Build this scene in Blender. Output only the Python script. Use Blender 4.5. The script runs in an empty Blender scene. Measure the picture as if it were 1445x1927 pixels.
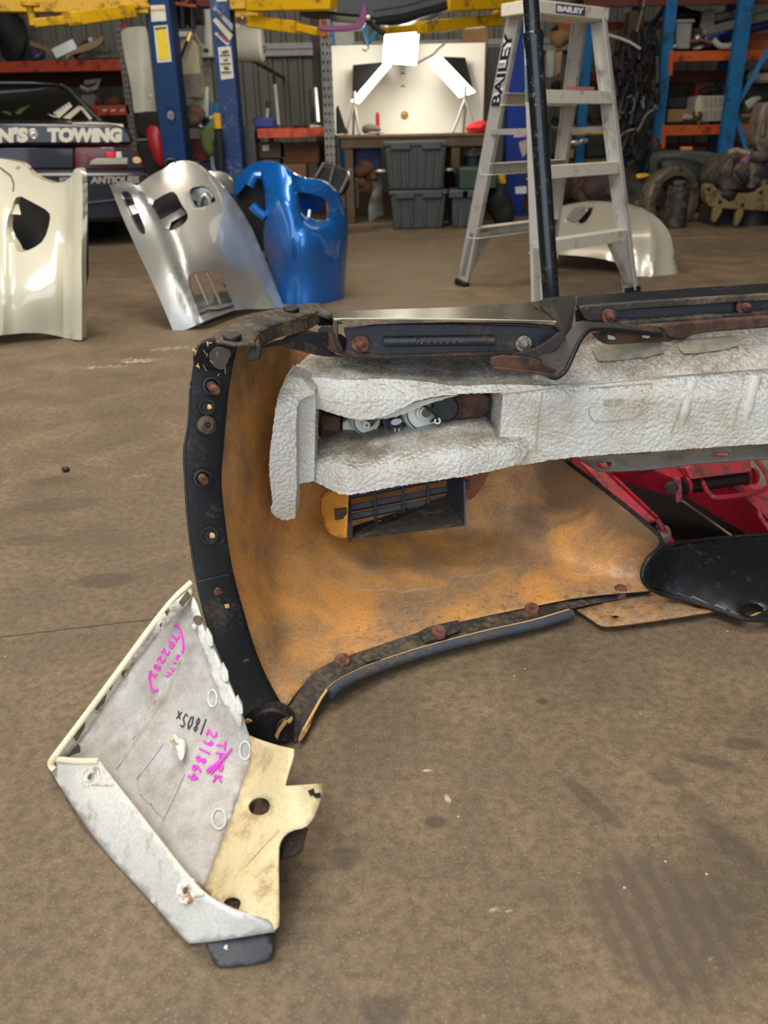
import bpy, bmesh, math, random
import numpy as np
from mathutils import Vector, Matrix
from mathutils.geometry import delaunay_2d_cdt

# ------------------------------------------------------------------ camera, world, light, exposure
W, H = 1445.0, 1927.0
FPX = 1560.0            # focal length in pixels
CAM_H = 0.75            # the photographer crouches
PITCH = math.radians(24.7)
ROLL = math.radians(1.15)
F_ = Vector((0, math.cos(PITCH), -math.sin(PITCH)))
U0 = Vector((0, math.sin(PITCH), math.cos(PITCH)))
R0 = Vector((1, 0, 0))
R_ = math.cos(ROLL) * R0 - math.sin(ROLL) * U0
U_ = math.sin(ROLL) * R0 + math.cos(ROLL) * U0
CAM = Vector((0, 0, CAM_H))
scene = bpy.context.scene
COL = scene.collection
cam_data = bpy.data.cameras.new('camera')
cam = bpy.data.objects.new('camera', cam_data)
COL.objects.link(cam)
m = Matrix((R_, U_, -F_)).transposed().to_4x4()
m.translation = CAM
cam.matrix_world = m
cam_data.sensor_fit = 'VERTICAL'
cam_data.sensor_height = 36.0
cam_data.lens = 36.0 * FPX / H
cam_data.clip_start = 0.02
cam_data.clip_end = 100
cam_data.dof.use_dof = True
cam_data.dof.focus_distance = 1.3
cam_data.dof.aperture_fstop = 6.5
scene.camera = cam

scene.view_settings.view_transform = 'Standard'
scene.view_settings.look = 'None'
scene.view_settings.gamma = 1
scene.view_settings.use_curve_mapping = False
scene.view_settings.exposure = 0.12

world = bpy.data.worlds.new('world')
scene.world = world
world.use_nodes = True
bg = world.node_tree.nodes['Background']
bg.inputs['Color'].default_value = (0.78, 0.88, 1.0, 1)
bg.inputs['Strength'].default_value = 0.3


def area(name, loc, target, sx, sy, power, color):
    d = bpy.data.lights.new(name, 'AREA')
    d.shape = 'RECTANGLE'
    d.size, d.size_y, d.energy, d.color = sx, sy, power, color
    o = bpy.data.objects.new(name, d)
    COL.objects.link(o)
    o.location = loc
    o.rotation_euler = (Vector(target) - Vector(loc)).to_track_quat('-Z', 'Y').to_euler()
    return o


area('daylight_door', (-0.6, -2.6, 1.75), (-0.5, 2.0, 1.5), 6.0, 3.3, 140, (0.80, 0.90, 1.0))
area('overhead_fill', (-1.6, -0.6, 4.6), (0.3, 1.6, 0.0), 4.0, 1.6, 195, (1.0, 0.97, 0.92))  # unseen overhead area lights, added as soft fill from above
area('overhead_fill', (-1.0, 3.6, 4.6), (-0.6, 3.9, 0), 5.0, 1.2, 210, (1.0, 0.91, 0.77))
area('overhead_fill', (1.6, 7.2, 4.6), (1.4, 7.6, 0), 6.0, 0.8, 30, (1.0, 0.86, 0.66))


# ------------------------------------------------------------------ helpers
def ray(x, y):
    return F_ + R_ * ((x - W / 2) / FPX) - U_ * ((y - H / 2) / FPX)


def at(x, y, Y):
    """point of the photo's ray (x, y) at world depth Y"""
    d = ray(x, y)
    return CAM + d * (Y / d.y)


def fl(x, y, h=0.0):
    """point of the photo's ray at height h"""
    d = ray(x, y)
    return CAM + d * ((h - CAM_H) / d.z)


def parent_to(o, p):
    o.parent = p
    q = p
    loc = Vector((0, 0, 0))
    while q is not None and q.type != 'EMPTY':
        q = q.parent
    if q is not None:
        loc = q.location
    if p.type == 'EMPTY':
        o.matrix_parent_inverse = Matrix.Translation(-loc)


def tag(o, label, cat=None, group=None, kind=None):
    if label: o['label'] = label
    if cat: o['category'] = cat
    if group: o['group'] = group
    if kind: o['kind'] = kind
    return o


def thing(name, label, cat, loc=(0, 0, 0), group=None):
    o = bpy.data.objects.new(name, None)
    o.empty_display_size = 0.05
    COL.objects.link(o)
    o.location = loc
    return tag(o, label, cat, group)


class MB:
    """collects shapes and links them as ONE mesh object"""
    def __init__(self):
        self.v, self.f = [], []

    def add(self, vs, fs):
        k = len(self.v)
        self.v += [tuple(p) for p in vs]
        self.f += [tuple(i + k for i in f) for f in fs]
        return self

    def box(self, a, b):
        (x0, y0, z0), (x1, y1, z1) = a, b
        vs = [(x, y, z) for z in (z0, z1) for y in (y0, y1) for x in (x0, x1)]
        return self.add(vs, [(0, 2, 3, 1), (4, 5, 7, 6), (0, 1, 5, 4), (2, 6, 7, 3), (0, 4, 6, 2), (1, 3, 7, 5)])

    def hexa(self, c):
        """8 corners: bottom 4 around, top 4 around"""
        return self.add(c, [(3, 2, 1, 0), (4, 5, 6, 7), (0, 1, 5, 4), (1, 2, 6, 5), (2, 3, 7, 6), (3, 0, 4, 7)])

    def beam(self, a, b, w, t, side=None):
        """rectangular bar from a to b; w across 'side', t the other way"""
        a, b = Vector(a), Vector(b)
        d = (b - a).normalized()
        s = Vector(side) if side is not None else (Vector((0, 0, 1)) if abs(d.z) < .9 else Vector((1, 0, 0)))
        s = (s - d * s.dot(d)).normalized()
        n = d.cross(s)
        q = [(-w / 2, -t / 2), (w / 2, -t / 2), (w / 2, t / 2), (-w / 2, t / 2)]
        return self.hexa([a + s * i + n * j for i, j in q] + [b + s * i + n * j for i, j in q])

    def channel(self, a, b, w, dep, th, side, back):
        """C channel: web of width w along 'side', two flanges of depth dep along 'back'"""
        a, b, = Vector(a), Vector(b)
        d = (b - a).normalized()
        s = Vector(side); s = (s - d * s.dot(d)).normalized()
        n = d.cross(s)
        if n.dot(Vector(back)) < 0: n = -n
        prof = [(-w/2, 0), (w/2, 0), (w/2, dep), (w/2 - th, dep), (w/2 - th, th), (-w/2 + th, th), (-w/2 + th, dep), (-w/2, dep)]
        A = [a + s * i + n * j for i, j in prof]
        B = [b + s * i + n * j for i, j in prof]
        fs = [(i, (i + 1) % 8, (i + 1) % 8 + 8, i + 8) for i in range(8)]
        caps = [(0, 1, 4, 5), (1, 2, 3, 4), (0, 5, 6, 7)]
        fs += [tuple(c) for c in caps] + [tuple(i + 8 for i in reversed(c)) for c in caps]
        return self.add(A + B, fs)

    def tube(self, pts, r, n=10, caps=True):
        pts = [Vector(p) for p in pts]
        rs = r if isinstance(r, (list, tuple)) else [r] * len(pts)
        k0 = len(self.v)
        up = None
        for i, p in enumerate(pts):
            t = (pts[min(i + 1, len(pts) - 1)] - pts[max(i - 1, 0)])
            if t.length < 1e-9: t = Vector((0, 0, 1))
            t.normalize()
            if up is None:
                up = Vector((0, 0, 1)) if abs(t.z) < .9 else Vector((1, 0, 0))
            s = (up - t * up.dot(t))
            if s.length < 1e-6: s = t.orthogonal()
            s.normalize(); up = s
            q = t.cross(s)
            for j in range(n):
                a = 2 * math.pi * j / n
                self.v.append(tuple(p + (s * math.cos(a) + q * math.sin(a)) * rs[i]))
        for i in range(len(pts) - 1):
            for j in range(n):
                self.f.append((k0 + i * n + j, k0 + i * n + (j + 1) % n, k0 + (i + 1) * n + (j + 1) % n, k0 + (i + 1) * n + j))
        if caps:
            self.f.append(tuple(k0 + j for j in reversed(range(n))))
            self.f.append(tuple(k0 + (len(pts) - 1) * n + j for j in range(n)))
        return self

    def cyl(self, c, axis, r, h, n=24, r2=None):
        c, ax = Vector(c), Vector(axis).normalized()
        return self.tube([c, c + ax * h], [r, r if r2 is None else r2], n)

    def lathe(self, c, axis, prof, n=28):
        """prof: list of (radius, height along axis); closed with caps"""
        c, ax = Vector(c), Vector(axis).normalized()
        s = ax.orthogonal().normalized(); q = ax.cross(s)
        k = len(self.v)
        for r, h in prof:
            for j in range(n):
                a = 2 * math.pi * j / n
                self.v.append(tuple(c + ax * h + (s * math.cos(a) + q * math.sin(a)) * max(r, 1e-5)))
        for i in range(len(prof) - 1):
            for j in range(n):
                self.f.append((k + i*n + j, k + i*n + (j+1) % n, k + (i+1)*n + (j+1) % n, k + (i+1)*n + j))
        return self

    def prism(self, front, back):
        n = len(front)
        fs = [tuple(range(n)), tuple(range(2 * n - 1, n - 1, -1))]
        fs += [(i + n, (i + 1) % n + n, (i + 1) % n, i) for i in range(n)]
        return self.add(list(front) + list(back), fs)

    def blob(self, c, r, rough=.25, seed=0, scale=(1, 1, 1), sub=2, rot=0):
        """an irregular lump"""
        bm = bmesh.new()
        bmesh.ops.create_icosphere(bm, subdivisions=sub, radius=1)
        rnd = random.Random(seed)
        ph = [(Vector((rnd.uniform(-1, 1), rnd.uniform(-1, 1), rnd.uniform(-1, 1))) * 3, rnd.random() * 6) for _ in range(5)]
        bm.verts.ensure_lookup_table()
        vs = []
        cr, sr = math.cos(rot), math.sin(rot)
        for v in bm.verts:
            k = 1 + rough * sum(math.sin(v.co.dot(a) + b) for a, b in ph) / 2.2
            x, y, z = v.co.x * k * r * scale[0], v.co.y * k * r * scale[1], v.co.z * k * r * scale[2]
            vs.append((c[0] + x * cr - z * sr, c[1] + y, c[2] + x * sr + z * cr))
        fs = [tuple(v.index for v in f.verts) for f in bm.faces]
        bm.free()
        return self.add(vs, fs)

    def build(self, name, mat, parent=None, bevel=0, smooth=35, segs=2, label=None):
        me = bpy.data.meshes.new(name)
        me.from_pydata(self.v, [], self.f)
        bm = bmesh.new(); bm.from_mesh(me)
        bmesh.ops.recalc_face_normals(bm, faces=bm.faces)
        bm.to_mesh(me); bm.free()
        return finish(name, me, mat, parent, bevel, smooth, segs, label)


def finish(name, me, mat, parent=None, bevel=0, smooth=35, segs=2, label=None):
    mats = mat if isinstance(mat, (list, tuple)) else [mat]
    for q in mats: me.materials.append(q)
    o = bpy.data.objects.new(name, me)
    COL.objects.link(o)
    if smooth:
        me.shade_smooth()
        me.set_sharp_from_angle(angle=math.radians(smooth))
    if bevel:
        b = o.modifiers.new('bevel', 'BEVEL')
        b.width, b.segments, b.limit_method, b.angle_limit = bevel, segs, 'ANGLE', math.radians(40)
        b.harden_normals = False
    if parent is not None: parent_to(o, parent)
    if label: o['label'] = label
    return o


def hdepth(ctrl):
    """depth from control points given as (x, y, height above the floor)"""
    f = tps(ctrl, .0005)
    return lambda x, y: fl(x, y, f(x, y)).y


def rnd_poly(pts, it=2, closed=True):
    """Chaikin rounding; a point given as (x, y, 1) stays sharp"""
    P = [(p[0], p[1], len(p) > 2 and p[2]) for p in pts]
    for _ in range(it):
        Q = []
        n = len(P)
        for i, p in enumerate(P):
            if p[2] or (not closed and i in (0, n - 1)):
                Q.append(p); continue
            a, b = P[i - 1], P[(i + 1) % n]
            Q.append((p[0] * .75 + a[0] * .25, p[1] * .75 + a[1] * .25, False))
            Q.append((p[0] * .75 + b[0] * .25, p[1] * .75 + b[1] * .25, False))
        P = Q
    return [(p[0], p[1]) for p in P]


def dens(poly, step):
    out = []
    n = len(poly)
    for i in range(n):
        a, b = poly[i], poly[(i + 1) % n]
        k = max(1, int(math.hypot(b[0] - a[0], b[1] - a[1]) / step))
        out += [(a[0] + (b[0] - a[0]) * j / k, a[1] + (b[1] - a[1]) * j / k) for j in range(k)]
    return out


def inside(x, y, poly):
    c = False
    n = len(poly)
    j = n - 1
    for i in range(n):
        xi, yi = poly[i]; xj, yj = poly[j]
        if (yi > y) != (yj > y) and x < (xj - xi) * (y - yi) / (yj - yi) + xi: c = not c
        j = i
    return c


def tps(ctrl, smooth=0.0):
    """thin-plate depth over the photo's plane through control points (x, y, depth)"""
    P = np.array([(c[0], c[1]) for c in ctrl], float) / 300.0
    z = np.array([c[2] for c in ctrl], float)
    n = len(P)
    def U(r2):
        return np.where(r2 > 1e-12, r2 * np.log(r2 + 1e-12), 0.0)
    D = ((P[:, None] - P[None]) ** 2).sum(-1)
    A = np.zeros((n + 3, n + 3))
    A[:n, :n] = U(D) + np.eye(n) * smooth
    A[:n, n] = 1; A[:n, n + 1:] = P
    A[n, :n] = 1; A[n + 1:, :n] = P.T
    w = np.linalg.solve(A, np.concatenate([z, [0, 0, 0]]))
    def f(x, y):
        q = np.array([x, y]) / 300.0
        d = ((P - q) ** 2).sum(-1)
        return float((w[:n] * U(d)).sum() + w[n] + w[n + 1] * q[0] + w[n + 2] * q[1])
    return f


def surf_mesh(outline, holes, depth, res=14, skirt=0.0, sdir=(0, 1, 0), bump=None):
    """curved sheet: outline and holes in the photo's plane, each point at its own depth; skirt gives the edges a returned wall"""
    f = depth if callable(depth) else tps(depth)
    out = dens(outline, res)
    hs = [dens(h, res * .7) for h in holes]
    pts, edges = [], []
    for lp in [out] + hs:
        k = len(pts)
        pts += lp
        edges += [(k + i, k + (i + 1) % len(lp)) for i in range(len(lp))]
    xs = [p[0] for p in out]; ys = [p[1] for p in out]
    nb = len(pts)
    bnd = np.array(pts)
    x = min(xs) + res / 2
    row = 0
    while x < max(xs):
        y = min(ys) + (res / 2 if row % 2 else res)
        while y < max(ys):
            if inside(x, y, out) and not any(inside(x, y, h) for h in hs):
                if ((bnd - (x, y)) ** 2).sum(-1).min() > (res * .45) ** 2:
                    pts.append((x, y))
            y += res
        x += res * .9; row += 1
    vs, _, fs, *_r = delaunay_2d_cdt([Vector(p) for p in pts], edges, [], 0, 1e-4)
    tri = []
    for t in fs:
        cx = sum(vs[i].x for i in t) / 3; cy = sum(vs[i].y for i in t) / 3
        if inside(cx, cy, out) and not any(inside(cx, cy, h) for h in hs): tri.append(tuple(t))
    V = []
    for v in vs:
        Yd = f(v.x, v.y)
        V.append(at(v.x, v.y, Yd))
    used = sorted({i for t in tri for i in t})
    mp = {o: i for i, o in enumerate(used)}
    V = [V[i] for i in used]
    tri = [tuple(mp[i] for i in t) for t in tri]
    # orient toward the camera
    T = []
    for a, b, c in tri:
        n = (V[b] - V[a]).cross(V[c] - V[a])
        T.append((a, b, c) if n.dot(CAM - V[a]) > 0 else (a, c, b))
    faces = list(T)
    if skirt:
        cnt = {}
        for t in T:
            for i in range(3):
                a, b = t[i], t[(i + 1) % 3]
                cnt[(a, b)] = 1
        be = [(a, b) for (a, b) in cnt if (b, a) not in cnt]
        dup = {}
        sv = Vector(sdir).normalized() * skirt
        for a, b in be:
            for i in (a, b):
                if i not in dup:
                    dup[i] = len(V); V.append(V[i] + sv)
            faces.append((b, a, dup[a], dup[b]))
    return V, faces


def surf(name, outline, holes, depth, mat, parent=None, res=14, thick=0.0, skirt=0.0, smooth=40, mat2=None, label=None, sdir=(0, 1, 0)):
    V, Fc = surf_mesh(outline, holes, depth, res, skirt, sdir)
    me = bpy.data.meshes.new(name)
    me.from_pydata([tuple(v) for v in V], [], Fc)
    mats = [mat] + ([mat2] if mat2 else [])
    o = finish(name, me, mats, parent, 0, smooth, 2, label)
    if thick:
        s = o.modifiers.new('thickness', 'SOLIDIFY')
        s.thickness, s.offset = thick, -1
        if mat2: s.material_offset = 1; s.material_offset_rim = 1
    return o


def plate(name, outline, Y, thick, mat, parent=None, bevel=0.0, it=0, smooth=35, label=None, back=(0, 1, 0), mb=None):
    """flat or folded plate: outline in the photo's plane; Y one depth, or a list, or a function; thick goes away from the camera"""
    p = rnd_poly(outline, it) if it else [(q[0], q[1]) for q in outline]
    if callable(Y): fr = [at(x, y, Y(x, y)) for x, y in p]
    elif isinstance(Y, (list, tuple)): fr = [at(x, y, d) for (x, y), d in zip(p, Y)]
    else: fr = [at(x, y, Y) for x, y in p]
    bk = [q + Vector(back) * thick for q in fr]
    m_ = mb or MB()
    m_.prism(fr, bk)
    if mb: return mb
    return m_.build(name, mat, parent, bevel, smooth, label=label)


def strip(A, B, thick, mb, back=(0, 1, 0)):
    """band between two equally long lists of (x, y, depth)"""
    n = len(A)
    a = [at(*p) for p in A]; b = [at(*p) for p in B]
    k = Vector(back) * thick
    vs = a + b + [q + k for q in a] + [q + k for q in b]
    fs = []
    for i in range(n - 1):
        fs += [(i, i + 1, n + i + 1, n + i), (2*n + i, 3*n + i, 3*n + i + 1, 2*n + i + 1),
               (i, 2*n + i, 2*n + i + 1, i + 1), (n + i, n + i + 1, 3*n + i + 1, 3*n + i)]
    fs += [(0, n, 3*n, 2*n), (n - 1, 3*n - 1, 4*n - 1, 2*n - 1)]
    return mb.add(vs, fs)


def resamp(P, n):
    """smooth resampling of (x, y, depth) points"""
    P = np.array(P, float)
    s = np.concatenate([[0], np.cumsum(np.hypot(*(P[1:, :2] - P[:-1, :2]).T))])
    t = np.linspace(0, s[-1], n)
    out = []
    m_ = np.gradient(P, s, axis=0)
    for q in t:
        i = min(int(np.searchsorted(s, q, 'right')) - 1, len(s) - 2)
        h = s[i + 1] - s[i]; u = (q - s[i]) / h
        h00, h10, h01, h11 = 2*u**3 - 3*u**2 + 1, u**3 - 2*u**2 + u, -2*u**3 + 3*u**2, u**3 - u**2
        out.append(tuple(h00 * P[i] + h10 * h * m_[i] + h01 * P[i + 1] + h11 * h * m_[i + 1]))
    return out


def rest_on(o, z):
    """lift a single-mesh thing so that it sits on height z"""
    lo = min((o.matrix_world @ v.co).z for v in o.data.vertices)
    o.location.z += z + .002 - lo
    return o


def lettering(name, s, o, u, v, mat, parent=None, depth=0.002, bold=0.0, out=None, label=None):
    """writing fitted into the parallelogram o + u, v"""
    c = bpy.data.curves.new('lettering_curve', 'FONT')
    c.body = s; c.size = 1; c.offset = bold; c.resolution_u = 3
    t = bpy.data.objects.new('lettering_tmp', c)
    COL.objects.link(t)
    bpy.context.view_layer.update()
    dg = bpy.context.evaluated_depsgraph_get()
    me = bpy.data.meshes.new_from_object(t.evaluated_get(dg))
    bpy.data.objects.remove(t); bpy.data.curves.remove(c)
    co = np.array([q.co[:] for q in me.vertices])
    lo, hi = co.min(0), co.max(0)
    o, u, v = Vector(o), Vector(u), Vector(v)
    n = Vector(out) if out is not None else u.cross(v)
    n = n.normalized()
    mb = MB()
    V = [o + u * ((p[0] - lo[0]) / (hi[0] - lo[0])) + v * ((p[1] - lo[1]) / (hi[1] - lo[1])) for p in co]
    polys = [tuple(p.vertices) for p in me.polygons]
    k = len(V)
    mb.add([p + n * depth for p in V], polys)
    edges = {}
    for p in polys:
        for i in range(len(p)): edges[(p[i], p[(i + 1) % len(p)])] = 1
    mb.v += [tuple(p) for p in V]
    for a, b in edges:
        if (b, a) not in edges: mb.f.append((a, b, b + k, a + k))
    bpy.data.meshes.remove(me)
    return mb.build(name, mat, parent, smooth=0, label=label)


# ------------------------------------------------------------------ materials
def s2l(c):
    return tuple((x / 255 / 12.92 if x / 255 <= .04045 else ((x / 255 + .055) / 1.055) ** 2.4) for x in c)


class NT:
    def __init__(self, name):
        self.m = bpy.data.materials.new(name)
        self.m.use_nodes = True
        self.t = self.m.node_tree
        self.b = self.t.nodes['Principled BSDF']
        self._tc = None

    def n(self, ty, **kw):
        x = self.t.nodes.new(ty)
        for k, v in kw.items(): setattr(x, k, v)
        return x

    def link(self, a, b): self.t.links.new(a, b)

    def co(self):
        if self._tc is None: self._tc = self.n('ShaderNodeNewGeometry').outputs['Position']
        return self._tc

    def mapping(self, scale=(1, 1, 1), rot=(0, 0, 0), loc=(0, 0, 0)):
        mp = self.n('ShaderNodeMapping')
        self.link(self.co(), mp.inputs['Vector'])
        mp.inputs['Scale'].default_value = scale
        mp.inputs['Rotation'].default_value = rot
        mp.inputs['Location'].default_value = loc
        return mp.outputs['Vector']

    def noise(self, scale, detail=4, rough=.55, vec=None, dist=0):
        x = self.n('ShaderNodeTexNoise')
        x.inputs['Scale'].default_value = scale
        x.inputs['Detail'].default_value = detail
        x.inputs['Roughness'].default_value = rough
        x.inputs['Distortion'].default_value = dist
        self.link(vec if vec is not None else self.co(), x.inputs['Vector'])
        return x.outputs['Fac']

    def ramp(self, fac, stops):
        r = self.n('ShaderNodeValToRGB')
        e = r.color_ramp.elements
        while len(e) < len(stops): e.new(.5)
        for q, (p, c) in zip(e, stops):
            q.position = p
            q.color = (*c[:3], 1) if hasattr(c, '__len__') else (c, c, c, 1)
        self.link(fac, r.inputs['Fac'])
        return r.outputs['Color']

    def mix(self, fac, a, b, mode='MIX'):
        x = self.n('ShaderNodeMix', data_type='RGBA', blend_type=mode)
        for v, s in ((fac, x.inputs[0]), (a, x.inputs[6]), (b, x.inputs[7])):
            if hasattr(v, 'is_output'): self.link(v, s)
            elif hasattr(v, '__len__'): s.default_value = (*v[:3], 1)
            else: s.default_value = v
        return x.outputs[2]

    def math(self, op, a, b=0.0, c=None, clamp=False):
        x = self.n('ShaderNodeMath', operation=op)
        x.use_clamp = clamp
        for v, s in zip((a, b, c), x.inputs):
            if v is None: continue
            if hasattr(v, 'is_output'): self.link(v, s)
            else: s.default_value = v
        return x.outputs[0]

    def bump(self, h, strength=.3, dist=.01):
        x = self.n('ShaderNodeBump')
        x.inputs['Strength'].default_value = strength
        x.inputs['Distance'].default_value = dist
        self.link(h, x.inputs['Height'])
        self.link(x.outputs['Normal'], self.b.inputs['Normal'])

    def set(self, color=None, rough=None, metal=None, coat=None, spec=None):
        for v, k in ((color, 'Base Color'), (rough, 'Roughness'), (metal, 'Metallic'), (coat, 'Coat Weight'), (spec, 'Specular IOR Level')):
            if v is None: continue
            s = self.b.inputs[k]
            if hasattr(v, 'is_output'): self.link(v, s)
            elif k == 'Base Color': s.default_value = (*v[:3], 1)
            else: s.default_value = v
        return self


MATS = {}


def plain(name, rgb, rough=.5, metal=0, coat=0, var=.12, scale=12, spec=.5):
    """a colour with a little wear"""
    if name in MATS: return MATS[name]
    t = NT(name)
    c = s2l(rgb)
    if var:
        f = t.noise(scale, 5)
        lo = tuple(x * (1 - var) for x in c); hi = tuple(min(1, x * (1 + var)) for x in c)
        t.set(color=t.ramp(f, [(.3, lo), (.7, hi)]))
    else:
        t.set(color=c)
    t.set(rough=rough, metal=metal, coat=coat, spec=spec)
    t.b.inputs['Coat Roughness'].default_value = .05
    MATS[name] = t.m
    return t.m


def dirty(name, rgb, dirt, amount=.5, scale=8, rough=.6, metal=0, fine=60, bump=.15, spec=.4, rough2=.9):
    """paint or plastic with patches of dirt or rust"""
    if name in MATS: return MATS[name]
    t = NT(name)
    a = t.noise(scale, 6, .62)
    b = t.noise(fine, 4, .6)
    f = t.math('ADD', a, t.math('MULTIPLY', t.math('SUBTRACT', b, .5), .45))
    lo = .62 - amount * .32
    m_ = t.ramp(f, [(lo, 0.0), (lo + .16, 1.0)])
    c0 = s2l(rgb); c1 = s2l(dirt)
    base = t.ramp(b, [(.3, tuple(x * .85 for x in c0)), (.7, tuple(min(1, x * 1.12) for x in c0))])
    d2 = t.ramp(b, [(.3, tuple(x * .6 for x in c1)), (.7, tuple(min(1, x * 1.3) for x in c1))])
    t.set(color=t.mix(m_, base, d2), metal=metal, spec=spec)
    t.set(rough=t.math('MULTIPLY_ADD', m_, rough2 - rough, rough))
    if bump: t.bump(b, bump, .002)
    MATS[name] = t.m
    return t.m


def glow(name, rgb, strength):
    t = NT(name)
    t.set(color=(0.8, 0.8, 0.8))
    t.b.inputs['Emission Color'].default_value = (*s2l(rgb), 1)
    t.b.inputs['Emission Strength'].default_value = strength
    return t.m

# ------------------------------------------------------------------ the workshop shell
def floor_material():
    t = NT('oily_concrete')
    big = t.noise(1.3, 5, .6)
    mid = t.noise(6, 6, .65, dist=.6)
    fine = t.noise(70, 5, .7)
    vfine = t.noise(330, 3, .7)
    c = t.ramp(mid, [(.28, s2l((90, 76, 58))), (.5, s2l((117, 98, 75))), (.72, s2l((140, 119, 91)))])
    c = t.mix(t.ramp(big, [(.35, .55), (.65, 0.0)]), c, s2l((106, 92, 76)))
    c = t.mix(t.ramp(fine, [(.36, .7), (.6, 0.0)]), c, s2l((78, 65, 50)))
    c = t.mix(t.ramp(vfine, [(.56, 0.0), (.72, .55)]), c, s2l((178, 154, 122)))

    def local(px, rx, ry, ang=0.0, wob=.35, soft=.35):
        p = fl(*px)
        mp = t.n('ShaderNodeMapping', vector_type='TEXTURE')
        t.link(t.co(), mp.inputs['Vector'])
        mp.inputs['Location'].default_value = p
        mp.inputs['Rotation'].default_value = (0, 0, ang)
        mp.inputs['Scale'].default_value = (rx, ry, 1)
        ln = t.n('ShaderNodeVectorMath', operation='LENGTH')
        t.link(mp.outputs['Vector'], ln.inputs[0])
        nz = t.noise(9 if rx > .05 else 40, 5, .65)
        d = t.math('MULTIPLY_ADD', t.math('SUBTRACT', nz, .5), wob * 3, ln.outputs['Value'])
        return t.ramp(d, [(1 - soft, 1.0), (1.0, 0.0)]), mp.outputs['Vector']
    # tyre mark
    k, vec = local((1245, 1735), .085, .11, .12, .25, .3)
    w = t.n('ShaderNodeTexWave', wave_type='BANDS', bands_direction='X')
    w.inputs['Scale'].default_value = 1.1; w.inputs['Distortion'].default_value = 2.0; w.inputs['Detail'].default_value = 3
    t.link(vec, w.inputs['Vector'])
    c = t.mix(t.math('MULTIPLY', k, t.ramp(w.outputs['Fac'], [(.2, .45), (.7, .8)])), c, s2l((82, 70, 60)))
    # oil spots
    for px, rx, ry, a, s in (((205, 1092), .075, .035, .1, .55), ((115, 950), .10, .05, .2, .4), ((105, 905), .08, .03, .2, .35),
                             ((65, 1015), .06, .03, 0, .4), ((818, 1545), .014, .012, 0, .7), ((1395, 1400), .03, .015, 0, .6),
                             ((1340, 1435), .05, .014, -.4, .5), ((1020, 1320), .01, .008, 0, .7), ((1115, 1510), .06, .012, 2.1, .5),
                             ((650, 1615), .022, .02, 0, .5), ((1380, 1640), .05, .08, .2, .4), ((1350, 1560), .02, .09, .35, .4),
                             ((720, 1900), .03, .02, 0, .5), ((1260, 1460), .03, .02, 0, .4)):
        k, _ = local(px, rx, ry, a)
        c = t.mix(t.math('MULTIPLY', k, s), c, s2l((66, 58, 50)))
    # wide darker patches under the raised cars and along the back
    for px, rx, ry, a, s in (((180, 500), 1.1, .9, 0, .45), ((560, 470), 1.5, .9, 0, .3), ((1330, 470), .8, .5, 0, .3)):
        k, _ = local(px, rx, ry, a, .5, .8)
        c = t.mix(t.math('MULTIPLY', k, s), c, s2l((72, 60, 48)))
    # pale scrapes
    for px, rx, ry, a, s in (((268, 678), .09, .05, .1, .75), ((200, 690), .10, .03, .1, .5), ((330, 655), .12, .03, .3, .5),
                             ((945, 1712), .014, .004, 0, .8), ((800, 1450), .012, .003, 0, .7), ((842, 1505), .004, .012, .2, .7),
                             ((1345, 1815), .006, .008, .4, .8), ((262, 895), .02, .012, 0, .6), ((1300, 448), .5, .05, .1, .35)):
        k, _ = local(px, rx, ry, a, .7, .5)
        br = t.ramp(t.noise(45, 4, .7), [(.45, 0.0), (.6, 1.0)])
        c = t.mix(t.math('MULTIPLY', t.math('MULTIPLY', k, br), s), c, s2l((205, 188, 160)))
    # sparse chips and specks
    vo = t.n('ShaderNodeTexVoronoi', feature='F1')
    vo.inputs['Scale'].default_value = 26
    t.link(t.co(), vo.inputs['Vector'])
    sp = t.math('LESS_THAN', vo.outputs['Distance'], .045)
    sp = t.math('MULTIPLY', sp, t.math('GREATER_THAN', t.noise(11, 2), .55))
    c = t.mix(t.math('MULTIPLY', sp, .75), c, s2l((196, 176, 146)))
    # saw-cut joint
    a, b = fl(0, 1199), fl(335, 1160)
    d = (b - a).normalized()
    sep = t.n('ShaderNodeSeparateXYZ'); t.link(t.co(), sep.inputs[0])
    dist = t.math('ABSOLUTE', t.math('ADD', t.math('MULTIPLY_ADD', sep.outputs[0], -d.y, t.math('MULTIPLY', sep.outputs[1], d.x)), a.x * d.y - a.y * d.x))
    dist = t.math('MULTIPLY_ADD', t.math('SUBTRACT', t.noise(60, 3), .5), .004, dist)
    k = t.ramp(t.math('MULTIPLY', dist, 100), [(.10, 1.0), (.24, 0.0)])
    c = t.mix(t.math('MULTIPLY', k, .85), c, s2l((52, 43, 34)))
    t.set(color=c, spec=.35)
    t.set(rough=t.ramp(mid, [(.3, .52), (.7, .72)]))
    t.bump(t.math('ADD', fine, t.math('MULTIPLY', vfine, .5)), .22, .002)
    return t.m


YB = 11.9
mb = MB(); mb.box((-7.5, -4.5, -.1), (7.5, YB + .2, 0))
tag(mb.build('floor', floor_material(), smooth=0), 'oily brown concrete workshop floor', kind='structure')


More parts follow.
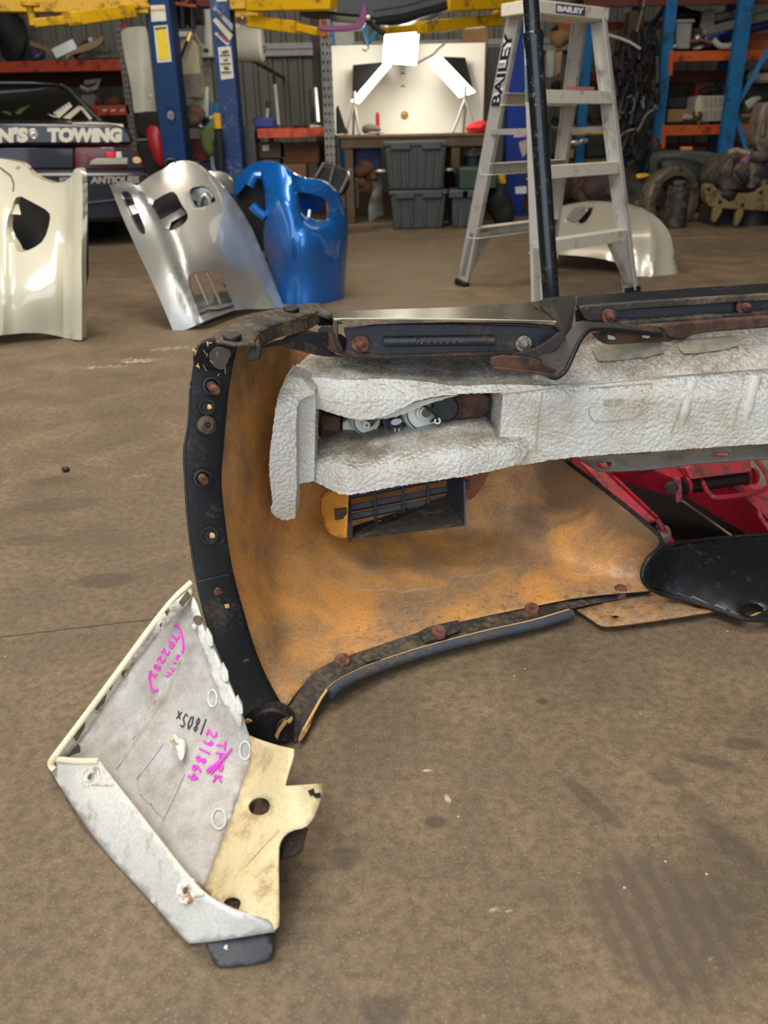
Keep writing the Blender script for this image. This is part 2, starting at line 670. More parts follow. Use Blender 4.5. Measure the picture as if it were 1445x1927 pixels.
def corrugated(name, a, b, z0, z1, pitch, dep, mat, inward):
    a, b = Vector(a), Vector(b)
    L = (b - a).length; d = (b - a) / L; n = Vector(inward)
    prof = [(0, 0), (.30, 0), (.38, 1), (.62, 1), (.70, 0)]
    xs = []
    k = 0
    while k * pitch < L:
        xs += [((k + u) * pitch, w * dep) for u, w in prof]
        k += 1
    m_ = MB()
    lo = [a + d * x + n * w + Vector((0, 0, z0)) for x, w in xs]
    hi = [a + d * x + n * w + Vector((0, 0, z1)) for x, w in xs]
    N = len(xs)
    m_.add(lo + hi, [(i, i + 1, N + i + 1, N + i) for i in range(N - 1)])
    return tag(m_.build(name, mat, smooth=20), 'grey corrugated steel shed wall', kind='structure')


wall_mat = plain('wall_steel', (124, 122, 110), .5, .2, 0, .08, 1.2)
corrugated('wall_back', (-7.5, YB, 0), (7.5, YB, 0), 0, 4.8, .19, .03, wall_mat, (0, -1, 0))
corrugated('wall_left', (-7.5, -1.5, 0), (-7.5, YB, 0), 0, 4.8, .19, .03, wall_mat, (1, 0, 0))
corrugated('wall_right', (7.5, YB, 0), (7.5, -1.5, 0), 0, 4.8, .19, .03, wall_mat, (-1, 0, 0))
mb = MB(); mb.box((-7.5, 1.2, 4.8), (7.5, YB + .1, 4.9))
tag(mb.build('ceiling', plain('roof_sheet', (120, 112, 98), .7), smooth=0), 'dark steel roof sheeting', kind='structure')
mb = MB()
p, q = at(380, 96, YB - .1), at(592, 92, YB - .1)
mb.box((-2.6, YB - .12, q.z - .07), (2.6, YB - .03, q.z - .005))
mb.box((-2.6, YB - .12, q.z + .005), (2.6, YB - .03, q.z + .07))
tag(mb.build('trim_1', plain('girt', (176, 176, 168), .45, .3), smooth=0), 'pale horizontal steel girt across the back wall', kind='structure')

# ------------------------------------------------------------------ the black bumper cover in front, seen from behind
def cover_material():
    t = NT('amber_plastic_inside')
    vec = t.mapping((1.6, 1.6, 2.2))
    big = t.noise(4.2, 6, .6, vec, .8)
    mid = t.noise(14, 6, .65)
    fine = t.noise(420, 3, .7)
    grit = t.noise(1100, 2, .6)
    amber = t.ramp(fine, [(.3, s2l((180, 120, 58))), (.5, s2l((206, 144, 76))), (.7, s2l((220, 168, 106)))])
    brown = t.ramp(fine, [(.3, s2l((112, 88, 66))), (.5, s2l((140, 112, 84))), (.7, s2l((166, 138, 108)))])
    f = t.math('ADD', big, t.math('MULTIPLY', t.math('SUBTRACT', mid, .5), .55))
    # the tray at the bottom holds more road dirt than the clean end wall
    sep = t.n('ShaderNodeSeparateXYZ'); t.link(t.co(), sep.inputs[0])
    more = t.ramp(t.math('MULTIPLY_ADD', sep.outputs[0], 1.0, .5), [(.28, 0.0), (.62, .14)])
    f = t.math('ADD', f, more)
    k = t.ramp(f, [(.45, 0.0), (.74, .9)])
    c = t.mix(k, amber, brown)
    # dark brown high on the end wall and along the top
    hi = t.math('MULTIPLY_ADD', t.math('SUBTRACT', mid, .5), .18, sep.outputs[2])
    c = t.mix(t.ramp(hi, [(.37, 0.0), (.49, .8)]), c, s2l((62, 46, 34)))
    # dried tide lines
    wv = t.n('ShaderNodeTexNoise'); wv.inputs['Scale'].default_value = 5; wv.inputs['Detail'].default_value = 5
    t.link(t.co(), wv.inputs['Vector'])
    d = t.math('ABSOLUTE', t.math('SUBTRACT', t.math('MULTIPLY_ADD', t.math('SUBTRACT', wv.outputs['Fac'], .5), .34, sep.outputs[1]), 1.262))
    low = t.math('LESS_THAN', sep.outputs[2], .075)
    line = t.math('MULTIPLY', t.math('MULTIPLY', t.ramp(d, [(.0012, .55), (.0045, 0.0)]), low), t.ramp(mid, [(.42, 0.0), (.6, 1.0)]))
    c = t.mix(line, c, s2l((196, 182, 164)))
    specks = t.ramp(grit, [(.70, 0.0), (.74, .6)])
    c = t.mix(specks, c, s2l((48, 34, 24)))
    # mud caught in the bottom seam
    mud = t.math('MULTIPLY', t.ramp(t.noise(70, 5, .7), [(.52, 0.0), (.66, 1.0)]), t.ramp(sep.outputs[2], [(.03, .6), (.042, 0.0)]))
    # duct wall browned above its lower edge: shade put in to mark its crease
    duct_shade = t.math('MULTIPLY', t.ramp(t.math('MULTIPLY_ADD', t.math('SUBTRACT', mid, .5), .2, sep.outputs[0]), [(.24, 0.0), (.32, 1.0)]), t.ramp(t.math('MULTIPLY_ADD', t.math('SUBTRACT', big, .5), .25, sep.outputs[2]), [(.07, 0.0), (.13, .8)]))
    c = t.mix(duct_shade, c, s2l((98, 74, 54)))
    grey = t.math('MULTIPLY', t.ramp(t.math('MULTIPLY_ADD', t.math('SUBTRACT', mid, .5), .3, sep.outputs[0]), [(.02, 0.0), (.12, 1.0)]), t.ramp(t.math('MULTIPLY_ADD', t.math('SUBTRACT', big, .5), .5, sep.outputs[1]), [(1.24, 0.0), (1.36, .7)]))
    c = t.mix(grey, c, s2l((122, 102, 82)))
    c = t.mix(mud, c, s2l((70, 54, 42)))
    t.set(color=c, spec=.35, rough=t.ramp(k, [(0, .42), (1, .75)]))
    t.bump(t.math('ADD', fine, t.math('MULTIPLY', mid, 2)), .12, .002)
    return t.m


def foam_material():
    t = NT('white_bead_foam')
    v = t.n('ShaderNodeTexVoronoi', feature='SMOOTH_F1')
    v.inputs['Scale'].default_value = 185
    v.inputs['Smoothness'].default_value = .25
    t.link(t.co(), v.inputs['Vector'])
    e = t.n('ShaderNodeTexVoronoi', feature='DISTANCE_TO_EDGE')
    e.inputs['Scale'].default_value = 185
    t.link(t.co(), e.inputs['Vector'])
    dirt = t.noise(11, 6, .65)
    fine = t.noise(160, 4, .7)
    sep = t.n('ShaderNodeSeparateXYZ'); t.link(t.n('ShaderNodeNewGeometry').outputs['Normal'], sep.inputs[0])
    c = t.ramp(dirt, [(.3, s2l((214, 212, 207))), (.5, s2l((203, 199, 188))), (.68, s2l((178, 168, 148)))])
    c = t.mix(t.math('MULTIPLY', t.ramp(e.outputs['Distance'], [(.0, .42), (.16, 0.0)]), t.ramp(fine, [(.35, .2), (.65, 1.0)])), c, s2l((150, 140, 124)))
    cell = t.n('ShaderNodeSeparateColor'); t.link(v.outputs['Color'], cell.inputs[0])
    c = t.mix(t.math('MULTIPLY', cell.outputs[0], .16), c, s2l((176, 170, 158)))
    # dust settles on the faces that look up
    up = t.math('MULTIPLY', t.ramp(sep.outputs[2], [(.35, 0.0), (.8, 1.0)]), t.ramp(t.math('ADD', dirt, t.math('MULTIPLY', fine, .6)), [(.55, .25), (.95, .95)]))
    c = t.mix(up, c, s2l((104, 94, 80)))
    sp = t.math('MULTIPLY', t.ramp(t.noise(240, 3, .7), [(.66, 0.0), (.72, .8)]), t.ramp(dirt, [(.5, 0.0), (.65, 1.0)]))
    c = t.mix(sp, c, s2l((60, 50, 42)))
    t.set(color=c, rough=.6, spec=.4)
    t.b.inputs['Subsurface Weight'].default_value = .0
    t.bump(v.outputs['Distance'], -.35, .004)
    return t.m


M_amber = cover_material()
M_foam = foam_material()
M_gloss = dirty('black_paint', (24, 24, 26), (60, 54, 46), .02, 6, .27, 0, 90, .02, .5, .6)
M_topgloss = dirty('dusty_sheen_black_paint', (66, 60, 46), (104, 94, 72), .2, 7, .22, 0, 140, .03, .6, .35)  # paler than the black paint: ceiling reflection put into its base colour
M_flange = dirty('black_plastic', (24, 24, 25), (58, 52, 46), .22, 14, .45, 0, 160, .1, .3, .7)
M_dusty = dirty('dusty_black_plastic', (50, 46, 42), (92, 78, 62), .55, 16, .6, 0, 120, .15, .35)
M_steel = dirty('painted_steel', (42, 45, 52), (92, 66, 48), .16, 12, .45, .1, 120, .12, .45, .75)
M_rust = dirty('rusted_steel', (88, 60, 46), (54, 42, 36), .6, 22, .75, 0, 180, .35, .3)
M_bolt = dirty('rusted_bolt', (124, 80, 64), (84, 56, 44), .55, 90, .7, .2, 400, .4, .3)
M_oldsteel = dirty('dark_pressed_steel', (48, 43, 42), (86, 60, 46), .42, 14, .6, .1, 160, .2, .35)
M_seal = dirty('blue_grey_rubber', (64, 70, 78), (92, 78, 64), .32, 12, .5, 0, 200, .15, .35)
M_rub = dirty('grey_rubber', (122, 118, 112), (100, 90, 78), .35, 12, .6, 0, 120, .1, .4)
M_chip = plain('bare_amber_chip', (205, 160, 96), .7)
M_black = plain('deep_black', (14, 13, 13), .7, var=0)

bumper = thing('bumper_cover', 'black bumper cover seen from behind with amber inside and white foam block', 'bumper', (0.30, 1.2, 0))

# end flange edges, top to bottom (x, y, depth)
FO = [(366, 652, 1.105), (357, 720, 1.085), (352, 800, 1.06), (344, 850, 1.045), (346, 900, 1.035), (352, 985, 1.01), (366, 1082, .975),
      (384, 1160, .955), (410, 1240, .935), (440, 1320, .912), (456, 1372, .898)]
FI = [(437, 655, 1.125), (424, 720, 1.10), (415, 800, 1.075), (411, 850, 1.06), (407, 900, 1.05), (414, 985, 1.025), (429, 1082, .99),
      (450, 1160, .97), (475, 1240, .95), (505, 1305, .93), (527, 1343, .915)]
FOs, FIs = resamp(FO, 44), resamp(FI, 44)
mb = MB(); strip(FOs, FIs, .012, mb, (.6, .8, 0))
mb.build('end_flange', M_flange, bumper, .003)
# outer skin turning forward from the flange
mb = MB()
O2 = [(x + 2, y + 3, Y + .10) for x, y, Y in FOs]
a = [at(*p) for p in FOs[4:]]; b = [q + Vector((-.004, .15, 0)) for q in a]
k = len(a); mb.add(a + b, [(i, i + 1, k + i + 1, k + i) for i in range(k - 1)])
o = mb.build('outer_skin', M_gloss, bumper)
o.modifiers.new('t', 'SOLIDIFY').thickness = .003

# the cover itself: end wall, back face, bottom tray and the duct wall in one skin
outl = [(430, 640, 1), (424, 720), (415, 800), (411, 850), (406, 900), (413, 985), (428, 1082), (449, 1160), (474, 1240), (504, 1305), (528, 1346, 1),
        (560, 1300), (600, 1258), (650, 1236), (720, 1212), (800, 1186), (900, 1162), (1000, 1142), (1100, 1122), (1225, 1112, 1),
        (1207, 1092), (1206, 1072), (1222, 1048), (1247, 1024), (1243, 1008), (1200, 972), (1150, 932), (1105, 898), (1068, 868), (1075, 840), (1100, 700, 1), (1100, 640, 1)]
ctl = [(x, y, Y) for x, y, Y in FI[::2]] + [
    (470, 690, 1.23), (462, 800, 1.19), (455, 900, 1.16), (466, 1000, 1.12), (495, 1100, 1.065), (515, 1200, 1.0), (530, 1280, .955), (500, 740, 1.265), (500, 850, 1.245), (500, 950, 1.215),
    (540, 640, 1.32), (540, 760, 1.30), (535, 880, 1.275), (545, 1000, 1.225), (560, 1080, 1.16), (575, 1160, 1.085), (565, 1250, 1.005),
    (600, 660, 1.37), (600, 800, 1.345), (595, 900, 1.325), (598, 990, 1.295), (620, 1060, 1.225), (640, 1140, 1.135), (650, 1225, 1.055),
    (700, 670, 1.40), (700, 850, 1.39), (700, 980, 1.355), (720, 1040, 1.285), (740, 1110, 1.19), (760, 1180, 1.115),
    (850, 670, 1.42), (850, 850, 1.41), (850, 975, 1.39), (860, 1030, 1.32), (870, 1090, 1.235), (880, 1155, 1.155),
    (980, 680, 1.43), (980, 850, 1.43), (978, 960, 1.415), (1000, 1020, 1.345), (1010, 1070, 1.275), (1020, 1130, 1.195),
    (1040, 1010, 1.37), (1060, 900, 1.40), (1068, 868, 1.40), (1105, 898, 1.375), (1100, 980, 1.36), (1090, 1050, 1.315), (1150, 932, 1.35), (1200, 972, 1.325), (1247, 1024, 1.285),
    (1180, 1050, 1.285), (1207, 1092, 1.262), (1150, 1085, 1.277), (1100, 1115, 1.225), (1200, 1108, 1.25), (1100, 690, 1.43)]
W_end = tps([(x, y, Y) for x, y, Y in FI[::2]] + [(470, 690, 1.235), (462, 800, 1.19), (466, 1000, 1.13), (500, 850, 1.265), (500, 950, 1.235), (515, 1200, 1.02), (560, 800, 1.40), (560, 1000, 1.34), (560, 1150, 1.20), (545, 1290, 1.0)], .001)
W_back = tps([(560, 700, 1.40), (700, 700, 1.405), (850, 700, 1.415), (1000, 700, 1.425), (700, 1000, 1.39), (1000, 1000, 1.42), (850, 850, 1.412)], .001)
h_tray = tps([(528, 1346, .036), (600, 1258, .033), (720, 1212, .031), (900, 1162, .03), (1100, 1122, .029), (1225, 1108, .028), (640, 1120, .048), (800, 1090, .042), (1000, 1070, .040), (640, 1020, .085), (850, 1000, .062), (1000, 1000, .055), (560, 1120, .075), (900, 900, .09)], .001)
W_duct = tps([(985, 890, 1.435), (1068, 868, 1.395), (1150, 932, 1.295), (1247, 1024, 1.222), (1060, 1045, 1.322), (1190, 1098, 1.262), (1130, 1000, 1.292), (1207, 1088, 1.252), (1020, 960, 1.375)], .001)


def TRAY(x, y):
    """inside of the cover: the nearest of its walls, with rounded corners where they meet"""
    d = [W_end(x, y), W_back(x, y), fl(x, y, h_tray(x, y)).y if y > 930 else 9.0]
    if x > 880: d.append(W_duct(x, y))
    k = .011
    m_ = min(d)
    base = m_ - k * math.log(sum(math.exp(-(v - m_) / k) for v in d))
    # round swelling where the lamp duct joins the back wall, and soft pressed folds of the end wall
    base -= .020 * math.exp(-(((x - 575) / 26) ** 2 + ((y - 1000) / 70) ** 2))
    fx = float(np.interp(y, [p[1] for p in FI], [p[0] for p in FI]))
    base += .016 * max(0.0, 1 - abs(x - fx) / 36)
    base += .006 * math.sin((x * .7 + y) * .020) * max(0, min(1, (520 - x) / 60))
    return base
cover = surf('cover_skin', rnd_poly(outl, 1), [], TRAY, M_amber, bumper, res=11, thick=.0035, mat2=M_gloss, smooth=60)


# bottom flange with its rivets
LA = resamp([(530, 1348, .912), (560, 1300, .96), (600, 1258, 1.005), (650, 1236, 1.035), (720, 1212, 1.075), (800, 1186, 1.11), (900, 1162, 1.15), (1000, 1142, 1.185), (1100, 1118, 1.225), (1225, 1108, 1.25)], 40)
LB = resamp([(556, 1398, .885), (585, 1345, .925), (620, 1290, .975), (668, 1262, 1.01), (740, 1234, 1.05), (812, 1212, 1.08), (908, 1187, 1.115), (1005, 1165, 1.15), (1080, 1143, 1.185), (1222, 1118, 1.235)], 40)
mb = MB(); strip(LA, LB, .006, mb, (0, .3, -.7))
lip = mb.build('bottom_flange', M_dusty, bumper, .0015)
LC = [(x + 6, y + 13, Y - .004) for x, y, Y in LB[6:32]]
mb = MB(); mb.tube([at(x, y, Y) + Vector((0, 0, .004)) for x, y, Y in LC], .008, 12)
mb.build('edge_seal', M_seal, bumper)
mb = MB(); mb.tube([at(x + 1, y + 2, Y - .002) for x, y, Y in LB[1:32]], .0022, 8)
mb.build('amber_edge', M_chip, bumper)
plate('lip_end', rnd_poly([(586, 1302), (602, 1288), (598, 1320), (588, 1356), (572, 1388), (558, 1398), (570, 1366), (578, 1332)], 1), lambda x, y: fl(x, y, .012).y, .003, M_amber, bumper, .0005, back=(0, .3, -.6))
# hanging lip tongue at the bottom
tong = rnd_poly([(1085, 1147, 1), (1222, 1112, 1), (1290, 1130), (1352, 1148, 1), (1260, 1163), (1150, 1178), (1128, 1176), (1112, 1164)], 1)
def tongue_depth(x, y): return max(fl(x, y, .016).y, 0.5)
surf('lip_tongue', tong, [rnd_poly([(1148, 1160), (1158, 1156), (1168, 1160), (1158, 1164)], 1)], tongue_depth, M_amber, bumper, res=14, thick=.003)
for (x, y, Y) in ((645, 1243, 1.03), (826, 1189, 1.10), (1001, 1146, 1.178), (1168, 1111, 1.235)):
    c = at(x, y, Y - .004)
    mb = MB(); mb.lathe(c, (0, -.35, .94), [(.0125, -.004), (.0125, .001), (.0105, .004), (.004, .0045), (0, .003)], 20)
    mb.build('rivet', M_bolt, bumper)
for q in ([(668, 1232), (700, 1218), (716, 1238), (690, 1246)], [(786, 1190), (808, 1178), (862, 1166), (866, 1186), (800, 1208)]):
    plate('backing_plate', q, [fl(x, y, .034).y for x, y in q], .003, M_dusty, bumper, .0008, back=(0, .2, -1))

# black painted tongue below the intake opening
pan = rnd_poly([(1208, 1072), (1222, 1048), (1248, 1027, 1), (1330, 1014), (1460, 1004, 1), (1700, 988, 1), (1700, 1160, 1), (1445, 1166), (1396, 1165, 1), (1350, 1146), (1290, 1126), (1235, 1116), (1212, 1098)], 1)
PCD = hdepth([(1208, 1072, .098), (1222, 1048, .116), (1248, 1027, .122), (1290, 1020, .090), (1330, 1014, .078), (1700, 988, .07), (1700, 1074, .05), (1400, 1080, .05), (1300, 1075, .058), (1700, 1160, .02), (1396, 1165, .02), (1350, 1146, .023), (1290, 1126, .029), (1235, 1116, .040), (1212, 1098, .075), (1440, 1125, .033), (1340, 1110, .040)])
hole = rnd_poly([(1393, 1142), (1410, 1134), (1428, 1136), (1438, 1148), (1420, 1160), (1402, 1158)], 1)
surf('intake_tongue', pan, [hole], PCD, M_gloss, bumper, res=10, thick=.002)
mb = MB(); mb.tube([at(x, y, PCD(x, y) + .001) for x, y in ((1244, 1028), (1290, 1020), (1330, 1014.5), (1400, 1008.5), (1700, 988.5))], .0035, 8); mb.build('intake_tongue_back_edge', M_flange, bumper)
mb = MB(); mb.tube([at(x, y, PCD(x, y) - .002) for x, y in rnd_poly([(1248, 1026), (1222, 1048), (1207, 1075), (1212, 1098), (1235, 1116), (1290, 1127), (1350, 1147), (1396, 1166), (1440, 1166), (1700, 1160)], 2, False)], .0042, 8)
mb.build('intake_tongue_edge', M_flange, bumper)
plate('torn_patch', [(1413, 1160), (1436, 1158), (1436, 1152), (1424, 1154)], 1.168, .002, M_chip, bumper)
mb = MB(); mb.tube([at(x, y, TRAY(x, y) - .001) for x, y in ((1066, 868), (1105, 897), (1150, 931), (1200, 971), (1240, 1006), (1247, 1024))], .0035, 8)
mb.build('duct_edge', M_flange, bumper)

# lower extension piece of the end flange and its hardware
mb = MB()
EO = [(x - 1, y, Y - .006) for x, y, Y in FOs[26:]]; EI = [(x + 1, y, Y - .006) for x, y, Y in FIs[26:]]
strip(EO, EI, .006, mb, (.5, .8, 0))
mb.build('flange_extension', M_flange, bumper, .002)
plate('flange_foot', rnd_poly([(452, 1360), (500, 1335), (527, 1336), (552, 1352), (554, 1376), (546, 1398), (520, 1402), (480, 1388), (458, 1378)], 1), lambda x, y: .893 - (y - 1340) * .0002, .02, M_flange, bumper, .003)
plate('torn_hole', rnd_poly([(519, 1365), (530, 1356), (540, 1352), (545, 1358), (540, 1368), (528, 1374), (520, 1380)], 1), .88, .004, M_rust, bumper)
for q in ([(517, 1385), (522, 1392), (527, 1378), (540, 1360), (536, 1356), (524, 1372)], [(460, 1357), (466, 1361), (474, 1358), (466, 1354)], [(545, 1362), (551, 1354), (549, 1350), (540, 1358)]):
    plate('chip', q, .876, .003, M_chip, bumper)


def flange_n():
    return Vector((.35, -.9, .25))


def Yf(x, y):
    """depth of the end flange at a pixel"""
    best = min(range(44), key=lambda i: abs(FOs[i][1] - y))
    u = (x - FOs[best][0]) / max(1, FIs[best][0] - FOs[best][0])
    return FOs[best][2] + (FIs[best][2] - FOs[best][2]) * u


for x, y, L in ((398, 726, .020), (381, 900, .008), (409, 1112, .004), (461, 1243, .005)):
    c = at(x, y, Yf(x, y) - .006)
    mb = MB(); mb.lathe(c, flange_n(), [(.013, -.004), (.0125, .0004), (.009, .001), (.0085, 0)], 20)
    s = mb.build('bolt_socket', M_flange, bumper)
    mb = MB()
    ax = (flange_n() + Vector((.1, 0, -.35))).normalized()
    mb.tube([c + ax * (i * .0012 - .003) for i in range(int((L + .006) / .0012))], [.0062 if i % 2 else .0055 for i in range(int((L + .006) / .0012))], 12)
    mb.build('stud', M_bolt, s)
for x, y, r in ((389, 766, .008), (394, 1008, .0095), (488, 1306, .008)):
    c = at(x, y, Yf(x, y) - .006)
    mb = MB(); mb.lathe(c, flange_n(), [(r + .0035, -.003), (r + .003, .0008), (r, .0008), (r * .8, -.001), (0, -.001)], 20)
    s = mb.build('clip_hole', M_black, bumper)
    mb = MB(); mb.blob(c + flange_n() * .0005 + Vector((.003, 0, 0)), r * .45, .3, 3, (1, .4, 1)); mb.build('torn_amber', M_chip, s)
c = at(389, 800, Yf(389, 800) - .006)
mb = MB(); mb.lathe(c, flange_n(), [(.013, -.003), (.012, .006), (.0075, .010), (.0065, .012), (.0045, .012), (.0045, .004), (0, .004)], 22)
mb.build('plastic_plug', M_dusty, bumper)
c = at(424, 1152, Yf(424, 1152) - .008)
mb = MB(); mb.lathe(c, flange_n(), [(.0185, -.003), (.0185, .001), (.0165, .0015), (.0155, .0005), (.008, 0), (.007, -.003), (0, -.003)], 28)
g = mb.build('grommet', M_flange, bumper)
plate('grommet_slot', [(418, 1140), (430, 1138), (432, 1152), (418, 1154)], Yf(424, 1146) - .0095, .002, M_black, g)
plate('grommet_slot', [(422, 1138), (431, 1137), (431, 1144), (424, 1145)], Yf(424, 1140) - .011, .001, M_chip, g)
# torn top of the flange
plate('flange_corner', rnd_poly([(362, 668), (372, 648), (392, 640), (425, 648), (450, 652), (437, 668), (420, 690), (402, 700), (380, 690), (364, 690)], 1), lambda x, y: 1.085 + (x - 362) * .0004, .02, M_flange, bumper, .003)
plate('corner_hollow', rnd_poly([(391, 668), (402, 655), (425, 655), (436, 662), (428, 682), (420, 698), (400, 690)], 1), lambda x, y: 1.078 + (x - 362) * .0004, .006, plain('grey_dust', (78, 72, 64), .8), bumper)
rng = random.Random(4)
for i in range(7):
    x, y = rng.uniform(362, 372), rng.uniform(655, 695)
    x, y = (x + 26, 645 + rng.random() * 8) if i > 4 else (x, y)
    plate('chip', [(x + rng.uniform(-5, 5), y + rng.uniform(-7, 7)) for _ in range(3)], 1.074, .002, M_chip, bumper)
mb = MB()
for i in range(7):
    x, y = rng.uniform(380, 425), rng.uniform(645, 705)
    mb.tube([at(x, y, 1.074), at(x + rng.uniform(-4, 8), y + rng.uniform(3, 12), 1.074)], .0005, 4)
tag(mb.build('dry_grass', plain('pale_straw', (150, 132, 98), .8), bumper), None, kind='stuff')

# upper corner: dusty shelf with two press studs, curved return below it
tops = rnd_poly([(372, 648, 1), (405, 628), (440, 606), (490, 588), (545, 575), (598, 569, 1), (606, 571), (614, 580), (626, 589, 1), (622, 598, 1), (590, 588, 1), (540, 604), (495, 620), (482, 632), (478, 650, 1), (440, 648), (405, 642)], 1)
tc = [(372, 648, 1.09), (440, 648, 1.10), (478, 650, 1.115), (482, 632, 1.135), (440, 606, 1.19), (490, 588, 1.255), (545, 575, 1.325), (598, 569, 1.38), (626, 589, 1.34), (590, 588, 1.31), (540, 604, 1.24), (495, 620, 1.165)]
TOPD = tps(tc)
surf('upper_corner_shelf', tops, [], TOPD, M_dusty, bumper, res=9, thick=.004)
for x, y in ((437, 635), (548, 583)):
    mb = MB(); mb.lathe(at(x, y, TOPD(x, y) - .004), (0, -.15, 1), [(.0125, -.003), (.0125, .003), (.011, .0042), (0, .0042)], 24)
    mb.build('press_stud', M_flange, bumper)
RA = resamp([(478, 651, 1.115), (484, 634, 1.135), (500, 619, 1.17), (545, 602, 1.245), (592, 590, 1.305), (596, 586, 1.31)], 18)
RB = resamp([(486, 678, 1.125), (494, 652, 1.15), (520, 637, 1.19), (556, 628, 1.25), (594, 612, 1.31), (600, 606, 1.315)], 18)
mb = MB(); strip(RA, RB, .008, mb, (.2, .8, 0)); mb.build('shelf_return', M_dusty, bumper, .002)
plate('shelf_hook', rnd_poly([(478, 650), (484, 640), (490, 652), (488, 672), (478, 680), (466, 679), (462, 670), (470, 660)], 1), 1.12, .012, M_dusty, bumper, .003)
plate('return_lower', rnd_poly([(486, 656), (530, 638), (600, 622), (655, 632), (652, 660, 1), (602, 652), (560, 640), (536, 650), (500, 655)], 1), lambda x, y: 1.20 + (x - 486) * .0008, .004, M_steel, bumper, .001)
plate('corner_gusset', rnd_poly([(532, 632), (592, 618), (606, 650), (630, 668), (655, 673), (600, 671), (565, 660), (534, 656)], 1), lambda x, y: 1.26 + (x - 530) * .0006, .006, M_dusty, bumper, .0015)
plate('corner_pocket', [(596, 588), (606, 575), (614, 584), (626, 598), (626, 613), (598, 613)], [1.315, 1.37, 1.36, 1.345, 1.34, 1.32], .004, M_oldsteel, bumper)
plate('rail_end_web', rnd_poly([(598, 614), (630, 612), (632, 640), (650, 664), (690, 672), (668, 676), (628, 664), (600, 644)], 1), lambda x, y: 1.305, .006, M_oldsteel, bumper, .0015)
plate('rail_loop', rnd_poly([(626, 596), (636, 598), (636, 640), (648, 660), (640, 664), (628, 644)], 1), 1.298, .01, M_dusty, bumper, .002)

# upper rail, near half
pr = [(646, 619), (700, 611), (760, 609), (850, 609), (960, 612), (1038, 617), (1052, 630), (1022, 652), (998, 664), (850, 667), (720, 671), (660, 670), (650, 664), (652, 640)]
plate('upper_rail', pr, 1.29, .012, M_steel, bumper, .002)
plate('rail_upper_lip', [(638, 604), (655, 616), (700, 610), (850, 606), (990, 608), (1046, 612), (1042, 606), (880, 602), (640, 600)], [1.285, 1.268, 1.268, 1.268, 1.268, 1.27, 1.285, 1.29, 1.29], .006, M_dusty, bumper, .001)
mb = MB(); mb.tube([at(x, y, 1.288) for x, y in ((722, 643), (840, 641), (930, 640))], .0085, 14); mb.build('pressed_rib', M_steel, bumper)
mb = MB()
pts = [(778, 644), (782, 637), (790, 639), (785, 646), (792, 648), (800, 636), (806, 648), (812, 637), (818, 646), (824, 636), (830, 647), (836, 637), (842, 646), (848, 637), (854, 646), (860, 637), (868, 645)]
mb.tube([at(x, y, 1.278) for x, y in pts], .0012, 5)
mb.build('chalk_scribble', plain('tan_chalk', (112, 92, 68), .9), bumper)
plate('rail_base_strip', [(652, 660), (720, 669), (850, 665), (1000, 660), (1000, 667), (850, 671), (720, 676), (655, 672)], 1.283, .01, M_oldsteel, bumper, .001)


def bolt(x, y, Y, r, mat, parent, ax=(0, -.95, .2)):
    c = at(x, y, Y)
    ax = Vector(ax).normalized()
    mb = MB(); mb.lathe(c, ax, [(r, -.002), (r, .0015), (r * .5, .002)], 26)
    w = mb.build('washer', mat, parent)
    mb = MB(); mb.tube([c, c + ax * .009], r * .56, 6); mb.build('nut', mat, w, .001)
    mb = MB(); mb.tube([c, c + ax * .016], r * .3, 12); mb.build('stud', mat, w, .0008)
    return w


bolt(678, 647, 1.283, .0135, M_bolt, bumper)
bolt(985, 647, 1.283, .0125, dirty('grey_bolt', (130, 122, 112), (96, 74, 58), .35, 60, .5, .5, 300, .2), bumper)

# glossy painted top edge, seen beyond the rail
mb = MB(); strip(resamp([(612, 588, 1.40), (700, 583, 1.43), (850, 578, 1.45), (1014, 567, 1.49)], 30), resamp([(628, 603, 1.299), (740, 603, 1.299), (880, 605, 1.30), (1048, 609, 1.312)], 30), .006, mb, (0, .3, -1))
mb.build('painted_top_edge', M_topgloss, bumper, .001)
mb = MB(); mb.tube([at(x, y, Y) for x, y, Y in ((628, 601, 1.29), (760, 600, 1.29), (900, 602, 1.29), (1046, 606, 1.30))], .0018, 6)
mb.build('bright_edge', plain('scuffed_edge', (168, 160, 136), .4), bumper)
# step up to the middle section
plate('step_web', [(1008, 569), (1040, 560), (1088, 556), (1072, 640), (1062, 636), (1046, 606), (1030, 590)], [1.44, 1.44, 1.40, 1.31, 1.30, 1.32, 1.38], .006, M_gloss, bumper, .001)
plate('torn_edge', [(1000, 572), (1040, 560), (1046, 562), (1028, 580), (1034, 592), (1018, 584)], [1.43, 1.45, 1.42, 1.41, 1.39, 1.41], .003, M_topgloss, bumper)
ct = rnd_poly([(1060, 560, 1), (1200, 549), (1330, 540), (1700, 517, 1), (1700, 537, 1), (1330, 559), (1200, 567), (1092, 577, 1)], 1)
mb = MB(); strip(resamp([(1058, 562, 1.47), (1120, 555, 1.475), (1200, 549, 1.48), (1330, 540, 1.49), (1700, 517, 1.50)], 24), resamp([(1092, 577, 1.386), (1130, 574, 1.387), (1200, 568, 1.389), (1330, 560, 1.392), (1700, 538, 1.396)], 24), .006, mb, (0, .3, -1))
mb.build('painted_middle_edge', M_gloss, bumper, .0015)
plate('middle_rail_lip', [(1090, 577), (1200, 568), (1330, 560), (1700, 538), (1700, 550), (1330, 573), (1200, 582), (1112, 590), (1096, 596)], 1.385, .012, M_dusty, bumper, .002)
plate('middle_rail', [(1096, 590), (1112, 586), (1200, 580), (1330, 571), (1700, 548), (1700, 575), (1330, 598), (1200, 607), (1098, 612)], 1.40, .012, M_steel, bumper, .002)
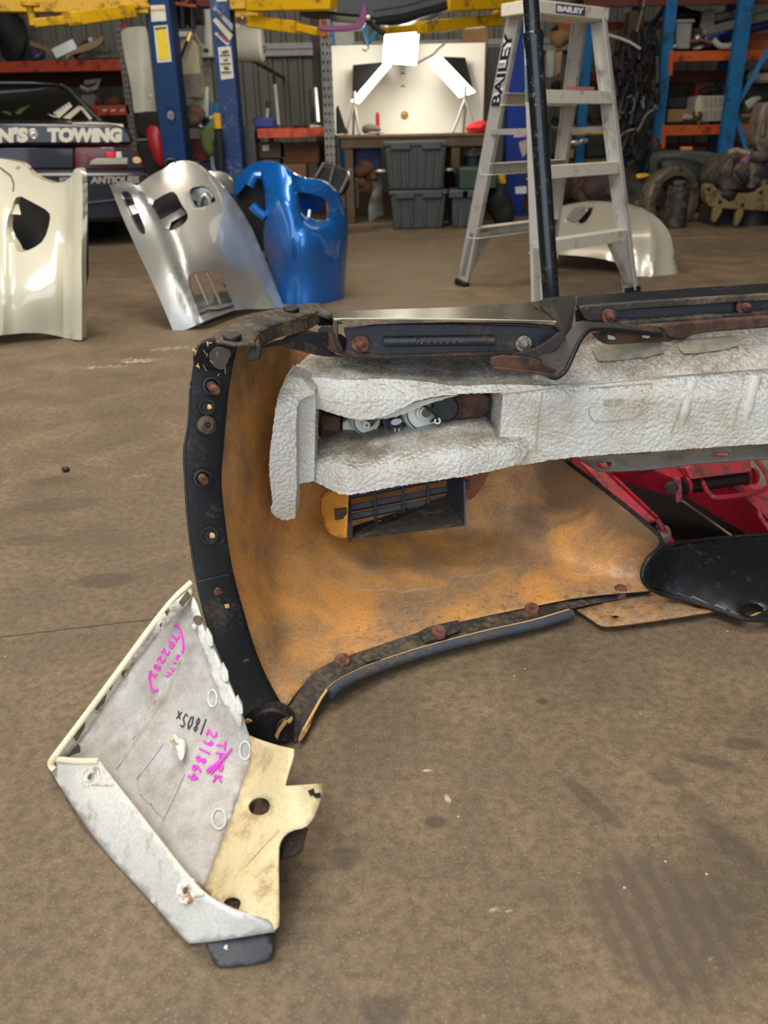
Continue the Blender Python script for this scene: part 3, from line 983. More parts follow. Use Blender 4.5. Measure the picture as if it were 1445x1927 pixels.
plate('middle_rail_base', [(1094, 608), (1200, 603), (1330, 594), (1700, 571), (1700, 579), (1330, 602), (1200, 611), (1100, 614)], 1.38, .02, M_dusty, bumper, .002)
plate('rail_tab', rnd_poly([(1098, 582), (1110, 576), (1114, 588), (1140, 586), (1164, 584), (1166, 600), (1140, 604), (1098, 604)], 1), 1.376, .004, M_oldsteel, bumper, .001)
bolt(1145, 595, 1.372, .0115, M_bolt, bumper, (.2, -.9, .1))
bolt(1399, 576, 1.392, .0135, M_bolt, bumper, (.25, -.9, .1))
plate('shadow_gap', [(1083, 585), (1096, 578), (1096, 604), (1084, 606)], 1.40, .004, M_black, bumper)

# rusted bracket that loops down over the foam
BA = resamp([(1008, 655, 1.27), (1028, 668, 1.25), (1044, 664, 1.245), (1062, 640, 1.255), (1078, 618, 1.275), (1092, 607, 1.29), (1120, 609, 1.31), (1180, 612, 1.34), (1246, 617, 1.365)], 30)
BB = resamp([(1030, 706, 1.225), (1044, 712, 1.215), (1058, 704, 1.212), (1080, 664, 1.225), (1096, 634, 1.245), (1108, 622, 1.26), (1130, 620, 1.28), (1185, 624, 1.31), (1246, 630, 1.335)], 30)
mb = MB(); strip(BA, BB, .005, mb, (0, .8, .3)); br = mb.build('loop_bracket', M_oldsteel, bumper, .0012)
mb = MB(); mb.tube([at(x, y, Y - .001) for x, y, Y in BB], .0036, 8); mb.build('bracket_edge', M_flange, br)
plate('bracket_foot', rnd_poly([(924, 668), (1000, 672), (1030, 690), (1058, 700), (1050, 710), (1030, 710), (1010, 704), (935, 697), (922, 690)], 1), 1.222, .004, M_rust, br, .001)
plate('bracket_foot_flange', [(926, 692), (936, 697), (1008, 704), (1030, 711), (1046, 712), (1044, 705), (1010, 699), (940, 691)], 1.214, .004, M_rust, br, .001)
plate('bracket_cheek', rnd_poly([(955, 668), (1000, 660), (1035, 640), (1056, 622), (1068, 640), (1044, 690), (1020, 690), (985, 684)], 1), 1.255, .006, M_oldsteel, br, .001)
plate('bracket_arm', rnd_poly([(1108, 622), (1246, 632), (1262, 628), (1290, 622), (1286, 642), (1240, 642), (1150, 650), (1128, 644)], 1), lambda x, y: 1.29 + (x - 1108) * .0004, .004, M_rust, br, .001)
for x, y in ((1148, 635), (1213, 632)):
    plate('bracket_slot', rnd_poly([(x - 11, y - 3), (x, y - 5), (x + 11, y + 1), (x + 8, y + 5), (x - 6, y + 3)], 1), 1.288 + (x - 1108) * .0004, .002, plain('foam_seen_through', (176, 172, 164), .7), br)
plate('bracket_bar', rnd_poly([(1244, 612), (1300, 606), (1380, 600), (1700, 577), (1700, 599), (1380, 622), (1310, 628), (1284, 640), (1270, 640), (1250, 630)], 1), 1.345, .014, M_rust, br, .003)

# foam absorber: beam, left arm, recessed strip and lower bar in one block
fm = MB()
def foam_piece(outline, holes, depth, thick, res=15):
    V, Fc = surf_mesh(outline, holes, depth, res, thick, (0.02, 1, 0))
    fm.add(V, Fc)
beam_o = [(545, 716, 1), (560, 722), (592, 744), (594, 768, 1), (650, 786), (690, 792), (735, 780), (790, 750), (870, 741), (946, 739, 1), (940, 826, 1), (934, 828, 1), (900, 884), (980, 876), (1060, 862), (1150, 855), (1300, 845), (1700, 817, 1),
          (1700, 675, 1), (1300, 702), (1180, 712), (1060, 728), (940, 722), (860, 728), (790, 716), (720, 712), (650, 716), (590, 708)]
bz = lambda x, y: 1.262 + max(0, 745 - y) * .0004 + max(0, x - 950) * .00004
foam_piece(rnd_poly(beam_o, 1), [], bz, .10)
# sloping top of the beam
tz_o = [(546, 716, 1), (560, 694), (580, 676, 1), (700, 673), (850, 668), (925, 668, 1), (1060, 690), (1100, 640), (1300, 628), (1700, 597, 1), (1700, 677, 1), (1300, 704), (1180, 714), (1060, 730), (940, 724), (860, 730), (790, 718), (720, 714), (650, 718), (590, 710)]
def tz(x, y):
    yb = np.interp(x, [545, 720, 860, 940, 1060, 1180, 1300, 1700], [714, 714, 730, 724, 730, 714, 704, 678])
    return 1.274 + max(0, x - 950) * .00004 + max(0.0, yb - y) * (.0021 if x < 1000 else .0010)
foam_piece(rnd_poly(tz_o, 1), [], tz, .04)
arm_o = [(544, 706, 1), (528, 730), (519, 760), (513, 810), (506, 860), (507, 905), (514, 945), (508, 958), (516, 972), (536, 981), (556, 975, 1), (558, 912, 1), (557, 780), (562, 752), (592, 742, 1), (575, 716)]
foam_piece(rnd_poly(arm_o, 1), [], lambda x, y: 1.17 + (x - 510) * .0004 + max(0, 760 - y) * .0010, .06, 11)
foam_piece([(553, 740), (594, 742), (591, 905), (556, 913)], [], lambda x, y: 1.235, .07, 13)
bar_o = [(590, 852, 1), (640, 840, 1), (700, 832), (760, 822), (840, 806), (912, 790, 1), (938, 826, 1), (990, 820, 1), (990, 868), (940, 884), (850, 901), (745, 915), (662, 932), (640, 930, 1), (592, 907, 1)]
def bar(x, y):
    edge = np.interp(x, [590, 640, 662, 760, 860, 940, 990], [860, 862, 868, 850, 838, 828, 822])
    left = max(0, 650 - x) * .0011
    e = edge - y
    return 1.222 + left * .6 + 12 * math.log1p(math.exp(e / 12)) * .0020 - .012 + max(0, x - 860) * .0003
foam_piece(rnd_poly(bar_o, 1), [], bar, .08, 11)
foam_piece([(918, 742), (947, 739), (940, 827), (916, 796)], [], lambda x, y: 1.268 + (947 - x) * .0028, .03, 10)
foam_piece(rnd_poly([(594, 768, 1), (650, 784), (735, 778), (790, 752), (868, 742, 1), (800, 762), (764, 778), (735, 788), (680, 790), (655, 788)], 1), [], lambda x, y: 1.285, .05, 10)
foam = fm.build('foam_absorber', M_foam, bumper, smooth=50)
sm_ = foam.modifiers.new('fine', 'SUBSURF'); sm_.subdivision_type = 'SIMPLE'; sm_.levels = sm_.render_levels = 3
tx = bpy.data.textures.new('beads', 'VORONOI'); tx.noise_scale = .0052; tx.distance_metric = 'DISTANCE'; tx.weight_1 = 1.0
dm_ = foam.modifiers.new('beads', 'DISPLACE'); dm_.texture = tx; dm_.texture_coords = 'GLOBAL'; dm_.strength = -.0024; dm_.mid_level = .45
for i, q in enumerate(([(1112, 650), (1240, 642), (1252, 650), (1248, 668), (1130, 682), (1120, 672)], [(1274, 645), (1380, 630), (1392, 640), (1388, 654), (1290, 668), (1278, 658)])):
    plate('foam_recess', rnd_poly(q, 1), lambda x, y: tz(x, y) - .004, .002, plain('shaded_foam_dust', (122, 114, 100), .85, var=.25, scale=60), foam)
# faint moulded plaque and grooves
def groove(pts, r=.0009):
    mb = MB(); mb.tube([at(x, y, bz(x, y) - .0012) for x, y in pts], r, 5)
    return mb.build('mould_line', plain('foam_crease', (172, 162, 142), .8), foam)
groove([(1110, 730), (1227, 721), (1219, 762), (1195, 787), (1120, 795), (1108, 780), (1110, 730)])
groove([(940, 742), (1060, 728), (1180, 716), (1300, 706), (1445, 694), (1690, 679)], .0008)
for gx in ((1020, 738, 1008, 850), (1290, 712, 1262, 815), (1400, 704, 1378, 806)): groove([(gx[0], gx[1]), (gx[0] - 8, (gx[1] + gx[3]) / 2), (gx[2], gx[3])], .0012)
for i in range(2):
    x = 1300 + i * 120
    mb = MB(); mb.tube([at(x, 718 - i * 10, bz(x, 715) + .006), at(x - 14, 770 - i * 10, bz(x, 770) + .006), at(x - 24, 815 - i * 10, bz(x, 815) + .007)], [.011, .012, .006], 12); mb.build('mould_rib', M_foam, foam)
for x, y in ((1115, 762), (1209, 753)):
    mb = MB(); mb.lathe(at(x, y, bz(x, y)), (0, -1, 0), [(.004, -.001), (.004, .0012), (.0028, .0012), (.0028, -.001)], 14); mb.build('mould_dot', M_foam, foam)
p = at(1136, 765, bz(1136, 765) - .001)
lettering('moulded_lettering', 'KISS SEP1', p, at(1172, 762, bz(1172, 762) - .001) - p, Vector((0, 0, .011)), plain('foam_crease', (172, 162, 142), .8), foam, .0008)

# lamp units behind the foam window
lb = plate('lamp_bracket', [(596, 772), (640, 790), (642, 828), (740, 806), (830, 792), (930, 770), (930, 800), (800, 824), (690, 846), (650, 856), (606, 858), (602, 800)], 1.335, .004, M_oldsteel, bumper, .001)
plate('bracket_box', [(604, 780), (640, 786), (640, 812), (606, 812)], 1.325, .02, M_rust, lb, .002)
plate('lamp_shroud', [(596, 770), (925, 735), (930, 775), (645, 846), (600, 860)], 1.372, .003, M_black, lb)
plate('end_bracket', rnd_poly([(838, 746), (850, 738), (922, 738), (924, 782), (850, 792), (838, 780)], 1), 1.31, .02, M_rust, lb, .003)
mb = MB(); mb.cyl(at(836, 765, 1.325), (0, -1, .15), .022, .02, 24); mb.build('dark_socket', M_flange, lb, .002)
wht = plain('white_lamp_plastic', (206, 206, 198), .4)
def lamp(x, y, r, Y, ax):
    ax = Vector(ax).normalized()
    c = at(x, y, Y)
    mb = MB(); mb.lathe(c, ax, [(r, -.03), (r, 0), (r * .95, .003), (r * .90, .003), (r * .86, 0), (r * .45, .001), (r * .45, .010), (r * .36, .012), (r * .3, .018), (0, .018)], 32)
    L = mb.build('lamp_holder', wht, lb)
    mb = MB(); mb.lathe(c, ax, [(r * .88, .0032), (r * .92, .0042), (r * .94, .0032)], 32); mb.build('seal_ring', M_black, L)
    mb = MB(); mb.cyl(c + ax * .016, ax, r * .24, .006, 18); mb.build('bulb_socket', plain('brown_plug', (86, 76, 64), .6), L)
    return c
c1 = lamp(795, 776, .031, 1.315, (.28, -1, .25))
c2 = lamp(690, 790, .026, 1.33, (.35, -1, .1))
plate('lamp_body', rnd_poly([(643, 790), (705, 782), (712, 800), (708, 808), (660, 818), (644, 816)], 1), 1.345, .03, wht, lb, .003)
plate('lamp_body', rnd_poly([(770, 752), (846, 738), (850, 790), (790, 806), (770, 800)], 1), 1.35, .03, wht, lb, .003)
plate('white_tab', [(822, 782), (850, 790), (850, 794), (818, 794)], 1.32, .003, wht, lb)
mb = MB(); mb.lathe(at(744, 792, 1.318), (.1, -1, .2), [(.021, -.04), (.021, 0), (.017, .0), (.016, -.008), (0, -.008)], 22); mb.build('connector', M_flange, lb)
plate('connector_contact', rnd_poly([(734, 794), (742, 788), (754, 788), (757, 794), (748, 800), (738, 800)], 1), 1.306, .003, plain('pale_contact', (176, 182, 190), .4), lb)
mb = MB()
for dx in (0, 8): mb.tube([at(743 + dx, 806, 1.3), at(743 + dx, 813, 1.3)], .001, 5)
mb.build('wire_clip', plain('bright_wire', (214, 212, 204), .4), lb)
mb = MB(); mb.tube([at(x, y, Y) for x, y, Y in ((776, 753, 1.31), (800, 764, 1.29), (816, 776, 1.285), (822, 786, 1.285), (812, 792, 1.295))], .0026, 8); mb.build('wire', M_black, lb)
mb = MB(); mb.tube([at(x, y, Y) for x, y, Y in ((808, 766, 1.295), (820, 774, 1.288), (820, 786, 1.288), (810, 794, 1.294))], .0018, 8); mb.build('wire', plain('green_wire', (52, 84, 58), .5), lb)
for x, y in ((823, 792), (690, 800)):
    mb = MB(); c = at(x, y, 1.285 if x > 700 else 1.305)
    mb.lathe(c, (0, -1, .2), [(.0032, -.001), (.0055, -.001), (.0055, .001), (.0032, .001), (.0032, -.001)], 16); mb.build('ring_terminal', wht, lb)
mb = MB(); mb.tube([at(x, y, 1.308) for x, y in ((678, 782), (700, 778), (712, 786), (700, 800), (688, 806))], .0016, 6); mb.build('wire', plain('green_wire', (52, 84, 58), .5), lb)

# duct grille under the foam
M_gr = dirty('grille_plastic', (54, 57, 64), (84, 74, 62), .3, 16, .5, 0, 140, .1)
mb = MB()
gy = lambda x: 1.342 - (x - 655) * .00000
def gp(x, y): return at(x, y, 1.318 + (x - 655) * .00012)
for x0, yt, yb_ in ((656, 930, 1012), (704, 926, 986), (757, 908, 974), (803, 898, 962), (846, 894, 950)):
    mb.beam(gp(x0, yt - 30) - Vector((0, .012, 0)), gp(x0 + 3, yb_) - Vector((0, .012, 0)), .0055, .014, (1, 0, 0))
for yl in (955, 979, 996):
    mb.beam(gp(658, yl - 22), gp(862, yl - 62), .010, .02, (0, .5, .8))
mb.beam(gp(658, 912), gp(862, 880), .010, .02, (0, .5, .8))
grl = mb.build('duct_grille', M_gr, bumper, .001)
plate('grille_tray', [(662, 1013), (874, 987), (872, 984), (838, 934), (664, 990)], [1.232, 1.245, 1.243, 1.33, 1.318], .003, dirty('dusty_tray', (62, 58, 52), (98, 86, 70), .45, 14, .6), grl, back=(0, .3, -1))
plate('grille_end_wall', [(874, 990), (872, 905), (862, 890), (842, 886), (838, 934)], [1.243, 1.262, 1.28, 1.34, 1.335], .003, M_gr, grl, back=(1, 0, 0))
plate('grille_frame', [(652, 934), (660, 932), (664, 1014), (654, 1012)], [1.30, 1.30, 1.23, 1.245], .004, M_gr, grl, .001)
mb = MB()
for i in range(14):
    x, y = 715 + (i * 37 % 44), 972 - (i * 29 % 12)
    c = gp(x, y) - Vector((0, .03, 0))
    mb.tube([c, c + Vector((rng.uniform(-.012, .012), rng.uniform(-.006, .006), rng.uniform(0, .006)))], .0007, 4)
tag(mb.build('leaf_litter', plain('straw', (168, 150, 104), .8), grl), None, kind='stuff')
ear = rnd_poly([(603, 930), (616, 920), (655, 926, 1), (652, 1012, 1), (640, 1014), (618, 1004), (606, 985), (601, 955)], 1)
surf('duct_collar', ear, [], tps([(603, 930, 1.315), (655, 926, 1.285), (652, 1012, 1.255), (618, 1004, 1.275), (601, 955, 1.315), (630, 965, 1.275)]), plain('clean_amber', (206, 142, 56), .45, var=.15, scale=20), bumper, res=9, thick=.004)
plate('rust_clip', [(628, 960), (652, 957), (654, 976), (630, 979)], 1.262, .006, M_rust, bumper, .001)
plate('rust_clip', [(870, 903), (884, 905), (884, 921), (872, 921)], 1.30, .006, M_steel, bumper, .001)
plate('mount_pad', rnd_poly([(872, 880), (930, 870), (900, 932), (874, 945)], 1), 1.392, .003, plain('rusty_amber', (128, 78, 44), .6, var=.3), bumper)

# grey rubber strip along the top of the intake
slots = [rnd_poly([(1122, 868), (1150, 866), (1152, 874), (1146, 879), (1126, 879)], 1), rnd_poly([(1342, 849), (1368, 848), (1374, 853), (1368, 858), (1346, 857)], 1)]
rs = rnd_poly([(1086, 860, 1), (1180, 856), (1300, 846), (1700, 813, 1), (1700, 847, 1), (1420, 863), (1330, 868), (1230, 881), (1150, 886), (1128, 885), (1112, 876)], 1)
surf('intake_flap', rs, slots, tps([(1086, 860, 1.40), (1300, 846, 1.40), (1700, 813, 1.40), (1700, 847, 1.36), (1330, 868, 1.36), (1150, 886, 1.355), (1112, 876, 1.36)]), M_rub, bumper, res=10, thick=.004)

def sstep_(a, b, v):
    q = min(1, max(0, (v - a) / (b - a)))
    return q * q * (3 - 2 * q)


# ------------------------------------------------------------------ white corner panel leaning on the bumper's end
def white_panel_material():
    t = NT('grubby_white_plastic')
    big = t.noise(14, 6, .65)
    mid = t.noise(50, 5, .65)
    fine = t.noise(300, 4, .7)
    c = t.ramp(fine, [(.3, s2l((168, 163, 156))), (.6, s2l((184, 180, 174)))])
    f = t.math('ADD', big, t.math('MULTIPLY', t.math('SUBTRACT', mid, .5), .6))
    c = t.mix(t.ramp(f, [(.40, 0.0), (.74, .8)]), c, s2l((132, 118, 102)))
    c = t.mix(t.ramp(mid, [(.64, 0.0), (.74, .4)]), c, s2l((206, 203, 198)))
    c = t.mix(t.ramp(fine, [(.68, 0.0), (.74, .6)]), c, s2l((98, 82, 66)))
    t.set(color=c, rough=.5, spec=.4)
    t.bump(t.math('ADD', mid, fine), .08, .002)
    return t.m


M_wp = white_panel_material()
M_front = dirty('pale_grey_white_plastic', (202, 199, 190), (150, 140, 124), .12, 30, .42, 0, 260, .04)
M_cream = dirty('stained_cream_plastic', (208, 190, 148), (164, 136, 96), .42, 18, .5, 0, 260, .1)
M_rim = plain('cream_plastic', (230, 214, 180), .4, var=.08)
M_darkdirt = plain('brown_dirt', (92, 76, 62), .85, var=.3, scale=80)
M_pink = plain('pink_marker', (238, 62, 196), .5, var=0)
M_ink = plain('black_marker', (40, 34, 40), .5, var=0)

panel = thing('corner_panel', 'grubby white bumper corner panel with pink and black handwriting, leaning on the black bumper', 'car panel', (-.2, .75, 0))


PIN = hdepth([(114, 1424, .030), (150, 1398, .032), (372, 1150, .175), (365, 1105, .192), (455, 1345, .105), (470, 1420, .058), (384, 1665, .016), (235, 1480, .018), (310, 1290, .09), (300, 1400, .055), (400, 1480, .046)])
inner = rnd_poly([(116, 1424, 1), (150, 1399), (245, 1264), (297, 1200), (352, 1137), (363, 1124, 1), (372, 1150), (400, 1210), (455, 1345), (468, 1388), (478, 1400, 1), (470, 1440), (440, 1520), (386, 1672, 1), (353, 1660), (225, 1500), (186, 1446), (118, 1446, 1)], 1)
surf('inner_face', inner, [], PIN, M_wp, panel, res=15, thick=.004)
nw = rnd_poly([(88, 1440), (96, 1452), (120, 1492), (188, 1593), (285, 1697), (347, 1769), (360, 1778), (517, 1754, 1), (517, 1745, 1), (505, 1731), (485, 1725), (445, 1717), (413, 1701), (381, 1681), (353, 1649), (309, 1593), (257, 1524), (220, 1476), (192, 1438), (186, 1430, 1), (150, 1430), (118, 1426), (100, 1424)], 1)
NWD = hdepth([(88, 1440, .006), (120, 1492, .004), (188, 1593, .003), (285, 1697, .003), (347, 1769, .006), (517, 1754, .026), (517, 1742, .034), (445, 1717, .052), (381, 1681, .058), (309, 1593, .058), (220, 1476, .056), (186, 1430, .052), (110, 1424, .034), (150, 1500, .026), (300, 1660, .03)])
surf('front_flange', nw, [], NWD, M_front, panel, res=14, thick=.004)
mb = MB(); mb.tube([at(x, y, NWD(x, y) - .001) for x, y in rnd_poly([(100, 1427), (118, 1430), (150, 1433), (186, 1432)], 1, False)], .004, 8); mb.build('flange_lip', M_rim, panel)
rimp = rnd_poly([(360, 1096), (318, 1134), (210, 1281), (138, 1377), (102, 1424), (93, 1438), (102, 1448)], 2, False)
RIMH = tps([(360, 1096, .201), (210, 1281, .116), (138, 1377, .062), (102, 1424, .036), (93, 1438, .024), (102, 1448, .018)])
mb = MB(); mb.tube([fl(x, y, RIMH(x, y)) for x, y in rimp], .0042, 12); mb.build('edge_rim', M_rim, panel)
ledge = [(360, 1104), (363, 1122), (352, 1134), (297, 1197), (245, 1261), (151, 1396), (122, 1430), (104, 1430), (150, 1366), (214, 1282), (320, 1140)]
LED = hdepth([(360, 1104, .197), (352, 1134, .186), (297, 1197, .149), (245, 1261, .110), (151, 1396, .040), (104, 1430, .034), (150, 1366, .066), (214, 1282, .112), (320, 1140, .187)])
surf('inner_ledge', ledge, [], LED, dirty('dirty_ledge', (196, 190, 174), (128, 110, 88), .22, 30, .6, 0, 220, .1), panel, res=10, thick=.003)
for q in ([(336, 1134), (352, 1112), (358, 1124), (344, 1142)], [(310, 1152), (318, 1146), (314, 1160)], [(300, 1176), (304, 1172), (302, 1182)], [(228, 1266), (236, 1260), (232, 1276)],
          [(204, 1292), (214, 1284), (208, 1300)], [(176, 1330), (200, 1308), (196, 1324), (182, 1338)], [(136, 1384), (160, 1356), (158, 1372), (144, 1396)]):
    plate('rust_patch', q, [LED(x, y) - .002 for x, y in q], .002, M_darkdirt, panel)
mb = MB(); mb.lathe(at(132, 1412, PIN(132, 1412) - .004), (.5, -.6, .6), [(.013, -.002), (.012, .001), (.009, .0), (0, -.001)], 20); mb.build('corner_cup', M_darkdirt, panel)
mb = MB(); mb.tube([at(x, y, LED(x, y) - .001) for x, y in ((352, 1135), (297, 1198), (245, 1262), (152, 1398))], .0011, 6); mb.build('ledge_edge', M_wp, panel)
# fixing ears on the front flange
M_ear = dirty('ear_plastic', (196, 194, 186), (132, 104, 72), .4, 80, .5)
for x, y, r, mt in ((172, 1463, .0125, M_ear), (352, 1676, .0125, dirty('rusty_ear', (214, 208, 196), (146, 96, 54), .5, 60, .5))):
    n = Vector((-.35, -.6, .75)).normalized()
    c = at(x, y, NWD(x, y) - .0012)
    mb = MB(); mb.lathe(c, n, [(r, -.004), (r, .0015), (r * .85, .0022), (r * .62, .0008), (r * .4, .0008), (r * .4, .003), (r * .28, .003), (r * .28, 0), (0, 0)], 26)
    e = mb.build('fixing_ear', mt, panel)
    mb = MB(); mb.lathe(c, n, [(r * .27, .0024), (0, .0024)], 16); mb.build('screw_hole', M_darkdirt, e)
for a, b in (((172, 1476), (212, 1478)), ((366, 1688), (384, 1684))):
    mb = MB(); mb.tube([at(*a, NWD(*a) - .001), at(*b, NWD(*b) - .001)], .0009, 5); mb.build('mould_line', M_ear, panel)
# cream wing with its cups and tabs
WD = hdepth([(462, 1384, .075), (478, 1440, .056), (552, 1410, .112), (536, 1478, .098), (607, 1475, .092), (600, 1510, .086), (530, 1592, .066), (526, 1745, .042), (384, 1664, .018), (430, 1560, .038), (440, 1712, .046)])
wing = rnd_poly([(458, 1380, 1), (480, 1390), (520, 1402), (552, 1409, 1), (551, 1425), (541, 1455), (535, 1479, 1), (606, 1474, 1), (609, 1482), (602, 1512), (590, 1540), (575, 1557), (545, 1563), (528, 1578), (523, 1600), (526, 1720), (525, 1742, 1), (517, 1750, 1), (508, 1731), (485, 1725), (445, 1717), (413, 1701), (383, 1672, 1), (394, 1640), (420, 1576), (445, 1510), (466, 1440), (472, 1412)], 1)
cup1 = [(487 + 21 * math.cos(a), 1517 + 17 * math.sin(a)) for a in [i * math.pi / 12 for i in range(24)]]
cup2 = [(436 + 17 * math.cos(a), 1699 + 12 * math.sin(a)) for a in [math.pi * (.98 + i * .095) for i in range(12)]] + [(448, 1716), (434, 1709), (424, 1703)]
surf('wing', wing, [cup1, cup2], WD, M_cream, panel, res=12, thick=.003)
def wnormal(x, y):
    a, b, c = (at(px, py, WD(px, py)) for px, py in ((x, y), (x + 20, y), (x, y + 20)))
    n = (b - a).cross(c - a).normalized()
    return n if n.dot(CAM - a) > 0 else -n


for x, y, r in ((487, 1517, .0125), (436, 1703, .0105)):
    wn = wnormal(x, y)
    c = at(x, y, WD(x, y)) - wn * .010
    mb = MB(); mb.lathe(c, wn, [(r * 1.35, .004), (r * 1.25, .0), (r * .5, .001), (r * .3, .003), (0, .003)], 24); mb.build('rusted_cup', M_rust, panel)
mb = MB(); mb.tube([at(x, y, WD(x, y) - .001) for x, y in ((460, 1630), (500, 1585), (524, 1562))], .0012, 5); mb.build('wing_crease', M_cream, panel)
for q in ([(580, 1490), (590, 1486), (592, 1494), (584, 1498)], [(588, 1496), (602, 1494), (604, 1500), (594, 1502)]):
    plate('torn_hole', q, [WD(x, y) - .0015 for x, y in q], .002, M_black, panel)
# white return with clips along the bumper side
RD = lambda x, y: PIN(x, y) - .006
ret = rnd_poly([(360, 1116, 1), (372, 1140), (384, 1190), (398, 1212), (430, 1285), (455, 1345), (453, 1372), (446, 1366), (424, 1330), (398, 1268), (374, 1198), (358, 1150)], 1)
surf('edge_return', ret, [], RD, M_front, panel, res=9, thick=.004)
for q in ([(384, 1196), (389, 1184), (398, 1200), (401, 1216), (392, 1218)], [(412, 1262), (418, 1250), (428, 1268), (430, 1282), (420, 1284)], [(440, 1322), (446, 1312), (455, 1330), (457, 1344), (447, 1346)]):
    plate('clip_tab', q, [RD(x, y) - .006 for x, y in q], .007, M_front, panel, .001)
plate('clip_gap', rnd_poly([(361, 1162), (376, 1158), (382, 1172), (370, 1178)], 1), lambda x, y: RD(x, y) - .002, .002, M_darkdirt, panel)
mb = MB(); mb.blob(at(366, 1180, RD(366, 1180) - .004), .004, .2, 2); mb.build('clip_stub', M_front, panel)
# moulded rings, lines and a broken post inside
for x, y, rx, ry in ((461, 1412, 10, 17), (412, 1541, 13, 19), (400, 1314, 8, 16)):
    pts = [(x + rx * math.cos(a), y + ry * math.sin(a)) for a in [i * math.pi / 10 for i in range(21)]]
    mb = MB(); mb.tube([at(px, py, PIN(px, py) - .001) for px, py in pts], .0016, 6, False); mb.build('moulded_ring', M_front, panel)
for pts in (((340, 1240), (218, 1446)), ((256, 1465), (306, 1400)), ((256, 1465), (262, 1490), (308, 1538), (346, 1455))):
    mb = MB(); mb.tube([at(px, py, PIN(px, py) - .002) for px, py in pts], .0007, 5); mb.build('mould_line', M_ear, panel)
plate('broken_post', rnd_poly([(317, 1394), (326, 1390), (334, 1400), (344, 1402), (348, 1420), (342, 1434), (334, 1426), (334, 1412)], 1), lambda x, y: PIN(x, y) - .010, .011, M_front, panel, .001)
plate('broken_post_end', [(318, 1394), (326, 1391), (331, 1399), (341, 1402), (340, 1406), (326, 1402)], [PIN(330, 1400) - .012] * 6, .002, M_cream, panel)
# rusted tab and black foot under the wing
tabh = rnd_poly([(552, 1586), (548, 1582), (543, 1586), (548, 1591)], 1)
surf('rust_tab', rnd_poly([(520, 1584, 1), (540, 1566), (578, 1558, 1), (570, 1584), (568, 1600), (552, 1612), (524, 1616, 1)], 1), [tabh], hdepth([(520, 1584, .052), (578, 1558, .066), (568, 1600, .052), (524, 1616, .046)]), M_rust, panel, res=8, thick=.003)
ft = rnd_poly([(380, 1766, 1), (514, 1750, 1), (514, 1796), (508, 1806), (490, 1812), (416, 1822), (402, 1814), (392, 1790)], 1)
FTD = hdepth([(380, 1766, .014), (514, 1750, .018), (514, 1800, .005), (412, 1822, .002), (392, 1790, .008), (450, 1790, .010)])
surf('black_foot', ft, [], FTD, dirty('scuffed_black_rubber', (48, 50, 54), (84, 80, 74), .2, 30, .45, 0, 160, .15), panel, res=10, thick=.002)
mb = MB(); mb.blob(at(425, 1783, FTD(425, 1783) - .001), .0028, .3, 1); mb.build('paint_spot', plain('white_paint_spot', (228, 228, 224), .5, var=0), panel)

# handwriting
GLY = {
    '(': [[(.6, 1), (.2, .75), (.1, .4), (.3, 0)]], ')': [[(.3, 1), (.7, .75), (.8, .3), (.4, 0), (.2, .02)]],
    'w': [[(0, .6), (.2, 0), (.45, .5), (.65, 0), (.95, .65)]], 'i': [[(.4, .6), (.45, 0)], [(.42, .85), (.44, .9)]],
    't': [[(.5, 1), (.5, 0)], [(.1, .65), (.9, .7)]], 'h': [[(.1, 1), (.1, 0)], [(.1, .4), (.5, .6), (.75, .45), (.8, 0)]],
    'T': [[(.5, 1), (.45, 0)], [(0, 1), (1, 1)]], 'P': [[(.15, 1), (.1, 0)], [(.15, 1), (.8, .95), (.8, .55), (.15, .5)]],
    '2': [[(.1, .8), (.4, 1), (.8, .8), (.6, .45), (.1, .05), (.9, 0)]], '8': [[(.75, .85), (.4, 1), (.2, .8), (.75, .3), (.5, 0), (.2, .2), (.75, .85)]],
    '3': [[(.1, .95), (.75, .9), (.4, .55), (.8, .3), (.5, 0), (.1, .08)]], '1': [[(.5, 1.1), (.45, -.1)]],
    '0': [[(.5, 1), (.15, .6), (.3, .05), (.7, .1), (.85, .6), (.5, 1)]], 'S': [[(.85, .9), (.4, 1), (.2, .75), (.75, .4), (.6, 0), (.1, .1)]],
    'x': [[(.1, .5), (.8, 0)], [(.75, .55), (.15, -.02)]], '6': [[(.7, 1), (.25, .5), (.3, .05), (.7, .05), (.75, .4), (.3, .4)]],
    '4': [[(.55, 1), (.1, .4), (.9, .45)], [(.75, .8), (.65, -.05)]], '9': [[(.75, .7), (.45, 1), (.2, .75), (.7, .6), (.6, 0)]],
    'R': [[(.15, 0), (.2, 1), (.75, .9), (.7, .55), (.2, .5), (.85, 0)]], 'K': [[(.15, 1), (.15, 0)], [(.8, 1), (.15, .45), (.85, 0)]],
}


def handwriting(text, o, u, w, hgt, mat, r):
    """strokes from pixel o along pixel vector u; w letter pitch, hgt letter height"""
    L = math.hypot(*u); u = (u[0] / L, u[1] / L); v = (u[1], -u[0])
    mb = MB()
    for i, ch in enumerate(text):
        for st in GLY.get(ch, []):
            pts = []
            for gx, gy in st:
                x = o[0] + u[0] * (i * w + gx * w * .8) + v[0] * gy * hgt
                y = o[1] + u[1] * (i * w + gx * w * .8) + v[1] * gy * hgt
                pts.append((x, y))
            fine = []
            for a, b in zip(pts, pts[1:]):
                fine += [(a[0] + (b[0] - a[0]) * k / 3, a[1] + (b[1] - a[1]) * k / 3) for k in range(3)]
            fine.append(pts[-1])
            P3 = [at(x, y, PIN(x, y) - .0013) for x, y in fine]
            mb.tube(P3, r, 6)
    return mb.build('handwriting', mat, panel)


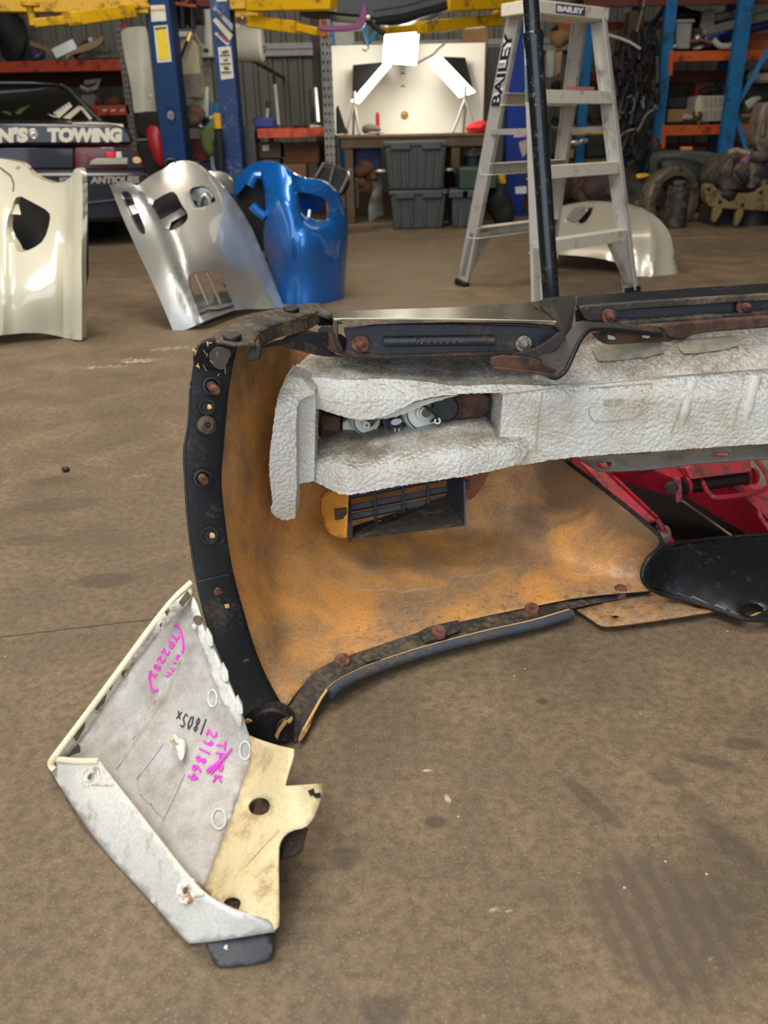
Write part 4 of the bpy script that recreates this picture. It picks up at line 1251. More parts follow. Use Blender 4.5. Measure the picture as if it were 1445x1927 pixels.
handwriting('TP2283', (326, 1191), (-41, 70), 16.2, 13, M_pink, .0012)
handwriting('with', (333, 1231), (-18, 34), 12.4, 10, M_pink, .001)
for pts in (((329, 1178), (333, 1177), (339, 1186), (344, 1204), (345, 1222), (342, 1229)), ((283, 1262), (281, 1276), (284, 1292), (289, 1301), (297, 1298))):
    mb = MB(); mb.tube([at(x, y, PIN(x, y) - .0013) for x, y in pts], .0016, 6); mb.build('handwriting', M_pink, panel)
handwriting('180Sx', (391, 1357), (-54, -18), 12.6, 26, M_ink, .0008)
handwriting('291864', (393, 1371), (-35, 81), 17.6, 18, M_pink, .0013)
handwriting('TPRK', (408, 1394), (-8, 84), 21, 16, M_pink, .0011)
mb = MB()
for pts in (((390, 1454), (434, 1412)), ((388, 1450), (430, 1418)), ((396, 1456), (436, 1408)), ((392, 1446), (426, 1424))):
    mb.tube([at(x, y, PIN(x, y) - .0016) for x, y in pts], .0012, 6)
mb.build('handwriting', M_pink, panel)

# ------------------------------------------------------------------ red trolley jack seen through the intake opening
M_red = dirty('red_enamel', (176, 28, 48), (66, 26, 30), .34, 26, .35, 0, 120, .1, .5)
M_redpale = dirty('worn_red_enamel', (190, 62, 76), (112, 66, 62), .5, 40, .45, 0, 200, .1)
M_pole = dirty('chipped_black_pole', (22, 23, 26), (96, 96, 98), .12, 40, .22, 0, 240, .05, .5, .5)
jack = thing('trolley_jack', 'red trolley jack behind the bumper opening, its long black handle standing upright', 'jack', (.6, 1.8, 0))
def hq(x, y, h): return fl(x, y, h)
def rail_box(a, b, w, zlow, mat, name):
    """side plate of the jack: top edge a-b, going down to zlow"""
    sx = Vector((w, 0, 0))
    mb = MB(); mb.hexa([Vector((a.x, a.y, zlow)), Vector((a.x, a.y, zlow)) + sx, Vector((b.x, b.y, zlow)) + sx, Vector((b.x, b.y, zlow)), a, a + sx, b + sx, b])
    return mb.build(name, mat, jack, .0015)
def extend(a, b, k): return a + (a - b) * k
A, B = hq(1090, 866, .105), hq(1199, 984, .062)
A = extend(A, B, .9)
rail_box(A, B, .005, .008, M_red, 'side_plate')
C1, D1 = hq(1118, 866, .105), hq(1236, 978, .062)
C1 = extend(C1, D1, .9)
mb = MB(); mb.hexa([q - Vector((0, 0, .005)) for q in (A, C1, D1, B)] + [A, C1, D1, B]); mb.build('side_frame', M_redpale, jack, .001)
mb = MB(); mb.beam(D1, hq(1270, 1030, .012), .010, .008, (1, 0, 0)); mb.beam(extend(C1, D1, 0), D1, .014, .006, (0, 0, 1)); mb.build('frame_flange', M_red, jack, .001)
c = hq(1247, 1010, .024); mb = MB(); mb.lathe(c - Vector((.014, 0, 0)), (1, 0, 0), [(.006, 0), (.020, 0), (.022, .004), (.022, .020), (.020, .024), (.006, .024)], 26); mb.build('wheel', plain('grey_steel_wheel', (138, 124, 104), .5, .4), jack)
A2, B2 = hq(1392, 926, .085), hq(1490, 1016, .05)
A2e = extend(A2, B2, 1.3)
rail_box(A2e, B2, .005, .008, M_red, 'side_plate')
C2, D2 = hq(1424, 908, .09), hq(1530, 1000, .05)
C2e = extend(C2, D2, 1.3)
mb = MB(); mb.hexa([q - Vector((0, 0, .005)) for q in (A2e, C2e, D2, B2)] + [A2e, C2e, D2, B2]); mb.build('side_frame', M_redpale, jack, .001)
mb = MB(); mb.tube([hq(x, y, .07) for x, y in rnd_poly([(1480, 938), (1440, 946), (1428, 956), (1430, 972), (1448, 996)], 2, False)], .004, 8); mb.build('wheel_arch_edge', M_redpale, jack)
# lift arm: a tapering plate from the rear pivot to the saddle
fr = [hq(1140, 868, .125), hq(1226, 884, .125), hq(1278, 903, .128), hq(1281, 942, .088), hq(1234, 926, .085), hq(1150, 900, .085)]
mb = MB(); mb.prism(fr, [q + Vector((.004, .012, 0)) for q in fr]); mb.build('lift_arm', M_red, jack, .0015)
fr = [hq(1140, 866, .127), hq(1228, 880, .127), hq(1280, 899, .130), hq(1300, 890, .130), hq(1290, 872, .127), hq(1180, 860, .127)]
mb = MB(); mb.prism(fr, [q - Vector((0, 0, .006)) for q in fr]); mb.build('lift_arm_top', M_red, jack, .001)
fr = [hq(1268, 900, .130), hq(1281, 901, .130), hq(1283, 942, .088), hq(1270, 945, .086)]
mb = MB(); mb.prism([q - Vector((0, .006, 0)) for q in fr], [q + Vector((0, .012, 0)) for q in fr]); mb.build('lift_arm_end', M_redpale, jack, .002)
c = hq(1262, 917, .112) - Vector((0, .004, 0)); mb = MB(); mb.lathe(c, (-.25, -1, .1), [(.013, -.004), (.013, .003), (.010, .006), (.010, .009), (.005, .010), (0, .010)], 22); mb.build('pivot_bolt', M_oldsteel, jack)
fr = [hq(1290, 880, .15), hq(1302, 872, .155), hq(1412, 862, .155), hq(1416, 888, .135), hq(1300, 902, .135)]
mb = MB(); mb.prism(fr, [q + Vector((0, .05, -.02)) for q in fr]); mb.build('saddle_bridge', M_redpale, jack, .003)
mb = MB(); mb.tube([hq(1284, 918, .115), hq(1400, 899, .115)], .0135, 20); mb.build('cross_shaft', plain('black_grease', (34, 28, 28), .35), jack)
for x, r in ((1289, .019), (1402, .017), (1415, .017)):
    c = hq(x, 917 - (x - 1284) * .16, .115); mb = MB(); mb.tube([c, c + Vector((.006, .001, 0))], r, 20); mb.build('collar', M_red, jack, .001)
mb = MB(); mb.tube([hq(x, y, .125) - Vector((0, .02, 0)) for x, y in rnd_poly([(1302, 876), (1318, 905), (1326, 922), (1338, 930), (1400, 922), (1434, 913), (1441, 902), (1432, 880), (1416, 860)], 2, False)], .0048, 10)
mb.build('carry_handle', dirty('chipped_red_rod', (176, 40, 56), (74, 62, 62), .45, 60, .4, .1, 200, .1), jack)
mb = MB(); mb.tube([hq(1276, 938, .05), hq(1330, 975, .046), hq(1384, 1014, .04)], .0026, 8); mb.build('tie_rod', plain('brassy_rod', (150, 128, 92), .4, .3), jack)
tz_ = Vector((0, 0, .006))
mb = MB(); q = [Vector((v.x, v.y, .004)) for v in (A, A2e, B2, B)]; mb.hexa(q + [v + tz_ for v in q]); mb.build('shade_sheet', plain('shade_sheet', (11, 9, 9), .8, var=.2, spec=.15), jack)  # black sheet between the frames stands in for the shade inside the jack
# upright handle in two lengths
HB, HT = at(1046, 700, 2.04), at(996, -40, 2.16)
def hp(k): return HB + (HT - HB) * k
mb = MB(); mb.tube([hp(-.12), hp(.86)], .0205, 20); mb.build('handle', M_pole, jack)
mb = MB(); mb.tube([hp(.845), hp(.865), hp(.87), hp(.878)], [.0215, .0235, .0235, .0215], 20); mb.build('handle_collar', M_pole, jack)
mb = MB(); mb.tube([hp(.87), hp(1.28)], .0178, 20); mb.build('handle_extension', M_pole, jack)
mb = MB(); mb.box((hp(-.12).x - .03, 2.0, .02), (hp(-.12).x + .03, 2.1, .11)); mb.build('handle_socket', M_red, jack, .006)
mb = MB(); mb.box((hp(-.12).x - .05, 1.95, .012), (A2e.x + .02, 2.08, .10)); mb.build('rear_crosspiece', M_red, jack, .003)

# ------------------------------------------------------------------ aluminium double sided step ladder
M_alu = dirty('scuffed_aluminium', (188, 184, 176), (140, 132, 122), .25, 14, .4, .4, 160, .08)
M_alu_lit = dirty('scuffed_aluminium_lit_tread', (214, 206, 188), (160, 148, 128), .2, 20, .5, .12, 160, .08)  # paler copy of the aluminium, light on treads and cap put into its colour
M_label = plain('dark_blue_label', (52, 54, 74), .4, var=.05)
M_white = plain('white_print', (226, 226, 222), .5, var=.04)
M_blackp = plain('black_print', (24, 24, 26), .5, var=0)
LA_, LB_, LD_ = fl(868, 538), fl(1012, 592), fl(1190, 552)
LC_ = LA_ + LD_ - LB_
lu = (LD_ - LB_).normalized(); ln_ = Vector((-lu.y, lu.x, 0))
lc = (LA_ + LB_ + LC_ + LD_) / 4
ladder = thing('step_ladder', 'aluminium double sided step ladder standing on the floor behind the bumper cover', 'ladder', tuple(lc))
LT = 1.21
tops_ = {'A': lc - lu * .25 + ln_ * .06, 'B': lc - lu * .285 - ln_ * .06, 'C': lc + lu * .23 + ln_ * .06, 'D': lc + lu * .205 - ln_ * .06}
feet_ = {'A': LA_, 'B': LB_, 'C': LC_, 'D': LD_}
def rail(k, h):
    a, b = feet_[k], tops_[k] + Vector((0, 0, LT))
    return a + (b - a) * (h / LT)
for k, w in (('A', ln_), ('B', ln_), ('C', ln_), ('D', ln_)):
    mb = MB(); back = lu if k in 'AB' else -lu
    mb.channel(rail(k, .012), rail(k, LT - .02), .07, .028, .004, ln_, back)
    r_ = mb.build('rail', M_alu, ladder, .0008)
    mb = MB(); f0 = feet_[k]; mb.beam(f0, rail(k, .03), .076, .036, ln_); mb.build('rubber_foot', M_flange, r_, .003)
for k1, k2, nn in (('B', 'D', -ln_), ('A', 'C', ln_)):
    for h in (.295, .595, .895):
        a, b = rail(k1, h), rail(k2, h)
        mb = MB()
        mb.channel(a + nn * .03 - Vector((0, 0, .024)), b + nn * .03 - Vector((0, 0, .024)), .052, .07, .003, (0, 0, 1), -nn)
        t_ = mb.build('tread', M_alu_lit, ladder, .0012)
        for q in (a, b):
            mb = MB(); mb.cyl(q + nn * .0325 + (b - a).normalized() * (.012 if q is a else -.012) - Vector((0, 0, .02)), nn, .006, .003, 12); mb.build('rivet', M_alu, t_)
    for k, o_ in ((k1, k2), (k2, k1)):
        d = (feet_[o_] - feet_[k]).normalized()
        a, b, c_ = rail(k, .27), rail(k, .05), rail(k, .27) + d * .15
        mb = MB(); s = nn * .018
        mb.prism([a + s, b + s, b + s + d * .03, c_ + s], [a - s, b - s, b - s + d * .03, c_ - s]); mb.build('corner_brace', M_alu, ladder)
mb = MB()
ca, cb = lc - lu * .30, lc + lu * .235
q = []
for z in (LT - .02, LT + .03): q += [ca - ln_ * .09 + Vector((0, 0, z)), cb - ln_ * .09 + Vector((0, 0, z)), cb + ln_ * .09 + Vector((0, 0, z)), ca + ln_ * .09 + Vector((0, 0, z))]
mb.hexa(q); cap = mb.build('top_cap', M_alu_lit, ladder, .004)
for k1, k2 in (('A', 'B'), ('C', 'D')):
    a, b = rail(k1, .735), rail(k2, .735)
    mb = MB(); mb.beam(a, b, .025, .004, (0, 0, 1)); mb.build('spreader_bar', M_alu, ladder, .0008)
# writing on the cap and on the far rail
def on_cap(s, z): return lc + lu * s - ln_ * .0915 + Vector((0, 0, z))
mb = MB(); a, b = on_cap(-.175, LT - .015), on_cap(.02, LT + .025)
mb.hexa([on_cap(-.150, LT - .012), on_cap(.055, LT - .012), on_cap(.055, LT - .012) + ln_ * .001, on_cap(-.150, LT - .012) + ln_ * .001, on_cap(-.150, LT + .022), on_cap(.055, LT + .022), on_cap(.055, LT + .022) + ln_ * .001, on_cap(-.150, LT + .022) + ln_ * .001])
lab = mb.build('label', M_label, cap)
lettering('lettering', 'BAILEY', on_cap(-.140, LT - .006), lu * .185, Vector((0, 0, .022)), M_white, lab, .001, .06, -ln_)
rd = (rail('A', 1.0) - rail('A', .5)).normalized()
sideA = -lu
def on_a(h, s): return rail('A', h) + (-ln_) * s * .001 + sideA * .002
o = rail('A', .845) - lu * .0015 - ln_ * .027
lettering('lettering', 'BAILEY', o - lu * .001, rd * .30, ln_ * .052, M_white, ladder, .001, .10, -lu)
lettering('lettering', 'BAILEY', o - lu * .002, rd * .30, ln_ * .052, M_blackp, ladder, .0015, .03, -lu)
# green and white safety label on the near rail
for h0, h1, mt in ((.86, 1.0, plain('green_label', (34, 96, 62), .5, var=.05)), (1.0, 1.14, plain('off_white_label', (206, 200, 190), .5, var=.05))):
    mb = MB(); a, b = rail('B', h0), rail('B', h1)
    mb.beam(a - lu * .003, b - lu * .003, .055, .003, ln_); s_ = mb.build('label', mt, ladder)
mb = MB(); a, b = on_cap(-.1, LT), on_cap(.1, LT)
a, b = rail('B', .905), rail('D', .905)
mb.beam(a + (b - a) * .35 - ln_ * .0325, a + (b - a) * .72 - ln_ * .0325, .014, .001, (0, 0, 1)); mb.build('red_label', plain('faded_red_label', (190, 110, 96), .6, var=.1), ladder)

# ------------------------------------------------------------------ painted bumpers standing around the floor
def carpaint(name, rgb, flake=.55, rough=.32, coat=1.0):
    t = NT(name)
    n = t.noise(900, 2, .6)
    g = t.noise(6, 5, .6)
    c = s2l(rgb)
    col = t.ramp(n, [(.3, tuple(x * .85 for x in c)), (.7, tuple(min(1, x * 1.15) for x in c))])
    sc = t.ramp(t.noise(40, 6, .75, t.mapping((1, 1, .25))), [(.68, 0.0), (.74, .25)])
    col = t.mix(sc, col, s2l((196, 190, 178)))
    t.set(color=col, metal=flake, rough=rough, coat=coat)
    t.b.inputs['Coat Roughness'].default_value = .06
    return t.m


M_silver = carpaint('silver_car_paint', (178, 176, 168), .6, .38)
M_blue = carpaint('blue_car_paint', (0, 98, 178), .4, .35)
M_pearl = carpaint('pearl_car_paint', (208, 200, 180), .3, .3)
M_ivory = carpaint('ivory_car_paint', (206, 198, 174), .02, .28)
M_inside = plain('black_bumper_inside', (24, 26, 28), .6, var=.15)


def sstep(e0, e1, v):
    t_ = min(1, max(0, (v - e0) / (e1 - e0)))
    return t_ * t_ * (3 - 2 * t_)


def pline(pts):
    """x of a polyline at height y"""
    ys = [p[1] for p in pts]; xs = [p[0] for p in pts]
    return lambda y: float(np.interp(y, ys, xs))


# silver bumper
sb = thing('silver_bumper', 'silver front bumper standing on its end on the floor, beside the blue one', 'bumper', tuple(fl(430, 600)))
so = rnd_poly([(206, 348, 1), (222, 345), (239, 343, 1), (257, 350, 1), (286, 328), (312, 316), (322, 306), (349, 301), (371, 307), (399, 330), (432, 366), (467, 418), (496, 485), (516, 535), (533, 578, 1), (502, 582), (467, 581), (440, 584), (432, 587), (382, 606), (347, 622), (327, 626, 1), (312, 589), (289, 536), (262, 479), (232, 413), (213, 366)], 1)
sT = tps([(206, 348, 3.86), (257, 350, 3.80), (349, 302, 4.02), (399, 330, 4.05), (480, 430, 4.08), (533, 577, 3.955), (327, 625, 3.475), (382, 606, 3.50), (262, 479, 3.66), (400, 470, 3.70), (440, 560, 3.75), (320, 420, 3.72), (360, 560, 3.52), (467, 581, 3.82), (300, 500, 3.58), (500, 520, 3.95), (300, 340, 3.92)], .0005)
sl = pline([(250, 340), (300, 420), (330, 500), (375, 610)])
sr = pline([(392, 325), (432, 395), (470, 470), (500, 540), (520, 580)])
def sdep(x, y):
    d = sT(x, y)
    d += .035 * (1 - sstep(-7, 7, x - sl(y))) * sstep(345, 370, y)
    d += .03 * sstep(-4, 16, x - sr(y))
    d -= .018 * math.exp(-((x - sl(y) - 20) / 14) ** 2) * sstep(380, 420, y) * (1 - sstep(560, 600, y))
    fx, fy = (x - 397) / 52, (y - 550) / 46
    d += .03 * math.exp(-(fx * fx + fy * fy) ** 2)
    return d
slot = rnd_poly([(225, 362), (236, 359), (246, 364), (262, 402), (276, 438), (266, 443), (257, 430), (240, 396)], 1)
big = rnd_poly([(282, 382), (318, 361), (330, 361), (342, 386), (354, 402), (352, 416), (335, 430), (316, 436), (308, 432), (295, 408)], 1)
ind = rnd_poly([(354, 361), (362, 352), (389, 349), (406, 374), (404, 381), (370, 393), (363, 387)], 1)
fog = rnd_poly([(352, 524), (360, 514), (382, 510), (408, 512), (420, 528), (440, 575, 1), (376, 592, 1), (362, 559)], 1)
surf('bumper_skin', so, [slot, big, ind, fog], sdep, M_silver, sb, res=9, skirt=.03, smooth=50)
surf('inner_skin', rnd_poly([(232, 360), (320, 335), (400, 350), (400, 420), (380, 450), (320, 460), (270, 470)], 1), [], lambda x, y: sT(x, y) + .13, M_inside, sb, res=20)
for a, b in (((366, 513), (392, 573)), ((389, 511), (415, 570))):
    mb = MB(); mb.beam(at(*a, sdep(*a) + .02), at(*b, sdep(*b) + .03), .012, .03, (1, .2, 0)); mb.build('vent_bar', M_silver, sb, .003)
plate('vent_floor', [(370, 578), (434, 562), (440, 575), (377, 591)], lambda x, y: sdep(x, y) + .07, .01, M_silver, sb)
plate('vent_floor', [(366, 556), (428, 548), (440, 575), (376, 591)], [sdep(400, 560) + .22, sdep(420, 550) + .22, sdep(440, 575) + .03, sdep(376, 591) + .03], .01, M_pearl, sb)
plate('lamp_recess', rnd_poly([(356, 360), (388, 350), (405, 376), (370, 392)], 1), lambda x, y: sdep(380, 370) + .09, .006, M_silver, sb)
mb = MB(); mb.tube([at(x, y, sdep(380, 370) + .06) for x, y in ((374, 388), (378, 372), (386, 366), (392, 374), (394, 384))], .012, 8); mb.build('lamp_rib', M_silver, sb)
plate('slot_web', [(242, 388), (256, 384), (262, 400), (250, 404)], lambda x, y: sdep(x, y) + .03, .01, M_silver, sb)
plate('cross_strut', [(300, 415), (340, 392), (352, 402), (322, 418), (318, 432), (308, 430)], lambda x, y: sdep(x, y) + .12, .01, M_silver, sb)
plate('cross_strut', [(282, 378), (322, 352), (326, 360), (286, 388)], lambda x, y: sdep(x, y) + .06, .02, M_silver, sb)
mb = MB(); mb.lathe(at(322, 310, 4.0), (.2, -1, .3), [(.03, 0), (.02, .01), (.012, -.01), (0, -.01)], 16); mb.build('mount_hole', M_inside, sb)
mb = MB(); mb.tube([at(x, y, sdep(x, y) - .004) for x, y in ((376, 591), (392, 584), (412, 583), (440, 575))], .004, 6); mb.build('vent_seam', M_steel, sb)

# blue bumper
bb = thing('blue_bumper', 'metallic blue bumper standing on its end on the floor, behind the silver one', 'bumper', tuple(fl(590, 590)))
bo = rnd_poly([(438, 352), (441, 340), (456, 321), (476, 306), (496, 302), (525, 307), (546, 323), (572, 337), (595, 337), (618, 346), (639, 369), (651, 402), (655, 443), (651, 501), (645, 592, 1), (528, 592, 1), (515, 540), (497, 483), (494, 440), (500, 400), (499, 367), (493, 338), (482, 325), (468, 338), (455, 357), (444, 370)], 1)
bT = tps([(x, y, d + .12) for x, y, d in [(438, 352, 4.18), (476, 306, 4.10), (525, 308, 3.98), (572, 338, 3.98), (618, 347, 4.04), (651, 402, 4.14), (655, 443, 4.12), (643, 585, 4.02), (585, 585, 3.87), (530, 585, 3.93), (497, 483, 4.10), (499, 370, 4.0), (540, 470, 3.86), (600, 470, 3.88), (530, 380, 3.88), (600, 350, 4.0), (630, 500, 3.98)]], .0005)
bl = pline([(546, 325), (556, 370), (563, 411), (558, 470), (551, 556)])
def bdep(x, y):
    d = bT(x, y)
    d += .022 * math.exp(-((x - bl(y)) / 5) ** 2) * sstep(395, 425, y)
    d += .05 * sstep(0, 10, x - bl(y)) * (1 - sstep(400, 440, y))
    d += .06 * sstep(-2, 14, x - (636 + (y - 400) * .03)) * sstep(380, 440, y)
    fx, fy = (x - 592) / 38, (y - 392) / 36
    d += .03 * math.exp(-(fx * fx + fy * fy) ** 2)
    return d
boh = rnd_poly([(557, 362), (572, 362), (590, 366), (610, 371), (620, 391), (615, 414), (604, 419), (583, 416), (569, 402), (562, 386)], 1)
surf('bumper_skin', bo, [boh], bdep, M_blue, bb, res=9, skirt=.09, smooth=50)
surf('inner_skin', rnd_poly([(440, 360), (480, 326), (500, 340), (502, 400), (500, 490), (470, 440), (446, 400)], 1), [], lambda x, y: 4.34 - (x - 440) * .001, M_inside, bb, res=14)
plate('lamp_tunnel', rnd_poly([(556, 358), (596, 360), (612, 378), (606, 394), (586, 402), (566, 398)], 1), lambda x, y: bdep(x, y) + .13, .006, M_blue, bb)
mb = MB(); mb.tube([at(x, y, 4.16) for x, y in ((470, 350), (480, 330), (492, 330))], .02, 8); mb.build('opening_rim', M_blue, bb)
mb = MB(); mb.tube([at(x, y, 4.12) for x, y in ((474, 386), (484, 398), (498, 408))], .022, 8); mb.build('opening_rim', M_blue, bb)
mb = MB(); mb.beam(at(583, 396, 4.1), at(581, 410, 4.08), .014, .01); mb.build('lamp_pin', M_white, bb)

# corner of another bumper, seen between the silver and the blue one
t = thing('bumper_corner', 'small silver and black bumper corner between the silver and blue bumpers', 'bumper', tuple(fl(420, 570)))
surf('corner_skin', rnd_poly([(388, 322, 1), (408, 322), (426, 328), (438, 344), (440, 366, 1), (430, 362), (418, 350), (402, 340, 1)], 1), [], tps([(388, 322, 4.50), (426, 328, 4.52), (440, 366, 4.56), (402, 340, 4.46)]), M_silver, t, res=6, skirt=.06)
a, b = at(402, 345, 4.55), at(436, 360, 4.6)
mb = MB(); mb.hexa([(a.x, 4.56, 0), (b.x, 4.58, 0), (b.x, 4.64, 0), (a.x, 4.62, 0), (a.x, 4.56, a.z), (b.x, 4.58, b.z), (b.x, 4.64, b.z), (a.x, 4.62, a.z)]); mb.build('inner_skin', M_inside, t, .006)

# ivory bumper at the edge of the picture
ib = thing('ivory_bumper', 'ivory white front bumper standing on its end on the floor beside the towing car', 'bumper', tuple(fl(60, 632)))
io = rnd_poly([(-80, 290, 1), (-20, 296), (20, 301), (43, 308), (53, 322), (71, 336), (110, 347), (133, 335), (138, 320), (147, 315), (154, 322), (156, 380), (153, 479), (154, 546), (154, 640, 1), (146, 640), (126, 637), (100, 630), (60, 625), (0, 631), (-80, 640, 1)], 1)
iT = tps([(-80, 300, 3.7), (20, 301, 3.72), (71, 336, 3.62), (110, 347, 3.56), (147, 315, 3.52), (156, 400, 3.46), (154, 640, 3.365), (100, 630, 3.38), (0, 631, 3.32), (-80, 640, 3.4), (60, 560, 3.33), (100, 450, 3.46), (30, 420, 3.52), (60, 500, 3.40), (-80, 470, 3.5), (0, 360, 3.66)], .0005)
ic = pline([(126, 340), (120, 420), (108, 480), (100, 560), (110, 630)])
def idep(x, y):
    d = iT(x, y)
    d -= .035 * sstep(128, 140, x)
    d += .02 * math.exp(-((x - 122) / 9) ** 2) * sstep(400, 460, y)
    d -= .03 * (1 - sstep(4, 24, x)) * sstep(360, 420, y)
    d += .035 * sstep(-60, 0, ic(y) - x) * sstep(470, 520, y) * 0
    return d
ih = rnd_poly([(33, 366), (60, 380), (93, 398), (95, 414), (84, 452), (62, 468), (34, 477), (28, 462), (12, 438), (13, 412), (22, 388)], 1)
surf('bumper_skin', io, [ih], idep, M_ivory, ib, res=9, skirt=.06, smooth=50)
surf('inner_skin', rnd_poly([(-20, 350), (60, 360), (110, 390), (110, 440), (90, 480), (-20, 490)], 1), [], lambda x, y: iT(x, y) + .3, M_inside, ib, res=16)
plate('opening_tab', [(10, 386), (34, 384), (37, 404), (12, 402)], lambda x, y: idep(x, y) + .03, .01, M_ivory, ib)
plate('opening_tab', [(8, 436), (26, 438), (33, 476), (10, 484)], lambda x, y: idep(x, y) + .03, .01, M_ivory, ib)
plate('inner_lip', [(152, 330), (158, 345), (160, 520), (156, 545), (150, 540)], 3.52, .05, M_inside, ib)
mb = MB(); mb.tube([at(x, y, idep(x, y) - .002) for x, y in ((0, 315), (20, 330), (26, 345), (25, 360))], .003, 6); mb.build('crack', M_darkdirt, ib)
mb = MB(); mb.blob(at(44, 318, 3.70), .03, .2, 5, (1.2, .6, .6)); mb.build('edge_pad', plain('dull_grey', (150, 144, 130), .6), ib)

# pearl bumper lying behind the ladder
pb = thing('pearl_bumper', 'pearl white bumper lying upside down on the floor behind the ladder', 'bumper', tuple(fl(1180, 515)))
po = rnd_poly([(1030, 408, 1), (1046, 396), (1068, 386), (1112, 379), (1148, 380), (1202, 386), (1237, 408), (1260, 436), (1267, 467), (1269, 494), (1279, 503), (1278, 518, 1), (1235, 521), (1195, 522, 1), (1186, 506), (1150, 490), (1100, 482), (1030, 478, 1)], 1)
pT = tps([(1030, 408, 5.5), (1112, 379, 5.75), (1202, 387, 5.4), (1237, 409, 5.1), (1260, 440, 4.92), (1278, 518, 4.70), (1195, 522, 4.655), (1150, 490, 4.78), (1030, 478, 5.02), (1100, 440, 5.1), (1180, 430, 4.9), (1200, 480, 4.70), (1060, 450, 5.05)], .0005)
pcx = pline([(1196, 400), (1214, 450), (1212, 520)])
def pdep(x, y):
    d = pT(x, y)
    d -= .03 * math.exp(-((x - pcx(y) - 14) / 8) ** 2)
    d += .05 * sstep(4, 14, x - 1258 - (y - 440) * .1) * sstep(430, 470, y)
    return d
ph_ = rnd_poly([(1086, 418), (1100, 404), (1106, 391), (1120, 389), (1118, 402), (1108, 418), (1098, 423)], 1)
surf('bumper_skin', po, [ph_], pdep, M_pearl, pb, res=9, skirt=.06, smooth=50)
plate('recess_wall', rnd_poly([(1064, 412), (1074, 394), (1104, 382), (1103, 392), (1096, 410), (1080, 420)], 1), lambda x, y: pdep(x, y) - .012, .01, M_silver, pb)
mb = MB(); mb.tube([at(x, y, pdep(x, y) - .015) for x, y in ((1064, 414), (1076, 394), (1106, 382), (1104, 396))], .008, 6); mb.build('recess_edge', M_pearl, pb)
surf('inner_skin', rnd_poly([(1080, 385), (1125, 385), (1120, 425), (1085, 425)], 1), [], lambda x, y: pT(x, y) + .25, plain('dark_red_inside', (70, 34, 28), .7), pb, res=12)

# ------------------------------------------------------------------ purple tow car, rear corner
M_car = carpaint('dark_purple_car_paint', (20, 19, 32), .2, .32, .5)
YC = 6.6
car = thing('tow_car', 'dark purple car seen from behind with white towing and antiques lettering', 'car', tuple(fl(60, 455)))
def cY(x, y, Y, k=.33):
    """the car stands turned: its tail runs off to the back on the far side"""
    d = ray(x, y)
    return (Y + k * 1.75) * d.y / (d.y - k * d.x)


def cat(x, y, Y): return at(x, y, cY(x, y, Y))


CBACK = Vector((-.313, .95, 0))


def cplate(name, q, Y, thick, mat, parent=None, bevel=0.0):
    Ys = [Y(*p[:2]) if callable(Y) else (Y[i] if isinstance(Y, list) else Y) for i, p in enumerate(q)]
    return plate(name, q, [cY(p[0], p[1], v) for p, v in zip(q, Ys)], thick, mat, parent, bevel, back=CBACK)


def cb(name, px_, Y, thick, mat, parent=None, bevel=.02, label=None):
    return cplate(name, px_, Y, thick, mat, parent or car, bevel)
body = cb('body', rnd_poly([(-260, 274, 1), (150, 274), (246, 274), (262, 300), (284, 330), (282, 345), (276, 372), (262, 402), (200, 416), (-260, 420, 1)], 1), YC + .06, 3.9, M_car)
cb('rear_bumper', rnd_poly([(-260, 326, 1), (160, 322), (262, 320), (286, 330), (288, 348), (276, 400), (262, 414), (180, 419), (-260, 424, 1)], 1), YC - .05, .3, M_car, bevel=.03)
mb = MB(); mb.tube([cat(x, y, YC - .06) for x, y in ((-260, 382), (160, 384), (270, 372))], .012, 6); mb.build('bumper_strip', M_car, car)
sp = cb('boot_spoiler', rnd_poly([(-260, 231, 1), (200, 231), (232, 236), (246, 250), (252, 270), (240, 273), (-260, 274, 1)], 1), YC, .35, M_car, bevel=.02)
cb('boot_lid', [(-260, 224), (188, 226), (236, 236), (-260, 236)], [YC + .42, YC + .42, YC + .02, YC + .02], .05, M_car, bevel=0)
cb('boot_panel', [(-260, 276), (139, 277), (140, 318), (-260, 320)], YC + .03, .03, M_car, bevel=.01)
M_glass = plain('dark_rear_glass', (20, 20, 18), .08, var=0, spec=.6)
cb('rear_window', rnd_poly([(-260, 158, 1), (60, 157), (112, 160), (130, 172), (150, 195), (178, 228, 1), (-260, 228, 1)], 1), lambda x, y: YC + .45 + (228 - y) * .012, .02, M_glass, bevel=0)
cb('roof', [(-260, 152), (60, 153), (112, 157), (112, 161), (60, 159), (-260, 159)], lambda x, y: YC + 1.28, 1.3, M_car, bevel=.01)
cb('roof_pillar', rnd_poly([(110, 158, 1), (124, 162), (150, 184), (178, 208), (196, 229, 1), (178, 229, 1), (150, 196), (128, 172)], 1), lambda x, y: YC + .44 + (228 - y) * .012, .06, M_car, bevel=.005)
mb = MB(); mb.tube([cat(x, y, YC + .43 + (228 - y) * .012) for x, y in ((114, 159), (130, 168), (150, 190), (190, 229))], .012, 6); mb.build('pillar_trim', plain('chrome_trim', (180, 176, 166), .25, .8), car)
mb = MB(); mb.tube([cat(x, y, YC + .02) for x, y in ((136, 234), (180, 233), (232, 237))], .012, 6); mb.build('spoiler_edge', M_pearl, sp)
tl = cb('tail_light', [(140, 276), (246, 275), (266, 300), (272, 318), (140, 319)], YC + .02, .05, plain('dark_red_lens', (96, 12, 18), .15, var=.1, coat=.5), bevel=.01)
cplate('light_bezel', [(216, 278), (244, 277), (264, 300), (270, 316), (240, 318), (236, 300), (216, 296)], YC - .002, .02, M_inside, tl, .003)
cplate('red_lens', [(200, 287), (216, 286), (216, 296), (200, 297)], YC - .006, .02, plain('bright_red_lens', (232, 24, 20), .2, var=0), tl, .003)
